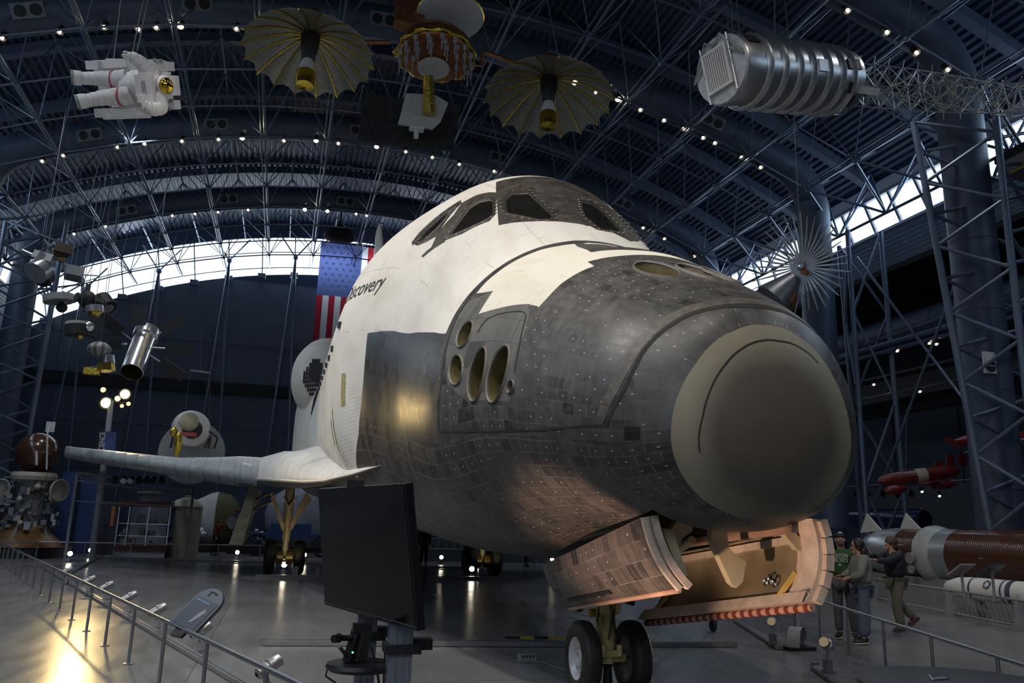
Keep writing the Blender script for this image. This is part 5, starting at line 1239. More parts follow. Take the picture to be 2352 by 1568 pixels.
# --- brown sphere lander and the tall instrument stack beneath it
def lander():
    X0 = 33.; q = lambda px, py, d=0.: at(px, py, X=X0+d); c = q(87,1041); T = empty('sphere_lander', (c.x, c.y, .35), 'planetary lander with big glossy brown sphere on top, at the left picture edge', 'spacecraft')
    R = (q(35,1040)-q(140,1040)).length/2; zs = c.z-R*.86; Z = lambda k: .35+(zs-.35)*k
    m2 = MB(); m2.ball(c, R, 36, 22); sp_ = m2.build('brown_sphere', M_BROWN, T, True)
    m2 = MB(); m2.cyl(q(107,1078,-R), q(109,998,-R*.8), .035, n=6); m2.cyl(q(109,998,-R*.6), q(112,980,-.3), .03, n=6); m2.box(q(116,980,-.2),(.06,.34,.44)); m2.cyl(q(84,1068,-R), q(84,1036,-R), .05, n=6); m2.build('sphere_aerial', M_WHITE, sp_)
    up = lambda pr: [(r*R, Z(k)) for r, k in pr]
    m2 = MB(); m2.lathe(up([(.95,.98),(1.02,.93),(.98,.88),(.75,.86)]), (c.x,c.y,0), (0,0,1), 24); m2.build('ring_frame', M_CREAM, T, 30)
    m2 = MB(); m2.lathe(up([(.55,.30),(.62,.5),(.60,.75),(.72,.92)]), (c.x,c.y,0), (0,0,1), 16); m2.build('instrument_column', M_GREYP, T, 30)
    mts = [M_GREYP, M_CREAM, M_SILV, mat('blue_grey_box', (.10,.13,.17), .5), mat('rust_box', (.14,.075,.035), .5)]; random.seed(5); m2 = MB()
    for i in range(150):
        t = random.uniform(0, 2*PI); k = random.uniform(.28,.95); r = random.uniform(.55,1.0)*R*(1.25 if k < .6 else 1.0); p = Vector((c.x+r*math.cos(t), c.y+r*math.sin(t), Z(k))); m2.mi = random.choice((0,0,1,2,3,3,4)); s_ = R*.16
        if i % 3 == 0: m2.ball(p, random.uniform(.4,1.)*s_, 10, 6)
        elif i % 3 == 1: m2.box(p, (random.uniform(.6,2)*s_,random.uniform(.6,2)*s_,random.uniform(.6,2.4)*s_))
        else: m2.cyl(p, p+Vector((random.uniform(-3,3)*s_,random.uniform(-3,3)*s_,random.uniform(-3,1)*s_)), .035, n=6)
    m2.build('instrument_cluster', mts, T, 40)
    m2 = MB(); e = q(133,1126,-.3); m2.lathe([(.02,0),(R*.52,.03),(R*.56,.1),(R*.5,.14)], e, (CAM-e).normalized()+Vector((0,-1.1,0)), 26); m2.build('side_dish', M_CREAM, T, 40)
    m2 = MB(); e = q(8,1125,.3); m2.lathe([(.02,0),(R*.52,.03),(R*.56,.1),(R*.5,.14)], e, (CAM-e).normalized()+Vector((0,.9,0)), 26); m2.build('side_dish', M_CREAM, T, 40)
    m2 = MB(); m2.lathe(up([(1.75,.02),(1.6,.07),(1.45,.12),(1.2,.17),(.75,.30)]), (c.x,c.y,0), (0,0,1), 24); m2.build('heat_shield_skirt', mat('rust_foil', (.20,.10,.035), .4, .3, .45, 4.), T, 30)
    m2 = MB()
    for k in range(5): t = k*2*PI/5+.5; m2.cyl((c.x+R*1.5*math.cos(t),c.y+R*1.5*math.sin(t),.35),(c.x+R*.8*math.cos(t),c.y+R*.8*math.sin(t),Z(.35)),.06,n=8)
    m2.build('support_leg', M_GREYP, T)
    m2 = MB(); m2.cyl((c.x,c.y,0),(c.x,c.y,.345),R*2.0,R*1.95,n=36)
    tag(m2.build('round_plinth', M_BLK, None, 40), 'low black round plinth under the brown sphere lander', 'plinth')
lander()
# --- exhibit gallery under the wing: open steel frame, blue banner walls, glass case, tank, capsule
def gallery():
    T = empty('lighting_gantry', at(400,1180,X=31), 'open steel lighting frame standing behind the wing, hung with small lamps', 'gantry')
    q = lambda px, py, X: at(px, py, X=X)
    def foot(p): return Vector((p.x, p.y, 0))
    for (px, py, X) in ((178,1085,30),(445,1120,30),(230,1102,34)):
        p = q(px, py, X); m2 = MB(); m2.beam(foot(p), p, .10, .10, (1,0,0)); m2.build('post', M_GREYP, T)
    m2 = MB(); a, b, c_ = q(178,1085,30), q(445,1120,30), q(230,1102,34); m2.beam(a, b, .10, .10); m2.beam(a+Vector((0,0,-.3)), b+Vector((0,0,-.3)), .06, .06); m2.beam(a, c_, .08, .08)
    for k in range(9): m2.beam(a.lerp(b, k/9), a.lerp(b, (k+.5)/9)+Vector((0,0,-.3)), .03, .03)
    m2.build('top_rail', M_GREYP, T)
    m2 = MB(); a2, b2 = q(168,1150,30), q(445,1165,30); m2.beam(a2, b2, .04, .05); m2.build('mid_rail', M_GREYP, T)
    for k, px in enumerate((265,287,305,320,338,356,372)):
        p = q(px, 1097, 30); m2 = MB(); m2.cyl(p, p+Vector((-.25,.05*(k % 3-1),-.14)), .09, .12, n=10); m2.build('gantry_lamp', M_SILV if k in (1,2) else M_BLK, T, 40)
    def panel(name, label, px0, py0, px1, py1, X, mt, cat, th=.08):
        pm = (py0+py1)/2; a, b = q(px0, pm, X), q(px1, pm, X); zt = q((px0+px1)/2, py0, X).z; zb = 0.; m2 = MB(); m2.box(((a.x), (a.y+b.y)/2, (zt+zb)/2), (th, abs(a.y-b.y), zt-zb)); o = m2.build(name, mt, None); tag(o, label, cat); return o
    panel('exhibit_panel', 'tall plain blue display wall left of the steel frame', 140,1082,176,1168, 36, M_BLUEP, 'display panel')
    panel('exhibit_panel', 'tall blue display wall seen through the steel frame, with darker lower half', 180,1094,222,1225, 37, M_BLUEP, 'display panel')
    panel('exhibit_panel', 'dark picture panel with orange rocket image in the gallery', 228,1150,270,1228, 36, mat('night_picture', (.02,.025,.05), .4), 'display panel')
    m2 = MB(); p = q(259,1185,35.9); m2.box(p,(.04,.16,.9)); tag(m2.build('rocket_picture', mat('orange_print', (.38,.13,.05), .5), None), 'orange rocket print on the dark picture panel', 'picture')
    panel('exhibit_panel', 'blue text panel beside the white tank in the gallery', 388,1162,428,1228, 33.5, M_TEAL, 'display panel')
    panel('exhibit_panel', 'long pale lit picture wall at the back of the gallery', 300,1160,385,1220, 39, mat('dim_picture', (.16,.17,.22), .5, 0, .6, .8), 'display panel')
    # display case
    T2 = empty('display_case', foot(q(325,1260,32)), 'long glass display case with dark red top and base in the gallery', 'display case')
    def bx(nm, px0, py0, px1, py1, X, dp, mt, par):
        pm = (py0+py1)/2; a, b = q(px0, pm, X), q(px1, pm, X); za, zb = q((px0+px1)/2, py0, X).z, max(0, q((px0+px1)/2, py1, X).z); m2 = MB(); m2.box((X+dp/2, (a.y+b.y)/2, (za+zb)/2), (dp, abs(a.y-b.y), abs(za-zb))); return m2.build(nm, mt, par)
    bx('red_canopy', 270,1150,392,1163, 32, 1.4, M_DRED, T2); bx('red_base', 262,1253,380,1268, 32, 1.4, M_DRED, T2)
    for px in (268,292,337,386): bx('case_post', px,1163,px+2,1253, 32, .05, M_SILV, T2)
    for py in (1202,1230): bx('glass_shelf', 270,py,386,py+1.5, 32.2, 1.0, M_SILV, T2)
    random.seed(11); 
    for i in range(24):
        px = random.uniform(276,380); row = i % 3; py = (1202,1230,1252)[row]; X = 32.4+random.uniform(0,.6); b = q(px, py, X); h = random.uniform(.14,.4); m2 = MB(); k = i % 4
        mt = [M_WHITE, M_GREYP, M_CREAM, mat('steel_blue_model', (.16,.2,.27), .4)][i % 4]
        if k == 0: m2.lathe([(.05,0),(.09,.02),(.09,h*.6),(.03,h)], b, (0,0,1), 10)
        elif k == 1: m2.box(b+Vector((0,0,h/2)), (.16,.22,h))
        elif k == 2: m2.ball(b+Vector((0,0,h*.5)), (.1,.1,h*.5), 10, 6)
        else: m2.cyl(b, b+Vector((0,0,h)), .10, .06, n=10)
        tag(m2.build('model_exhibit', mt, None, 40), 'small model on the %s of the glass display case' % ('upper shelf','lower shelf','floor')[row], 'model', 'small models in the red topped display case')
    m2 = MB(); b = foot(q(328,1262,36)); b.z = q(325,1153,36).z; m2.lathe([(.5,.0),(.42,.02),(.42,.35),(.55,.4),(.55,.5),(.02,.52)], b, (0,0,1), 18)
    tag(m2.build('pale_nozzle', M_GREYP, None, 40), 'pale round nozzle showing above the red canopy of the case', 'nozzle')
    # white tank with domed top
    b = foot(q(418,1260,34)); m2 = MB(); R = .68; zt = q(418,1164,34).z; m2.lathe([(R,0),(R,zt),(R*1.08,zt+.02),(R*.7,zt+.3),(R*.25,zt+.42),(R*.2,zt+.5),(.02,zt+.52)], b, (0,0,1), 24)
    tag(m2.build('white_tank', M_CREAM, None, 40), 'tall white tank with shallow domed top in the gallery', 'tank')
    # capsule, pale half and olive half
    p = q(497,1195,43); T3 = empty('space_capsule', foot(p), 'half white half olive space capsule standing in the gallery beyond the person', 'capsule')
    m2 = MB(); m2.lathe([(.02,-1.25),(1.05,-1.2),(1.5,-.35),(1.58,0)], p, (0,-1,0), 28); m2.build('white_half', M_WHITE, T3, 50)
    m2 = MB(); m2.lathe([(1.56,0),(1.46,.65),(1.0,1.12),(.02,1.25)], p, (0,-1,0), 28); m2.build('olive_half', mat('olive_shell', (.10,.10,.035), .6), T3, 50)
    m2 = MB(); m2.cyl(p+Vector((-1.25,-.85,-.1)), p+Vector((-1.45,-.95,-.1)), .33, n=16); m2.build('hatch_window', M_GREYP, T3, 40)
    m2 = MB(); m2.box((p.x,p.y,.18),(2.2,2.6,.36)); m2.build('capsule_stand', M_BLK, T3)
    # second red case, suit, low plinths beyond the main gear
    T4 = empty('display_case', foot(q(560,1250,42)), 'farther display case with dark red top, half hidden by the main gear', 'display case')
    bx('red_canopy', 528,1171,575,1178, 42, 1., M_DRED, T4); bx('case_body', 532,1178,572,1238, 42, 1., M_TEAL, T4)
    b = foot(q(537,1262,42.5)); m2 = MB(); m2.lathe([(.25,.0),(.28,.5),(.22,1.0),(.30,1.25),(.22,1.55),(.12,1.6),(.16,1.75),(.1,1.9),(.02,1.92)], b, (0,0,1), 14, sy=.7)
    tag(m2.build('standing_suit', M_WHITE, None, 50), 'pale standing pressure suit between the capsule and the landing gear', 'space suit')
    for k, (px, X, w, lab) in enumerate(((448,41,1.8,'silver jumble of engine parts on a low stand beside the white tank'),(590,40,3.,'grey model base left of the starboard main gear'))):
        b = foot(q(px,1270,X)); T5 = empty('engine_exhibit', b, lab, 'exhibit'); m2 = MB(); m2.box((b.x,b.y,.25),(.8,w,.5)); m2.build('plinth', M_BLK, T5); m2 = MB(); random.seed(k)
        for i in range(14): pp = b+Vector((random.uniform(-.3,.3),random.uniform(-w/2,w/2),random.uniform(.6,1.2))); m2.ball(pp, random.uniform(.08,.2), 8, 6) if i % 2 else m2.cyl(pp, pp+Vector((.1,random.uniform(-.4,.4),-.4)), .05, n=6)
        m2.build('engine_parts', M_SILV, T5, 40)
    # pale wrapped spacecraft and blue cart behind the starboard gear
    b = q(705,1190,44); T6 = empty('wrapped_spacecraft', foot(b), 'big pale quilted craft behind the starboard landing gear', 'spacecraft')
    m2 = MB(); m2.lathe([(.02,-2.6),(1.1,-2.5),(1.7,-1.2),(1.9,.2),(1.6,1.4),(.9,2.2),(.02,2.4)], b, (0,1,.12), 24); m2.build('quilted_body', mat('quilted_grey', (.34,.37,.44), .6, .1, .15, 3., bump=.8), T6, 60)
    m2 = MB(); m2.cyl(b+Vector((-1.5,-1.3,-1.6)), b+Vector((-1.5,-1.5,-.9)), .5, .4, n=12); m2.build('gold_engine', M_GOLD, T6, 40)
    b = foot(q(690,1282,38)); T7 = empty('transport_cart', b, 'blue wheeled transport cart with spoked wheels behind the main gear', 'cart')
    m2 = MB(); m2.box((b.x,b.y+.3,1.0),(1.2,5.6,.24)); m2.box((b.x,b.y+.6,1.35),(1.0,2.0,.5)); m2.build('blue_bed', mat('cart_blue', (.03,.07,.2), .5), T7)
    for dy in (-1.0,2.2):
        c = Vector((b.x-.6,b.y+dy,.55)); m2 = MB(); m2.lathe([(.50,-.05),(.55,0),(.50,.05),(.46,0),(.50,-.05)], c, (1,0,0), 28)
        for k in range(10): t = 2*PI*k/10; m2.cyl(c, c+Vector((0,.48*math.cos(t),.48*math.sin(t))), .02, n=5)
        m2.build('spoked_wheel', M_BLK, T7, 40)
    # glass cased models far behind under the belly
    for k, (px, lab) in enumerate(((1010,'low lit display counter seen under the belly beside the standing person'),(1180,'low dark display counter seen under the belly near the nose gear door'))):
        p = q(px, 1255, 36); m2 = MB(); m2.box((36, p.y, .55),(1.,3.2,1.1)); m2.mi = 1
        for i in range(8): m2.box((35.48, p.y-1.4+.4*i, .75),(.05,.28,.45))
        tag(m2.build('display_counter', [M_GREYP, mat('lit_counter', (.22,.28,.34), .4, 0, .4, 3.)], None), lab, 'counter')
gallery()
# --- lamp mast with banner
def lampmast():
    X0 = 32.; q = lambda px, py, d=0.: at(px, py, X=X0+d); p = q(252,1000); T = empty('lamp_mast', (p.x,p.y,0), 'lamp mast with a cluster of glowing lamps and a blue hanging banner', 'lamp mast')
    m2 = MB(); m2.cyl((p.x,p.y,0), q(256,920), .13, .11, n=12); m2.build('mast_pole', mat('pale_mast', (.30,.31,.33), .5), T, 40)
    LP = [((244,925),1,.24),((287,905),1,.22),((270,915),.6,.13),((237,895),.5,.12),((295,927),.35,.10),((280,932),.3,.09)]
    m2 = MB()
    for (a, s, r) in LP: m2.cyl(q(256,922), q(*a), .035, n=6)
    m2.build('lamp_arms', M_BLK, T)
    for (a, s, r) in LP:
        c = q(*a); d = (Vector((-2,6,0))-c).normalized() if s == 1 else (CAM-c).normalized()
        m2 = MB(); m2.lathe([(.05,-.35),(r*1.1,-.3),(r*1.15,.02)], c, d, 14); h = m2.build('lamp_head', M_BLK, T, 40)
        m2 = MB(); m2.ball(c, r*.9, 12, 8); m2.build('glowing_bulb', mat('bulb_%d' % int(s*10), (1,.8,.4), .5, emit=(1.,.74,.30), estr=3.2*s), h, True)
    def beam(a, aim, en, ang):
        c = q(*a); d = (Vector(aim)-c).normalized(); lamp = bpy.data.lights.new('mast_lamp', 'SPOT'); lamp.energy = en; lamp.color = (1,.72,.30); lamp.spot_size = math.radians(ang); lamp.spot_blend = .8; lamp.shadow_soft_size = .22
        lo = bpy.data.objects.new('mast_lamp', lamp); COL.objects.link(lo); lo.location = c+d*.4; lo.rotation_euler = d.to_track_quat('-Z','Y').to_euler()
    beam((244,925), at(185,1545,Z=0), 900, 9); beam((287,905), (7.5,2.75,3.4), 800, 14); beam((270,915), (17,8.2,0), 500, 26)
    B = empty('hanging_banner', q(250,1010), 'blue banner reading SCIENCE on the lamp mast', 'banner')
    m2 = MB(); m2.prism([q(236,990,-.2),q(267,992,-.2),q(264,1045,-.2),q(232,1045,-.2)], (.03,0,0)); m2.build('banner_cloth', mat('banner_blue', (.03,.05,.16), .7, 0, .3, 1.5), B)
    m2 = MB(); m2.prism([q(226,991,-.1),q(236,990,-.1),q(232,1045,-.1),q(222,1045,-.1)], (.03,0,0)); m2.build('banner_edge', M_BLK, B)
    text3('banner_word', 'SCIENCE', q(238.5,1041,-.24), (q(241.5,992,-.24)-q(238,1041,-.24)), Vector((0,1,.05)), .30, mat('banner_white', (.6,.6,.62), .6), B, fit=(q(241,992,-.24)-q(238,1041,-.24)).length)
def text3(name, body, org, along, up, size, mt, parent, fit=None, depth=.004, shear=0., wscale=1.):
    fc = bpy.data.curves.new(name, 'FONT'); fc.body = body; fc.size = 1; fc.extrude = .01; fc.shear = shear
    fo = bpy.data.objects.new(name, fc); COL.objects.link(fo); bpy.context.view_layer.update()
    me = bpy.data.meshes.new_from_object(fo.evaluated_get(bpy.context.evaluated_depsgraph_get())); bpy.data.objects.remove(fo); bpy.data.curves.remove(fc)
    a = Vector(along).normalized(); n = a.cross(Vector(up)).normalized(); u = n.cross(a); W = max(v.co.x for v in me.vertices); L = parent_loc(parent); s = size; sx = (fit/W) if fit else s*wscale
    for v in me.vertices: v.co = Vector(org)+a*(v.co.x*sx)+u*(v.co.y*s)+n*(v.co.z*.3)-L
    me.materials.clear(); me.materials.append(mt); o = bpy.data.objects.new(name, me); COL.objects.link(o); o.parent = parent; return o
lampmast()
# --- right side: red target drones, blue rocket, big brown wound motor, missiles
def revolve(name, prof, o, d, mt, par, n=24): 
    m2 = MB(); m2.lathe(prof, o, d, n); return m2.build(name, mt, par, 40)
def drone():
    X0 = 18.5; q = lambda px, py, d=0.: at(px, py, X=X0+d); a, b = q(2016,1106,.3), q(2205,1080,-.6); ax = (b-a).normalized(); L = (b-a).length; R = (q(2060,1088)-q(2060,1122)).length/2
    T = empty('red_drone', (a+b)/2, 'red drone with white band hanging over the brown rocket motor', 'drone'); M_R = mat('drone_red', (.16,.012,.012), .35, 0, .15, 3., coat=.3)
    revolve('fuselage', [(.02,0),(R*.5,.06),(R*.9,.35),(R,.8),(R,L*.72),(R*.7,L*.95),(.05,L)], a, ax, M_R, T)
    revolve('white_band', [(R*1.01,L*.45),(R*1.01,L*.58)], a, ax, M_CREAM, T)
    for p, e, r in (((2030,1127),(2085,1122),.62),((2137,1115),(2200,1110),.62)):
        u, v = q(*p,-.5), q(*e,-.7); l = (v-u).length; revolve('red_pod', [(.02,0),(R*r*.8,.12),(R*r,.4),(R*r*.9,l*.7),(.02,l)], u, v-u, M_R, T, 16)
    m2 = MB(); m2.prism([q(2112,1110,-.3),q(2160,1100,-.3),q(2165,1104,-1.2),q(2118,1114,-1.2)], (0,0,.03)); m2.build('wing', M_R, T)
    for c, w, h in (((2157,1085),15,26),((2184,1080),17,36),((2212,1070),18,28)):
        m2 = MB(); m2.prism([q(c[0]-w/2,c[1]),q(c[0]+w/2,c[1]),q(c[0]+w/2-2,c[1]-h),q(c[0]-w/2-1,c[1]-h)], (.06,0,0)); m2.build('tail_fin', M_R, T)
    cable(T, q(2080,1088), q(2082,940))
drone()
def glider():
    X0 = 15.; q = lambda px, py, d=0.: at(px, py, X=X0+d); a, b = q(2190,1012), q(2362,1006); ax = (b-a).normalized(); L = (b-a).length; T = empty('red_glider', (a+b)/2, 'red pointed target craft with upright fin hanging behind the right lattice tower', 'drone'); M_R = mat('glider_red', (.30,.025,.02), .4, 0, .12, 3.)
    revolve('fuselage', [(.02,0),(.10,.3),(.20,.7),(.24,1.4),(.22,L),(.02,L+.05)], a, ax, M_R, T, 18)
    m2 = MB(); m2.prism([q(2226,1008),q(2250,1008),q(2240,976),q(2233,978)], (.05,0,0)); m2.prism([q(2182,1004),q(2215,1022),q(2212,1028)], (.3,0,.02)); m2.build('fin', M_R, T)
    m2 = MB(); m2.prism([q(2300,1000,-.3),q(2340,990,-.3),q(2336,984,-.3),q(2310,993,-.3)], (.04,0,0)); m2.prism([q(2214,1040,-.3),q(2250,1028,-.3),q(2248,1020,-.3),q(2230,1034,-.3)], (.04,0,0)); m2.build('pale_wing', M_CREAM, T)
    m2 = MB(); m2.cyl(q(2296,1016,-.3), q(2352,1008,-.3), .03, n=6); m2.build('white_stripe', M_WHITE, T)
    cable(T, q(2280,1000), q(2281,930))
glider()
def bluerocket():
    q = lambda px, py: at(px, py, Y=-21.5); a, b = q(2125,1192), q(1952,1190); T = empty('blue_rocket', (a+b)/2, 'dark blue rocket body lying in front of the grey partition beyond the men', 'rocket'); d = b-a; L = d.length; mt = mat('rocket_blue', (.012,.02,.09), .3, 0, .15, 1.)
    revolve('blue_body', [(.35,0),(.42,.2),(.42,L*.9),(.3,L)], a, d, mt, T); m2 = MB(); m2.prism([q(2085,1206),q(2120,1206),q(2116,1184)], (0,.06,0)); m2.build('fin', mt, T)
    m2 = MB(); m2.box((b.x-2.5,a.y,1.0),(5.5,1.2,.5)); m2.build('white_cradle', M_CREAM, T)
    m2 = MB(); m2.box((b.x-2.5,a.y,.4),(5.,.8,.8)); m2.build('cradle_base', M_BLK, T)
bluerocket()
def bigmotor():
    T = empty('brown_rocket_motor', (12,-14.2,0), 'huge rocket lying on its side with silver nose and brown wound casing', 'rocket')
    Yc, Zc = -14.6, 1.38; P = lambda px: at(px, 1262, Y=Yc).x; R = .72
    x0, x1, x2, x3, x4, x5 = P(1988), P(2040), P(2092), P(2142), P(2170), P(2214)
    d = (-1,0,0); M_SIL2 = mat('painted_silver', (.42,.44,.47), .32, .6, .08, 2.)
    N, b = newmat('brown_wound_casing'); tc = N.n('ShaderNodeTexCoord'); s = N.n('ShaderNodeSeparateXYZ'); N.t.links.new(tc.outputs['Object'], s.inputs[0]); nz = N.noise(tc.outputs['Object'], 2., 3)
    w = N.M('SINE', N.M('ADD', N.M('MULTIPLY', s.outputs[0], 95.), N.M('MULTIPLY', nz, 8.))); N.t.links.new(N.mix(N.M('MULTIPLY', N.ramp_f(w,-1,1), .5), (.085,.030,.012), (.045,.016,.008)), b.inputs['Base Color']); b.inputs['Roughness'].default_value = .22; b.inputs['Coat Weight'].default_value = .5
    bp = N.n('ShaderNodeBump'); bp.inputs['Strength'].default_value = .4; bp.inputs['Distance'].default_value = .01; N.t.links.new(w, bp.inputs['Height']); N.t.links.new(bp.outputs['Normal'], b.inputs['Normal'])
    o = (x0, Yc, Zc)
    revolve('silver_nose', [(.02,0),(.25,.05),(.5,.35),(.66,.9),(R,1.5),(R,x0-x2)], o, d, M_SIL2, T, 32)
    revolve('brown_casing', [(R*.99,x0-x2),(R*.99,x0-x3)], o, d, N.m, T, 32)
    revolve('white_joint', [(R*.99,x0-x3),(R*1.10,x0-x3+.04),(R*1.12,x0-x3+.22),(R*1.04,x0-x4),(R*.98,x0-x4+.1)], o, d, mat('joint_pale', (.40,.43,.42), .4, .1), T, 32)
    revolve('silver_collar', [(R*.98,x0-x4),(R*.98,x0-x5)], o, d, M_SIL2, T, 32)
    revolve('brown_casing', [(R*.99,x0-x5),(R*.99,x0+1.0),(.02,x0+1.02)], o, d, N.m, T, 32)
    for px in (1992,2084):
        x = P(px+20); m2 = MB(); m2.prism([(x+.5,Yc+.1,Zc+.55),(x-.5,Yc+.1,Zc+.62),(x+.15,Yc+.1,Zc+1.15)], (0,.05,0)); m2.build('white_fin', M_WHITE, T)
    m2 = MB(); m2.cyl((x3-.1,Yc+R*1.22,1.25),(x3-.1,Yc+R*1.3,1.25),.16,n=14); m2.cyl((x3-.1,Yc+R*1.2,.95),(x3-.1,Yc+R*1.28,.95),.12,n=12); m2.build('joint_ports', M_GREYP, T, 40)
    m2 = MB(); m2.box((11,Yc,.36),(16,.7,.72)); m2.build('long_cradle', M_GREYP, T)
    m2 = MB(); m2.box((11,Yc+.38,.9),(16,.06,.05)); m2.build('cradle_rail', M_SILV, T)
bigmotor()
def missile(x0, x1, y, z, R, lab, bands):
    T = empty('white_missile', ((x0+x1)/2,y,0), lab, 'missile'); L = x0-x1
    revolve('missile_body', [(.02,0),(R*.5,.15),(R*.9,.5),(R,.9),(R,L),(.02,L+.01)], (x0,y,z), (-1,0,0), M_WHITE, T)
    for h, w in bands: revolve('dark_band', [(R*1.01,h),(R*1.01,h+w)], (x0,y,z), (-1,0,0), mat('missile_navy', (.05,.06,.09), .5), T)
    m2 = MB(); st = x0-1.55; m2.mi = 0; p = Vector((st,y+R*.86,z+R*.52)); n_ = Vector((0,.86,.52)); m2.cyl(p, p+n_*.006, .11, n=20); m2.mi = 1
    a, b_ = Vector((1,0,0)), n_.cross(Vector((1,0,0))); m2.add([p+n_*.009+(a*math.cos(t)+b_*math.sin(t))*r for t, r in [(PI/2+k*PI/5, .10 if k % 2 == 0 else .04) for k in range(10)]], [tuple(range(10))])
    m2.build('round_star_badge', [mat('missile_navy', (.05,.06,.09), .5), M_WHITE], T)
    m2 = MB()
    for x in (x0-.9, x1+1.): m2.hexa([Vector(q) for q in ((x-.3,y-.2,0),(x+.3,y-.2,0),(x+.3,y+.2,0),(x-.3,y+.2,0),(x-.12,y-.15,z-R*.8),(x+.12,y-.15,z-R*.8),(x+.12,y+.15,z-R*.8),(x-.12,y+.15,z-R*.8))])
    m2.build('trestle', M_GREYP, T)
missile(at(2166,1318,Y=-12.6).x,7.0,-12.6,.66,.27,'white missile with navy bands and a star badge, low beside the mesh fence', [(1.0,.06),(1.9,.05),(2.05,.14),(2.6,.35)])
# mesh fence with reading panels before the rocket
def meshfence():
    T = empty('mesh_fence', (11,-11.9,0), 'low grey fence with wire mesh and sloping lecterns before the brown rocket', 'fence'); pts = [(18.5,-14.6),(13.6,-12.6),(6.0,-10.6)]
    P = []
    for a, b in zip(pts[:-1], pts[1:]):
        n = 6
        for k in range(n): P.append(Vector((a[0]+(b[0]-a[0])*k/n, a[1]+(b[1]-a[1])*k/n, 0)))
    P.append(Vector(pts[-1]+(0,)))
    m2 = MB(); m2.tube([p+Vector((0,0,.62)) for p in P], .03, 8); m2.tube([p+Vector((0,0,.10)) for p in P], .025, 8); m2.build('fence_rail', M_GREYP, T, 60)
    for p in P[::2]:
        m2 = MB(); m2.hexa([p+Vector(q) for q in ((-.14,-.05,0),(.14,-.05,0),(.14,.05,0),(-.14,.05,0),(-.05,-.04,.6),(.05,-.04,.6),(.05,.04,.6),(-.05,.04,.6))]); m2.build('fence_post', M_GREYP, T)
    m2 = MB()
    for a, b in zip(P[:-1], P[1:]):
        n = 7
        for k in range(n): u, v = a.lerp(b, k/n), a.lerp(b, (k+1)/n); m2.cyl(u+Vector((0,0,.12)), v+Vector((0,0,.6)), .006, n=4); m2.cyl(u+Vector((0,0,.6)), v+Vector((0,0,.12)), .006, n=4)
    o = m2.build('wire_mesh', M_GREYP, T); o['kind'] = 'stuff'
    for px, X, mt in ((2208,9.8,mat('rose_board', (.28,.22,.23), .5)), (2278,9.0,mat('navy_board', (.03,.035,.05), .4))):
        c = at(px, 1308, X=X); m2 = MB(); rot = Euler((0,0,.3)).to_matrix() @ Euler((0,.65,0)).to_matrix(); m2.box(c, (.42,.62,.03), rot); bd = m2.build('reading_panel', mt, T); m2 = MB(); m2.cyl(c, (c.x+.05,c.y-.05,.55), .03, n=8); m2.build('panel_arm', M_GREYP, bd)
meshfence()
mb = MB(); a = at(2330,1195,Y=-17.0)
for d in (-.45,.45): mb.beam((a.x+d,a.y,0),(a.x+d,a.y,2.62),.05,.05,(1,0,0))
for z in (2.25,2.62): mb.beam((a.x-.45,a.y,z),(a.x+.45,a.y,z),.05,.05)
tag(mb.build('equipment_stand', M_GREYP, None), 'thin pale metal stand rising behind the brown rocket at the right edge', 'frame')
# ------------------------------------------------------------------ rails, lamps on the floor, screen, people
M_RAIL = mat('brushed_rail', (.34,.35,.37), .32, .85, .08, 5.); M_TRK = mat('grey_track', (.24,.24,.245), .4, .4, .1, 4.)
HR = .692
def railing(name, label, pts, posts, cat='railing'):
    T = empty(name, pts[0], label, cat); up = Vector((0,0,HR)); pts = [Vector(p) for p in pts]
    mb = MB()
    for p, q in zip(pts[:-1], pts[1:]): mb.cyl(p+up, q+up, .024, n=12)
    for p in pts: mb.ball(p+up, .025, 10, 6)
    mb.build('handrail', M_RAIL, T, True)
    for p in posts:
        p = Vector(p); mb = MB(); mb.cyl(p, p+Vector((0,0,HR-.02)), .020, n=12); mb.lathe([(.06,.0),(.06,.012),(.03,.018)], p, (0,0,1), 16); mb.build('post', M_RAIL, T, 40)
    return T
def line_posts(a, b, n): return [Vector(a).lerp(Vector(b), k/n) for k in range(n+1)]
gp = lambda x, y: at(x, y, Z=0)
lp = [gp(*p) for p in ((164.3,1424),(198.3,1449.6),(240.2,1483),(294.3,1525))]
d0 = (lp[3]-lp[0])/3; near = [lp[3]+d0*k for k in range(1, 8)]; far = [lp[0]-d0*k for k in range(1, 12)]
cor = far[-1]
railing('handrail_barrier', 'long low steel handrail running from the lower left corner towards the brown sphere lander', [cor, lp[3]+d0*8.5], far[::-1]+lp+near)
rc = Vector((31.2, 4.4, 0)); rc2 = Vector((31.8,-9.5,0)); c0 = Vector((30.6,12.7,0))
railing('handrail_barrier', 'far low steel handrail crossing behind the shuttle main wheels', [cor, c0, rc, rc2], line_posts(c0, rc, 5)+line_posts(rc, rc2, 9)[1:]+line_posts(cor, c0, 2)[1:2])
r0, r1 = gp(1950.7,1503.8), gp(2035.9,1545.3); dr = r1-r0
railing('handrail_barrier', 'low steel handrail at the right, in front of the people', [r0-dr*3.3, r0+dr*3.4], [r0+dr*k for k in (-3,-2,-1,0,1,2,3)])
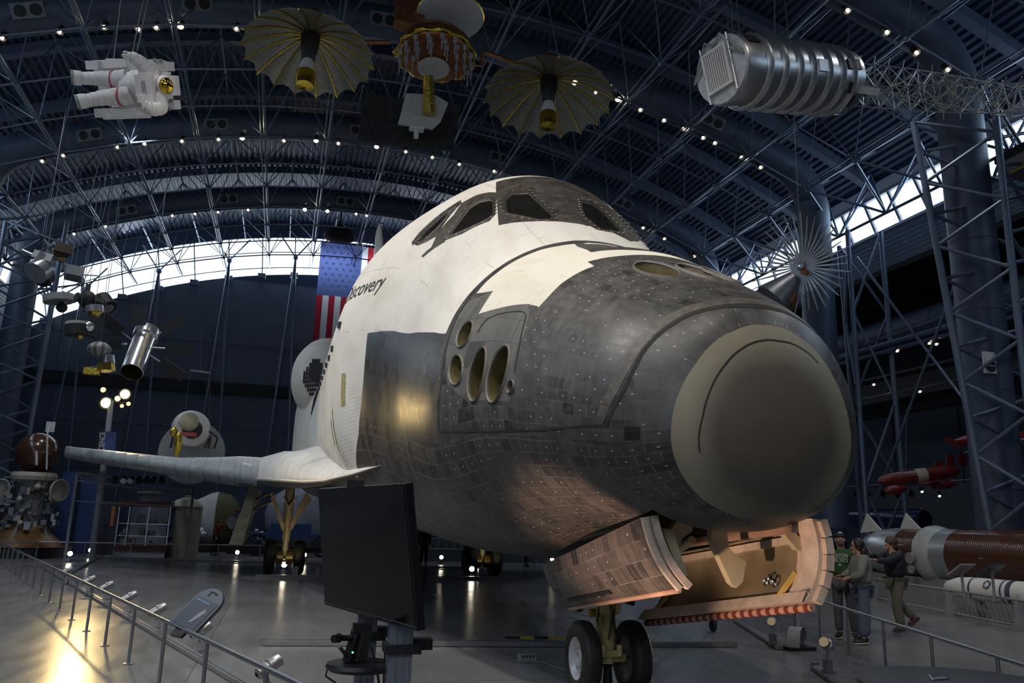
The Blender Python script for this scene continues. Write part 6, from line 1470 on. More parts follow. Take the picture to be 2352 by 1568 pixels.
# floor tracks with spotlights
def track(label, a, b, w=.12, h=.05):
    mb = MB(); a, b = Vector(a), Vector(b); mb.beam(a+Vector((0,0,h/2+.01)), b+Vector((0,0,h/2+.01)), w, h); mb.mi = 1; mb.beam(a+Vector((0,0,h+.015)), b+Vector((0,0,h+.015)), w*.5, .02)
    d = (b-a); d.normalize(); mb.box(a+Vector((0,0,.05)), (.08,.08,.1)); return tag(mb.build('floor_track', [M_TRK, M_RAIL], None), label, 'floor track')
tk = [gp(*p) for p in ((100,1318),(240,1372),(360,1437),(470,1507),(700,1640))]
tr0, tr1 = gp(100,1305), gp(640,1625)
track('grey lamp track on the floor just inside the left handrail', tr0, tr1)
track('grey lamp track crossing the floor in front of the nose wheels', gp(603,1482), gp(1690,1486), .14, .06)
mb = MB(); a, b = gp(1160,1478), gp(1290,1478); P, Q = a.lerp(b, 0), a.lerp(b, 1)
for k in range(4):
    mb.mi = k % 2; mb.beam(P.lerp(Q, k/4)+Vector((0,0,.092)), P.lerp(Q, (k+1)/4)+Vector((0,0,.092)), .09, .03)
tag(mb.build('hazard_strip', [M_BLK, mat('hazard_yellow', (.50,.36,.03), .5)], None), 'black and yellow hazard strip on the floor track behind the screen pole', 'hazard strip')
tr2a, tr2b = gp(1690,1428), gp(1790,1492); track('short grey lamp track on the floor right of the nose gear', tr2a, tr2b)
tr3a, tr3b = gp(1872,1538), gp(1960,1600); track('short grey lamp track at the lower right, nearest the camera', tr3a, tr3b)
track('far grey floor track behind the main wheels', gp(222,1283), gp(1060,1306), .12, .06)
track('grey floor track joining the left track to the far one', gp(160,1318), gp(222,1283), .12, .06)
M_LAMPB = mat('floor_lamp_shell', (.36,.37,.39), .35, .8, .1, 6.); M_LENS = mat('lit_lens', (1,.9,.75), .3, emit=(1.,.88,.66), estr=14.); M_LENSD = mat('glass_lens', (.13,.12,.10), .1, .4, emit=(1.,.8,.5), estr=.15)
def floodlamp(base, aim, label, group, lit, h=.34, s=1.):
    base = Vector(base); T = empty('floor_spotlight', base, label, 'spotlight', group); aim = Vector(aim); c = base+Vector((0,0,h)); d = (aim-c).normalized()
    mb = MB(); mb.box(base+Vector((0,0,h*.30)), (.09*s,.09*s,h*.5)); mb.cyl(base+Vector((0,0,h*.5)), c-d*.05, .02, n=8); mb.box(base+Vector((0,0,.075)), (.16*s,.12*s,.04)); mb.build('ballast_post', M_LAMPB, T)
    mb = MB(); mb.lathe([(.03,-.16*s),(.062*s,-.14*s),(.066*s,-.02*s),(.078*s,-.01*s),(.078*s,.03*s),(.066*s,.035*s),(.066*s,.12*s),(.070*s,.125*s)], c, d, 18); hd = mb.build('lamp_barrel', M_LAMPB, T, 40)
    mb = MB(); mb.lathe([(.001,.10*s),(.064*s,.105*s)], c, d, 18); mb.build('lens', M_LENS if lit else M_LENSD, hd, True)
    return c, d
LAMPG = 'floor spotlights along the left track'
td = (tr1-tr0).normalized()
for k, (px, py) in enumerate(((150,1341),(201,1367),(241,1384),(292,1414),(357,1451),(456,1507),(612,1610))):
    b = gp(px, py); lab = 'silver floor spotlight on the left track, %s along from the far end' % ('first','second','third','fourth','fifth','sixth','nearest the camera')[k]
    floodlamp(b, b+Vector((2.0,-3.2,2.2)), lab if k < 6 else 'silver floor spotlight on the left track nearest the camera', LAMPG, False)
floodlamp(gp(1776,1487), (2.3,-.4,1.6), 'silver floor spotlight on the short track right of the nose gear', 'floor spotlights right of the nose', False, .40)
floodlamp(gp(1903,1556), (2.0,-.2,1.9), 'silver floor spotlight at the lower right, tilted back', 'floor spotlights right of the nose', False, .42)
for k, (px, py, lab) in enumerate(((157,1290,'small lit floor lamp at the left end of the far track'),(205,1280,'small lit floor lamp at the bend of the far track'),(393,1280,'small lit floor lamp on the far track under the wing'),(543,1284,'small lit floor lamp left of the starboard main gear'),(698,1290,'small lit floor lamp just right of the starboard main wheels'),(1013,1295,'small lit floor lamp between the screen and the port main gear'),(1268,1299,'small lit floor lamp seen beside the nose gear door'),(1083,1327,'small lit floor lamp between the port main wheels'),(650,1318,'small lit floor lamp between the starboard main wheels'))):
    b = gp(px, py); floodlamp(b, (CAM*.5+Vector((10,0,3))*.5), lab, 'small lit floor lamps behind the shuttle', True, .30, 1.3)
mb = MB(); b = gp(1210,1520); mb.box(b+Vector((0,0,.06)), (.14,.24,.11)); mb.mi = 1
for k in range(4): mb.cyl(b+Vector((-.071,.075-.05*k,.085)), b+Vector((-.078,.075-.05*k,.085)), .016, n=8)
tag(mb.build('socket_box', [M_GREYP, M_BLK], None), 'small grey socket box on the floor left of the nose wheels', 'socket box')
mb = MB(); mb.tube([b+Vector(p) for p in ((0,0,.02),(-.1,-.2,.012),(-.5,-.25,.012),(-1.2,-.35,.012),(-2.2,-.4,.012))], .008, 6)
tag(mb.build('floor_cable', mat('pale_cable', (.3,.3,.3), .5), None), 'thin pale cable trailing from the socket box', 'cable')
b = gp(1638,1452); mb = MB(); mb.lathe([(.02,-.03),(.10,-.03),(.12,0),(.10,.03),(.02,.03)], b+Vector((0,0,.125)), (0,1,0), 20); mb.mi = 1; mb.beam(b+Vector((.02,-.06,.12)), b+Vector((.05,-.08,.62)), .06, .05); mb.beam(b+Vector((0,-.05,.12)), b+Vector((0,.05,.12)), .03, .03)
mb.beam(b+Vector((.05,-.08,.62)), (3.4,-.62,.80), .05, .05)
tag(mb.build('door_prop', [M_TYRE, M_STEEL], None, 40), 'small castor wheel prop holding up the port nose gear door', 'castor')
# arched grey kerb lamp and post right of the door
b = gp(1832,1492); T = empty('arched_lamp_housing', b, 'grey half round lamp housing with pale post on the floor at the right', 'lamp housing')
mb = MB(); r = []
d1 = Vector((-.62,-.55,0)).normalized(); d2 = Vector((-d1.y, d1.x, 0))
for t in np.linspace(-.15, PI+.15, 18): r.append([b+d2*(.26*math.cos(t))+Vector((0,0,.10+.26*math.sin(t)))-d1*.10, b+d2*(.26*math.cos(t))+Vector((0,0,.10+.26*math.sin(t)))+d1*.10])
mb.grid(r); mb.build('arched_shell', mat('grey_shell', (.34,.34,.36), .5), T, True)
mb = MB()
for t in np.linspace(.2, PI-.2, 6): mb.beam(b+Vector((0,0,.08)), b+d2*(.24*math.cos(t))+Vector((0,0,.10+.24*math.sin(t))), .03, .02)
mb.box(b+Vector((0,0,.03)), (.3,.5,.06)); mb.build('dark_fins', M_BLK, T)
mb = MB(); mb.beam(b+Vector((.06,-.05,.08)), b+Vector((.10,-.06,.82)), .05, .10); mb.build('pale_post', mat('pale_post', (.30,.29,.31), .5), T)
# reading sign clipped to the left handrail
def sign():
    k = lp[3]+d0*1.45; T = empty('reading_sign', k, 'tilted grey information board with rounded top, clipped to the left handrail', 'sign')
    q = [at(388,1428,X=k.x+.15), at(441,1458,X=k.x-.25)]; a, b_ = q; ax = (b_-a); w = ax.length; ax.normalize()
    top = at(506,1372,X=k.x-.05); top2 = at(478,1346,X=k.x+.2); mid = (a+b_)/2; up = at(499,1352,X=k.x+.12)-mid; up = up-ax*up.dot(ax); L = up.length; up.normalize(); n = ax.cross(up)
    def outl(m, off=0.): 
        P = [mid-ax*w/2*m, mid+ax*w/2*m]
        for t in np.linspace(0, PI, 11): P.append(mid+up*(L-w/2*.75)+ax*(w/2*m*math.cos(t))+up*(w/2*.75*m*math.sin(t)))
        return [p+n*off for p in P]
    mb = MB(); mb.prism(outl(1.), n*-.035); mb.build('board', mat('slate_board', (.060,.072,.092), .45, 0, .1, 6.), T)
    sgn = 1 if n.dot(CAM-mid) > 0 else -1
    mb = MB(); o = .003*sgn+(0 if sgn > 0 else -.035)
    P = [mid-ax*w*.42+up*.02, mid+ax*w*.42+up*.02, mid+ax*w*.42+up*(L*.72), mid-ax*w*.42+up*(L*.72)]
    mb.prism([p+n*o for p in P], n*.002*sgn); mb.build('print_panel', mat('dark_print', (.025,.03,.042), .4), T)
    o2 = n*(o+.004*sgn)
    mb = MB(); mb.prism([mid-ax*w*.36+up*(L*.63)+o2, mid+ax*w*.20+up*(L*.63)+o2, mid+ax*w*.20+up*(L*.67)+o2, mid-ax*w*.36+up*(L*.67)+o2], n*.001*sgn); mb.build('title_line', mat('print_blue', (.07,.12,.20), .5), T)
    mb = MB(); mb.prism([mid+ax*w*.05+up*(L*.16)+o2, mid+ax*w*.16+up*(L*.20)+o2, mid+ax*w*.30+up*(L*.46)+o2, mid+ax*w*.24+up*(L*.56)+o2, mid+ax*w*.14+up*(L*.44)+o2], n*.001*sgn); mb.build('printed_craft', mat('print_grey', (.19,.20,.21), .5), T)
    mb = MB(); c = mid+up*(L*.86)+o2
    for s_ in ((-.07,.02,-.07,-.04),(-.07,.02,.07,.02),(.07,.02,.07,0)): mb.beam(c+ax*s_[0]*w*1.6+up*s_[1], c+ax*s_[2]*w*1.6+up*s_[3], .006, .006)
    mb.build('slot_mark', M_BLK, T)
    mb = MB(); mb.beam(mid+up*.02-n*.03*sgn, mid-up*.05-Vector((0,0,.04)), .25, .03); mb.build('clip', M_BLK, T)
sign()
# big portrait of nothing: the dark screen on its poles
def screen():
    tl, tr, br_, bl = Vector((.03,3.51,2.04)), Vector((-1.23,3.12,2.04)), Vector((-1.09,2.99,1.29)), Vector((.18,3.40,1.30))
    T = empty('display_screen', (-1.1,3.02,0), 'large switched off black screen on grey poles in the centre foreground', 'screen'); n = (tr-tl).cross(bl-tl).normalized()
    if n.dot(CAM-tl) < 0: n = -n
    mb = MB(); mb.prism([tl,tr,br_,bl], -n*.045); pn = mb.build('black_bezel', mat('bezel_black', (.008,.008,.010), .35), T)
    c = (tl+tr+br_+bl)/4; ins = [c+(p-c)*.975+n*.002 for p in (tl,tr,br_,bl)]; mb = MB(); mb.prism(ins, n*.001); mb.build('dark_glass', mat('screen_glass', (.003,.003,.004), .10, 0, .1, 1., spec=.25), pn)
    mb = MB(); m_ = tl.lerp(tr, .48); mb.box(m_+Vector((0,0,.012)), (.10,.10,.05)); mb.build('top_clip', M_BLK, pn)
    mb = MB(); mb.beam(bl+n*.006+Vector((0,0,.02)), br_+n*.006+Vector((0,0,.02)), .012, .006); mb.build('lower_trim', mat('trim_line', (.06,.06,.05), .4), pn)
    # poles: extruded square profile, each with a clamp
    for (px, X, wd) in ((917,-.66,.13),(838,-.12,.12)):
        p = at(px, 1500, X=X); mb = MB(); po = MB(); mb.box((p.x,p.y,.75),(wd,wd,1.5))
        for s in (-.3,0,.3): mb.box((p.x-wd/2-.002,p.y+wd*s,.75),(.008,wd*.12,1.5))
        mb.box((p.x,p.y,.02),(.5,.5,.04)); mb.build('pole', mat('alu_profile', (.30,.33,.38), .38, .6, .06, 6.), T)
        if X < 0:
            mb = MB(); mb.box((p.x-.01,p.y-.01,1.15),(wd+.05,wd+.07,.05)); mb.box((p.x,p.y-.12,1.17),(.10,.12,.06)); mb.build('clamp', M_BLK, T)
        else:
            mb = MB(); mb.box((p.x-.05,p.y-.10,1.20),(.10,.16,.06)); mb.build('bracket', M_BLK, T)
    # loose cables
    for k, P in enumerate((((843,1440),(850,1480),(862,1515),(870,1568)),((885,1440),(884,1500),(882,1545),(880,1600)),((930,1440),(936,1480),(943,1540),(940,1600)),((766,1517),(752,1535),(748,1552),(768,1566),(790,1585)),((845,1500),(860,1515),(868,1548),(875,1600)))):
        mb = MB(); mb.tube([at(x, y, X=-.55+.1*k) for x, y in P], .006, 6); mb.build('cable', M_BLK, T)
    # camera unit on a round shelf
    C = at(828,1525,X=-.5); S = empty('camera_unit', C, 'black camera device with tiny green light on round shelf below the screen', 'camera')
    mb = MB(); mb.lathe([(.02,-.03),(.18,-.03),(.20,-.01),(.19,.01),(.02,.012)], C, (0,0,1), 32); mb.build('round_shelf', M_BLKG, S, 40)
    mb = MB(); ax = Vector((-.35,.2,1)).normalized(); a = C+Vector((.02,.03,.01)); mb.beam(a, a+Vector((.03,-.03,.165)), .10, .075); mb.beam(a+Vector((-.03,.04,.0)), a+Vector((.0,0,.15)), .06, .05); mb.box(a+Vector((.02,-.03,.185)), (.08,.11,.05)); mb.build('camera_body', M_BLKG, S)
    mb = MB(); h = a+Vector((-.06,.11,.14)); mb.ball(h, .026, 14, 10); mb.cyl(h, a+Vector((.0,.0,.13)), .016, n=8); mb.cyl(h+Vector((-.02,.01,0)), h+Vector((-.04,.03,.0)), .022, n=10); mb.build('camera_head', M_BLKG, S, 40)
    mb = MB(); mb.beam(C+Vector((0,.05,.01)), C+Vector((-.02,.13,.10)), .05, .015); mb.beam(C+Vector((0,-.2,-.0)), C+Vector((0,-.02,.0)), .05, .03); mb.build('shelf_arm', M_BLKG, S)
    mb = MB(); mb.ball(at(810,1498,X=-.62), .005, 8, 6); mb.build('green_indicator', mat('green_led', (.02,.3,.04), .4, emit=(.05,1,.12), estr=6), S)
M_BLKG = mat('black_plastic', (.012,.012,.013), .38, 0, .15, 8.)
screen()
# dark round desk top at the lower right with a small card
c = Vector((-.80,-.80,.90)); T = empty('round_desk', (c.x,c.y,0), 'dark round desk top with a small printed card, at the lower right', 'desk')
mb = MB(); mb.lathe([(.02,.90),(.68,.90),(.705,.885),(.705,.865),(.66,.85),(.02,.85)], (c.x,c.y,0), (0,0,1), 64); mb.build('desk_top', mat('desk_dark', (.028,.030,.038), .45), T, 40)
mb = MB(); mb.lathe([(.3,0),(.3,.02),(.08,.05),(.08,.85)], (c.x,c.y,0), (0,0,1), 24); mb.build('desk_leg', M_BLK, T, 40)
p = [at(x, y, Z=.902) for x, y in ((2128,1544),(2172,1544),(2182,1560),(2140,1562))]; mb = MB(); mb.prism(p, (0,0,.002)); cd = tag(mb.build('printed_card', mat('card_black', (.008,.008,.014), .4), None), 'small dark printed card lying on the round desk top', 'card')
mb = MB(); mb.prism([at(x, y, Z=.905) for x, y in ((2131,1547),(2136,1549),(2146,1561),(2141,1562))], (0,0,.001)); mb.prism([at(x, y, Z=.905) for x, y in ((2146,1556),(2174,1554),(2175,1556),(2147,1558))], (0,0,.001)); mb.build('card_print', mat('card_print', (.22,.25,.32), .5), cd)

# ------------------------------------------------------------------ people
M_SKIN = mat('skin', (.42,.24,.17), .5, 0, .08, 20.); M_HAIRB = mat('brown_hair', (.05,.028,.016), .6, 0, .3, 60.); M_HAIRK = mat('dark_hair', (.012,.010,.009), .5, 0, .3, 60.)
def skinmesh(name, joints, edges, mt, parent, sub=2, root=0):
    me = bpy.data.meshes.new(name); L = parent_loc(parent)
    me.from_pydata([tuple(Vector(p)-L) for p, r in joints], edges, []); o = bpy.data.objects.new(name, me); COL.objects.link(o)
    m = o.modifiers.new('s', 'SKIN'); m.use_smooth_shade = True
    for i, (p, r) in enumerate(joints):
        sv = me.skin_vertices[0].data[i]; sv.radius = (r, r) if not isinstance(r, tuple) else r; sv.use_root = (i == root)
    s2 = o.modifiers.new('u', 'SUBSURF'); s2.levels = sub; s2.render_levels = sub
    bpy.context.view_layer.update(); dg = bpy.context.evaluated_depsgraph_get(); nm = bpy.data.meshes.new_from_object(o.evaluated_get(dg)); bpy.data.objects.remove(o); bpy.data.meshes.remove(me)
    nm.name = name; nm.materials.clear(); nm.materials.append(mt)
    for p in nm.polygons: p.use_smooth = True
    o = bpy.data.objects.new(name, nm); COL.objects.link(o); o.parent = parent; return o
def hand_chain(J, E, iw, wrist, d, side, curl):
    """five fingers grown from the wrist: d = pointing direction, side = thumb side"""
    d = Vector(d).normalized(); side = Vector(side); side = (side-d*side.dot(d)).normalized(); n = d.cross(side)
    pi_ = len(J); J.append((wrist+d*.05, (.024,.034))); E.append((iw, pi_))
    for k in range(4):
        b = wrist+d*.085+side*(.030-.020*k); ln = (.070,.080,.074,.058)[k]; a = len(J)
        J.append((b, .010)); J.append((b+d*ln*.5*(1-curl*.3)+n*ln*.45*curl, .009)); J.append((b+d*ln*(.9-curl*.9)+n*ln*.85*curl, .007)); E += [(pi_,a),(a,a+1),(a+1,a+2)]
    a = len(J); J.append((wrist+d*.035+side*.040, .011)); J.append((wrist+d*.065+side*.058+n*.02*curl, .010)); J.append((wrist+d*.09+side*.055+n*.035*curl, .008)); E += [(pi_,a),(a,a+1),(a+1,a+2)]
def person(loc, face, label, h, J, outfit):
    """J: joint dict in body frame (forward, left, up) scaled to height 1.75; outfit builds clothing"""
    f = Vector((face[0], face[1], 0)).normalized(); l = Vector((-f.y, f.x, 0)); k = h/1.75; loc = Vector(loc)
    W = lambda p: loc+(f*p[0]+l*p[1])*k+Vector((0,0,p[2]*k))
    T = empty('person', loc, label, 'person'); j = {n: W(p) for n, p in J.items()}
    R = dict(pel=.135,wa=.125,ch=.145,nk=.055,hb=.075)
    V, E = [], []; ix = {}
    def a(n, r): ix[n] = len(V); V.append((j[n], r)); return ix[n]
    a('pel', (.15*k,.11*k)); a('wa', (.135*k,.10*k)); a('ch', (.16*k,.11*k)); a('nk', .052*k); a('hd', .078*k); a('ht', .082*k)
    E += [(0,1),(1,2),(2,3),(3,4),(4,5)]
    for s in 'LR':
        a('hip'+s, .085*k); a('kn'+s, .058*k); a('an'+s, .042*k); a('toe'+s, .034*k); E += [(0,ix['hip'+s]),(ix['hip'+s],ix['kn'+s]),(ix['kn'+s],ix['an'+s]),(ix['an'+s],ix['toe'+s])]
        a('sh'+s, .058*k); a('el'+s, .042*k); a('wr'+s, .028*k); E += [(2,ix['sh'+s]),(ix['sh'+s],ix['el'+s]),(ix['el'+s],ix['wr'+s])]
        d = j['wr'+s]-j['el'+s]; hand_chain(V, E, ix['wr'+s], j['wr'+s], J.get('hd'+s) and (f*J['hd'+s][0]+l*J['hd'+s][1]+Vector((0,0,J['hd'+s][2]))) or d, l*(-1 if s == 'L' else 1)+f*.8, outfit.get('curl'+s, .35))
    body = skinmesh('body', V, E, outfit['skin'], T, 2)
    # face: nose, brow, lips, eyes, ears on the head
    hc = j['hd'].lerp(j['ht'], .45); hf = outfit.get('look'); hf = (f*hf[0]+l*hf[1]+Vector((0,0,hf[2]))).normalized() if hf else f; hl = Vector((0,0,1)).cross(hf).normalized(); hu = hf.cross(hl)
    rot = Matrix((hf, hl, hu)).transposed()
    mb = MB(); mb.ball(hc+hu*.012*k, (.098*k,.076*k,.122*k), 18, 14, rot); mb.ball(hc+hf*.100*k-hu*.012*k, (.022*k,.015*k,.026*k), 10, 8, rot); mb.ball(hc+hf*.078*k-hu*.085*k, (.032*k,.040*k,.030*k), 10, 8, rot)
    for s in (1,-1): mb.ball(hc+hl*.078*k*s-hu*.005*k, (.022*k,.012*k,.032*k), 8, 6, rot)
    mb.build('face', outfit['skin'], body, True)
    mb = MB()
    for s in (1,-1): mb.ball(hc+hf*.086*k+hl*.032*k*s+hu*.022*k, (.010*k,.014*k,.008*k), 8, 6, rot)
    mb.mi = 1; mb.ball(hc+hf*.096*k-hu*.055*k, (.010*k,.024*k,.007*k), 8, 6, rot); mb.mi = 0
    for s in (1,-1): mb.ball(hc+hf*.090*k+hl*.032*k*s+hu*.042*k, (.010*k,.022*k,.005*k), 8, 6, rot)
    mb.build('eyes_and_mouth', [M_HAIRK, mat('lips', (.30,.11,.09), .5)], body, True)
    G = lambda name, names, rad, edges, mt, sub=2: skinmesh(name, [(j[n] if isinstance(n, str) else j[n[0]].lerp(j[n[1]], n[2]), tuple(x*k for x in r) if isinstance(r, tuple) else r*k) for n, r in zip(names, rad)], edges, mt, T, sub)
    top = outfit['top']; e = outfit.get('loose', 0)
    N_ = [('pel','wa',.15),'wa','ch',('ch','nk',.75),'shL','elL',('elL','wrL',.95),'shR','elR',('elR','wrR',.95)]
    Rr = [(.185+e,.145+e),(.175+e,.135+e),(.190+e,.140+e),.085,.085+e*.5,.066+e*.5,.046+e*.3,.085+e*.5,.066+e*.5,.046+e*.3]
    t_ = G('top', N_, Rr, [(0,1),(1,2),(2,3),(2,4),(4,5),(5,6),(2,7),(7,8),(8,9)], top); 
    N_ = ['pel','hipL','knL',('knL','anL',.93),'hipR','knR',('knR','anR',.93)]; w = outfit.get('leg', .0)
    G('trousers', N_, [(.165,.125),.105,.080+w,.070+w*1.2,.105,.080+w,.070+w*1.2], [(0,1),(1,2),(2,3),(0,4),(4,5),(5,6)], outfit['trousers'])
    for s in 'LR':
        d = (j['toe'+s]-j['an'+s]); d.z *= .3; d.normalize(); q = j['an'+s]; dn = Vector((0,0,-1)); pr = d.cross(dn).normalized(); dn = (j['toe'+s]-j['an'+s]).cross(pr).normalized(); 
        if dn.z > 0: dn = -dn
        r2 = Matrix((d, pr, d.cross(pr))).transposed(); c_ = q+d*.06*k+dn*.025*k
        sh = MB(); sh.ball(c_, (.135*k,.050*k,.050*k), 16, 10, r2); sh.ball(q+dn*.005*k, (.06*k,.048*k,.06*k), 12, 8, r2); so = sh.build('shoe', outfit['shoe'], T, True)
        m3 = MB(); m3.ball(c_-Vector((0,0,.028*k)), (.142*k,.055*k,.022*k), 16, 8, r2); m3.build('sole', outfit['sole'], so, True)
    return T, j, hc, rot, k, f, l, t_
STAND = dict(pel=(0,0,.95),wa=(0,0,1.10),ch=(.0,0,1.30),nk=(.01,0,1.48),hd=(.03,0,1.58),ht=(.03,0,1.66),
 hipL=(0,.09,.90),knL=(.02,.10,.50),anL=(-.01,.11,.09),toeL=(.16,.13,.035),hipR=(0,-.09,.90),knR=(.02,-.10,.50),anR=(-.01,-.12,.09),toeR=(.16,-.14,.035),
 shL=(0,.185,1.41),elL=(-.03,.235,1.14),wrL=(.03,.245,.90),shR=(0,-.185,1.41),elR=(-.03,-.235,1.14),wrR=(.03,-.245,.90))
def J_(**kw): d = dict(STAND); d.update(kw); return d
M_GREEN = mat('green_sweatshirt', (.020,.075,.022), .8, 0, .15, 12., bump=.3); M_DENIM = mat('blue_jeans', (.075,.10,.15), .75, 0, .2, 14., bump=.2); M_GREYT = mat('grey_trousers', (.06,.06,.07), .75, 0, .15, 12.)
M_GREYJ = mat('grey_green_jacket', (.18,.20,.18), .75, 0, .15, 10., bump=.3); M_NAVY = mat('navy_jacket', (.010,.011,.022), .65, 0, .2, 10., bump=.3); M_TAN = mat('olive_tan_trousers', (.13,.115,.085), .75, 0, .12, 12., bump=.2)
M_SHOEB = mat('black_shoe', (.015,.015,.015), .5); M_SOLEW = mat('white_sole', (.50,.48,.42), .5); M_SHOER = mat('oxblood_shoe', (.07,.018,.014), .4); M_SOLEK = mat('dark_sole', (.02,.02,.02), .6)
cdir = lambda p: (Vector((CAM.x,CAM.y,0))-Vector((p[0],p[1],0))).normalized()
# man in the green sweatshirt
p = gp(1944,1468); cd = cdir(p); fc_ = cd+Vector((0,.25,0))
T, j, hc, rot, k, f, l, top = person(p, fc_, 'person in green lettered sweatshirt and backwards cap standing by the right handrail', 1.90, J_(knL=(.02,.12,.5),anL=(.0,.15,.09),toeL=(.15,.2,.035),anR=(0,-.10,.09),toeR=(.16,-.12,.035)), dict(skin=M_SKIN, top=M_GREEN, trousers=M_GREYT, shoe=M_SHOEB, sole=M_SOLEW, loose=.022, look=(.9,.25,.28)))
mb = MB(); mb.ball(hc+Vector((0,0,.055*k)), (.104*k,.088*k,.075*k), 16, 10, rot); mb.mi = 1; fr = rot @ Vector((1,0,0)); ll = rot @ Vector((0,1,0)); uu = rot @ Vector((0,0,1))
mb.beam(hc-fr*.09*k+uu*.05*k, hc-fr*.17*k+uu*.03*k, .15*k, .012); mb.mi = 1; mb.ball(hc+fr*.092*k+uu*.088*k, (.02*k,.035*k,.022*k), 10, 6, rot); mb.build('backwards_cap', [M_BLK, mat('cap_white', (.5,.5,.5), .6)], T, True)
mb = MB(); mb.ball(hc+fr*.068*k-uu*.075*k, (.046*k,.060*k,.050*k), 12, 8, rot); mb.build('beard', mat('stubble', (.10,.06,.045), .8), T, True)
ch = j['ch'].lerp(j['wa'], .12); L2 = f.cross(Vector((0,0,1))); o_ = ch+f*.185*k
text3('shirt_lettering', 'BOSTON', o_-L2*.13*k*(-1 if L2.dot(CX) < 0 else 1)+Vector((0,0,.05)), CX-f*CX.dot(f), Vector((0,0,1)), .095, mat('shirt_white', (.62,.62,.6), .7), top, fit=.26*k)
text3('shirt_lettering', 'CELTICS', o_-L2*.13*k*(-1 if L2.dot(CX) < 0 else 1)+Vector((0,0,-.03)), CX-f*CX.dot(f), Vector((0,0,1)), .095, mat('shirt_white', (.62,.62,.6), .7), top, fit=.26*k)
mb = MB(); mb.lathe([(.012,0),(.022,.0),(.022,.004),(.012,.004)], o_-Vector((0,0,.075)), f, 14); mb.build('shirt_emblem', mat('shirt_white', (.62,.62,.6), .7), top)
# person in the grey jacket, turned away, long dark hair
p = gp(1988,1480); sd = Vector((-cd.y, cd.x, 0))
T, j, hc, rot, k, f, l, top = person(p, cd*.25+sd*(1 if sd.dot(CX) < 0 else -1)*1.0, 'person with long dark hair in grey jacket and wide blue jeans beside the green sweatshirt', 1.78, J_(elR=(.10,-.27,1.16),wrR=(.26,-.20,1.12),elL=(.08,.26,1.15),wrL=(.24,.18,1.10),anR=(-.02,-.14,.09),toeR=(.15,-.14,.035),anL=(.05,.12,.09),toeL=(.21,.13,.035)), dict(skin=M_SKIN, top=M_GREYJ, trousers=M_DENIM, shoe=M_SHOEB, sole=M_SOLEW, loose=.035, leg=.035, look=(.8,0,-.1)))
fr = rot @ Vector((1,0,0)); uu = rot @ Vector((0,0,1))
mb = MB(); mb.ball(hc-fr*.025*k+uu*.025*k, (.108*k,.098*k,.128*k), 18, 12, rot); mb.ball(hc-fr*.075*k-uu*.13*k, (.075*k,.10*k,.17*k), 16, 10, rot); mb.build('long_hair', M_HAIRK, T, True)
# photographer in the navy jacket
p = gp(2064,1452); fd = -CX; fd = Vector((fd.x, fd.y, 0)).normalized()
T, j, hc, rot, k, f, l, top = person(p, fd+cd*.15, 'person in navy jacket and tan trousers holding a camera up to take a photograph', 1.85, J_(pel=(-.02,0,.94),wa=(-.02,0,1.10),ch=(-.03,0,1.30),nk=(.0,0,1.47),hd=(.03,0,1.57),ht=(.04,0,1.65),hipL=(-.02,.09,.90),knL=(.06,.09,.50),anL=(-.02,.09,.10),toeL=(.15,.09,.035),hipR=(-.02,-.09,.90),knR=(-.10,-.10,.52),anR=(-.42,-.10,.24),toeR=(-.33,-.10,.09),
 elL=(.22,.20,1.28),wrL=(.44,.12,1.30),elR=(.20,-.20,1.30),wrR=(.40,-.10,1.42),hdL=(1,0,.2),hdR=(.8,.2,.6)), dict(skin=M_SKIN, top=M_NAVY, trousers=M_TAN, shoe=M_SHOER, sole=M_SOLEK, loose=.03, leg=.015, look=(1,0,.05), curlL=.7, curlR=.8))
fr = rot @ Vector((1,0,0)); uu = rot @ Vector((0,0,1))
mb = MB(); mb.ball(hc-fr*.02*k+uu*.035*k, (.118*k,.102*k,.112*k), 18, 12, rot); mb.ball(hc-fr*.055*k-uu*.04*k, (.075*k,.092*k,.09*k), 14, 10, rot); mb.build('brown_hair', M_HAIRB, T, True)
c = j['wrR']+f*.09*k+Vector((0,0,.05)); m2 = MB(); r3 = Matrix((f, l, Vector((0,0,1)))).transposed(); m2.box(c, (.05,.12,.075), r3); m2.cyl(c+f*.02, c+f*.085, .034, n=14); m2.box(c+Vector((0,0,.045)), (.04,.05,.025), r3)
tag(m2.build('photo_camera', M_BLK, None, 40), 'small black camera held up by the person in the navy jacket', 'camera')
# far figures
p = gp(494,1276); cd = cdir(p); sd = Vector((-cd.y, cd.x, 0))
T, j, hc, rot, k, f, l, top = person(p, cd*.3+sd*1.0, 'person in red top with one arm raised, far off under the wing', 1.72, J_(elL=(.24,.2,1.42),wrL=(.46,.16,1.50),knR=(-.06,-.1,.5),anR=(-.15,-.11,.10),toeR=(0,-.12,.035)), dict(skin=M_SKIN, top=mat('red_top', (.17,.012,.02), .8, 0, .15, 10.), trousers=mat('dark_trousers', (.02,.015,.018), .8), shoe=M_SHOEB, sole=M_SOLEK, loose=.01))
mb = MB(); mb.ball(hc-(rot @ Vector((.02,0,-.03))), (.11*k,.095*k,.11*k), 16, 10, rot); mb.build('dark_hair', M_HAIRK, T, True)
p = gp(972,1300); cd = cdir(p)
T, j, hc, rot, k, f, l, top = person(p, cd, 'person in grey brown jacket standing far behind, half hidden by the belly', 1.74, J_(), dict(skin=M_SKIN, top=mat('grey_brown_jacket', (.07,.06,.055), .8), trousers=mat('dark_trousers', (.02,.015,.018), .8), shoe=M_SHOEB, sole=M_SOLEK, loose=.03))
mb = MB(); mb.ball(hc+Vector((0,0,.03)), (.11*k,.095*k,.11*k), 16, 10, rot); mb.build('brown_hair', M_HAIRB, T, True)
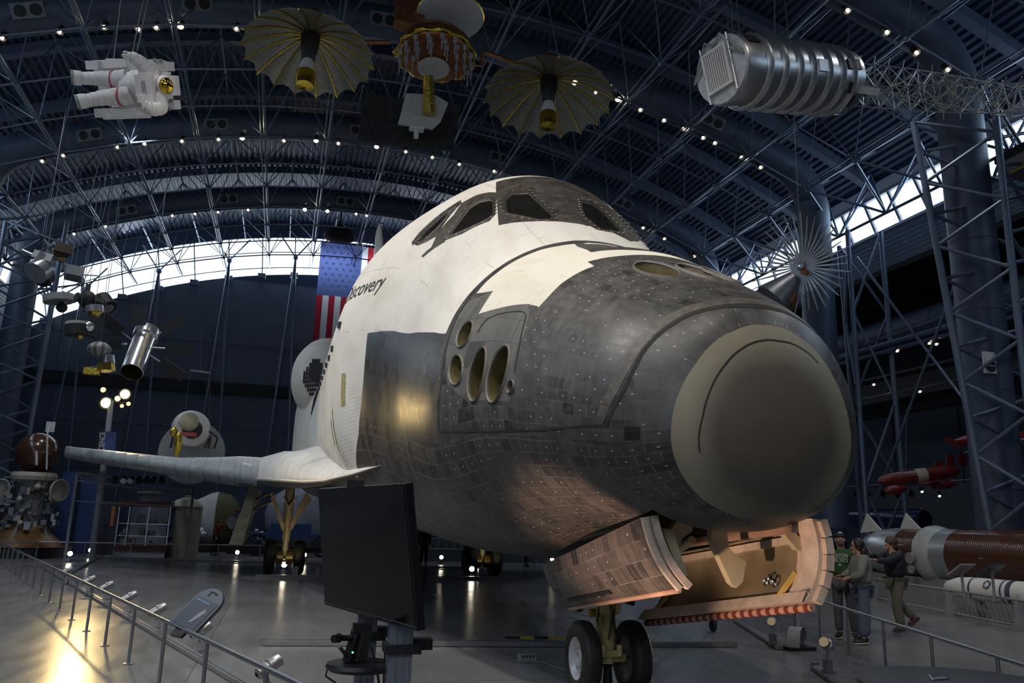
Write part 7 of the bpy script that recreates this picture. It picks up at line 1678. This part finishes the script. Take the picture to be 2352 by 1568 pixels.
p = gp(1207,1300); cd = cdir(p)
T, j, hc, rot, k, f, l, top = person(p, Vector((-cd.y,cd.x,0)), 'person of whom only dark legs show beneath the nose, near the port wheels', 1.72, J_(), dict(skin=M_SKIN, top=M_NAVY, trousers=mat('dark_trousers', (.02,.015,.018), .8), shoe=M_SHOEB, sole=M_SOLEW))
mb = MB(); mb.ball(hc+Vector((0,0,.03)), (.11*k,.095*k,.11*k), 16, 10, rot); mb.build('brown_hair', M_HAIRB, T, True)
# ------------------------------------------------------------------ small warm lamps along the ducts and rails
M_BULB = mat('duct_bulb', (1,.9,.7), .4, emit=(1.,.80,.50), estr=16.); M_BULBS = mat('strong_duct_bulb', (1,.9,.7), .4, emit=(1.,.76,.42), estr=60.)
ORD = {13.05:'nearest', 21.98:'second', 31.07:'third', 40.16:'farthest'}
PTS = {21.98:[(1420,228,1),(1471,252,0),(1525,276,0),(1570,295,0),(1615,316,0),(1642,328,0),(1703,361,0),(1747,384,0),(5,87,0),(137,73,0),(239,62,0),(318,67,0),(359,63,0),(414,60,1),(543,66,0),(1320,190,2),(1368,212,0)],
 31.07:[(97,370,0),(145,357,0),(270,338,0),(332,330,0),(418,324,0),(502,320,0),(556,317,1),(652,323,0),(726,323,1),(777,329,0),(865,337,2),(932,348,0),(993,361,0),(1055,377,0),(1135,393,0),(1477,523,0),(1526,548,0),(1595,588,0)],
 40.16:[(170,537,0),(243,520,0),(396,495,0),(448,491,0),(501,487,0),(570,482,0),(700,481,2),(752,485,1),(818,491,0),(842,495,0)],
 13.05:[(1947,24,0),(2037,74,0),(2105,121,0),(2176,160,0)]}
proto = {}
def ductlamp(p, strong, lab, grp, s=1.):
    p = Vector(p); key = (strong > 0, s)
    if key not in proto:
        T = empty('duct_spotlight', p, lab, 'spotlight', grp); d = Vector((-.5,.05,-.85)).normalized()
        m2 = MB(); m2.lathe([(.03,-.30*s),(.10*s,-.28*s),(.11*s,-.02*s),(.12*s,0)], p, d, 12); m2.cyl(p-d*.2*s, p+Vector((0,0,.35*s)), .025, n=6); h = m2.build('lamp_can', M_BLK, T, 40)
        m2 = MB(); m2.ball(p, .058*s*(1.5 if strong else 1.), 10, 6); m2.build('glowing_lens', M_BULBS if strong else M_BULB, h, True); proto[key] = T; return T
    return dup(proto[key], p, None, lab, grp)
for x, L in PTS.items():
    grp = 'lamps along the %s roof duct' % ORD[x]
    for px, py, st in L:
        p = at(px, py, X=x-.7)
        if st == 2: lab = 'brightest spotlight of those along the %s roof duct from the camera' % ORD[x]
        elif st == 1: lab = 'bright starlike spotlight on the %s roof duct from the camera' % ORD[x]
        else: lab = 'small warm spotlight on the %s roof duct from the camera' % ORD[x]
        ductlamp(p, st, lab, grp)
for (px, py, Y, lab) in ((2135,788,-19,'lit spotlight under the upper light rail in the right bay, left of a pair'),(2151,790,-19,'lit spotlight under the upper light rail in the right bay, right of a pair'),(2061,806,-19,'unlit pale spotlight under the upper light rail in the right bay'),(2315,804,-19,'lit double spotlight under the upper light rail behind the right tower'),(2007,883,-21,'lit spotlight under the middle rail in the right bay beside the nose cap'),(2113,899,-21.4,'lit spotlight under the lowest rail in the right bay'),(2210,877,-21.4,'lit spotlight under the lowest rail just left of the thick duct leg'),(2118,1129,-24,'left of two glowing lamps beneath the red drone'),(2158,1139,-24,'right of two glowing lamps beneath the red drone')):
    p = at(px, py, Y=Y); ductlamp(p, 0, lab, 'spotlights in the right side bay', .75)
for k, px in enumerate((1966,1994,2028,2062,2093)):
    p = at(px, 1135+2*(k % 2), Y=-24); m2 = MB(); m2.lathe([(.05,-.2),(.11,-.18),(.12,.05),(.02,.06)], p, (-.6,.6,-.5), 12); m2.cyl(p, p+Vector((0,0,.25)), .02, n=6)
    tag(m2.build('stage_lamp', M_BLK, None, 40), 'unlit black stage lamp in the row beyond the red drone', 'stage lamp', 'unlit black lamps beyond the red drone')
mb = MB(); a, b = at(1955,1128,Y=-24), at(2190,1142,Y=-24); mb.cyl((a.x+1,-24,a.z+.25),(b.x-1,-24,a.z+.25),.03,n=6); struct(mb, 'trim_lamp_bar', M_TRUSS)
p = at(2262,835,Y=-15.25); T = empty('loudspeaker', p, 'pale square loudspeaker with dark round cone on the thick duct leg at the right', 'loudspeaker'); m2 = MB(); p.x = 12.35; m2.box(p, (.06,.42,.62)); m2.build('speaker_plate', M_WHITE, T)
m2 = MB(); c = p+Vector((-.035,.0,-.1)); m2.cyl(c, c+Vector((-.02,0,0)), .17, n=20); m2.mi = 1; m2.box(c+Vector((-.025,0,0)), (.01,.26,.02)); m2.build('speaker_cone', [M_BLK, M_WHITE], T, 40)
# ------------------------------------------------------------------ light
def spot(name, loc, target, power, size=60, col=(1,.85,.65), rad=.15, blend=.6):
    l = bpy.data.lights.new(name, 'SPOT'); l.energy = power; l.spot_size = math.radians(size); l.spot_blend = blend; l.color = col; l.shadow_soft_size = rad
    o = bpy.data.objects.new(name, l); COL.objects.link(o); o.location = loc
    o.rotation_euler = (Vector(target)-Vector(loc)).to_track_quat('-Z', 'Y').to_euler(); return o
def area(name, loc, target, power, sx, sy, col=(1,1,1)):
    l = bpy.data.lights.new(name, 'AREA'); l.energy = power; l.shape = 'RECTANGLE'; l.size = sx; l.size_y = sy; l.color = col
    o = bpy.data.objects.new(name, l); COL.objects.link(o); o.location = loc
    o.rotation_euler = (Vector(target)-Vector(loc)).to_track_quat('-Z', 'Y').to_euler(); return o
w = bpy.data.worlds.new('World'); SC.world = w; w.use_nodes = True
w.node_tree.nodes['Background'].inputs[0].default_value = (.25,.35,.55,1); w.node_tree.nodes['Background'].inputs[1].default_value = .1
# daylight through the two clerestories and the arched window
BL = (.46,.70,1)
area('daylight_left', (12, YW-.3, 15.4), (12, 2, 2), 620, 46, 1.6, BL)
area('daylight_right', (12, -YW+.3, 15.4), (12, 0, 6), 520, 46, 1.6, BL)
area('daylight_end', (XE-.6, 0, 18.6), (20, 0, 3), 500, 30, 2.2, (.75,.87,1))
area('front_fill', (XF+.6, 6, 9), (4, 1, 3), 750, 24, 4, (.86,.92,1))  # fill added at the front end, where no window stands
# warm spotlights hung on the ducts over and behind the viewer, aimed at the craft
for x, y, pw in ((-5,10,4000),(-5,2,2300),(4.02,11,2500),(-5,-7,1000),(13.05,12,1300)):
    spot('craft_spot', (x, y, math.sqrt(39.9**2-y*y)+ZC), (6 if x < 10 else 12, 1.5, 6), pw, 46, (1,.90,.77), .35)
spot('craft_spot', (-5,3.5,19.2), (.25,.1,3.1), 2300, 17, (1,.92,.76), .3)  # narrow spot added only to brighten the nose cap
spot('craft_spot', (4.02,9,18.4), (1.8,.8,3.6), 2000, 22, (1,.93,.82), .3)
for x, y, pw in ((-5,12,1500),(4.02,14,1900),(13.05,14,1700),(-5,-12,700),(4.02,-13.5,1000),(13.05,-12,600),(22,13,1200),(29,11,900)):  # wide cool fills, added to brighten the floor
    spot('floor_fill', (x, y, math.sqrt(39.9**2-y*y)+ZC), (x+1, y*.8, 0), pw, 100, (.93,.96,1), .35)
# floor spotlights at the nose, warm
FW = (1,.62,.42)
spot('floor_beam', (6.45,-3.95,.55), (1.8,-.5,1.6), 130, 40, FW, .06)
spot('floor_beam', (3.75,-2.8,.6), (1.6,-.3,1.8), 80, 40, FW, .06)
spot('floor_beam', (8.5, 4.9,.4), (7.5,1.6,1.9), 35, 60, FW, .06)
spot('floor_beam', (.3, 2.4,.25), (1.9,.8,1.75), 330, 44, FW, .06)
spot('floor_beam', (.2, 2.2,.25), (1.3,-.85,1.45), 220, 36, FW, .06)
for x, y in ((13.0,6.4),(9.9,5.4)):
    spot('floor_beam', (x, y, .4), (x+1, 2.2, 2.6), 60, 70, (1,.78,.52), .06)
for y in (3.3,-3.6): spot('floor_beam', (22.0, y, .3), (23.8, y, 2.2), 35, 80, (1,.8,.5), .06)
SC.view_settings.view_transform = 'Standard'; SC.view_settings.look = 'None'; SC.view_settings.exposure = .45; SC.view_settings.gamma = 1; SC.view_settings.use_curve_mapping = False
SC.cycles.use_denoising = True
SC.cycles.max_bounces = 6; SC.cycles.diffuse_bounces = 3; SC.cycles.glossy_bounces = 3; SC.cycles.transmission_bounces = 4; SC.cycles.caustics_reflective = False; SC.cycles.caustics_refractive = False
SC.cycles.sample_clamp_indirect = 4
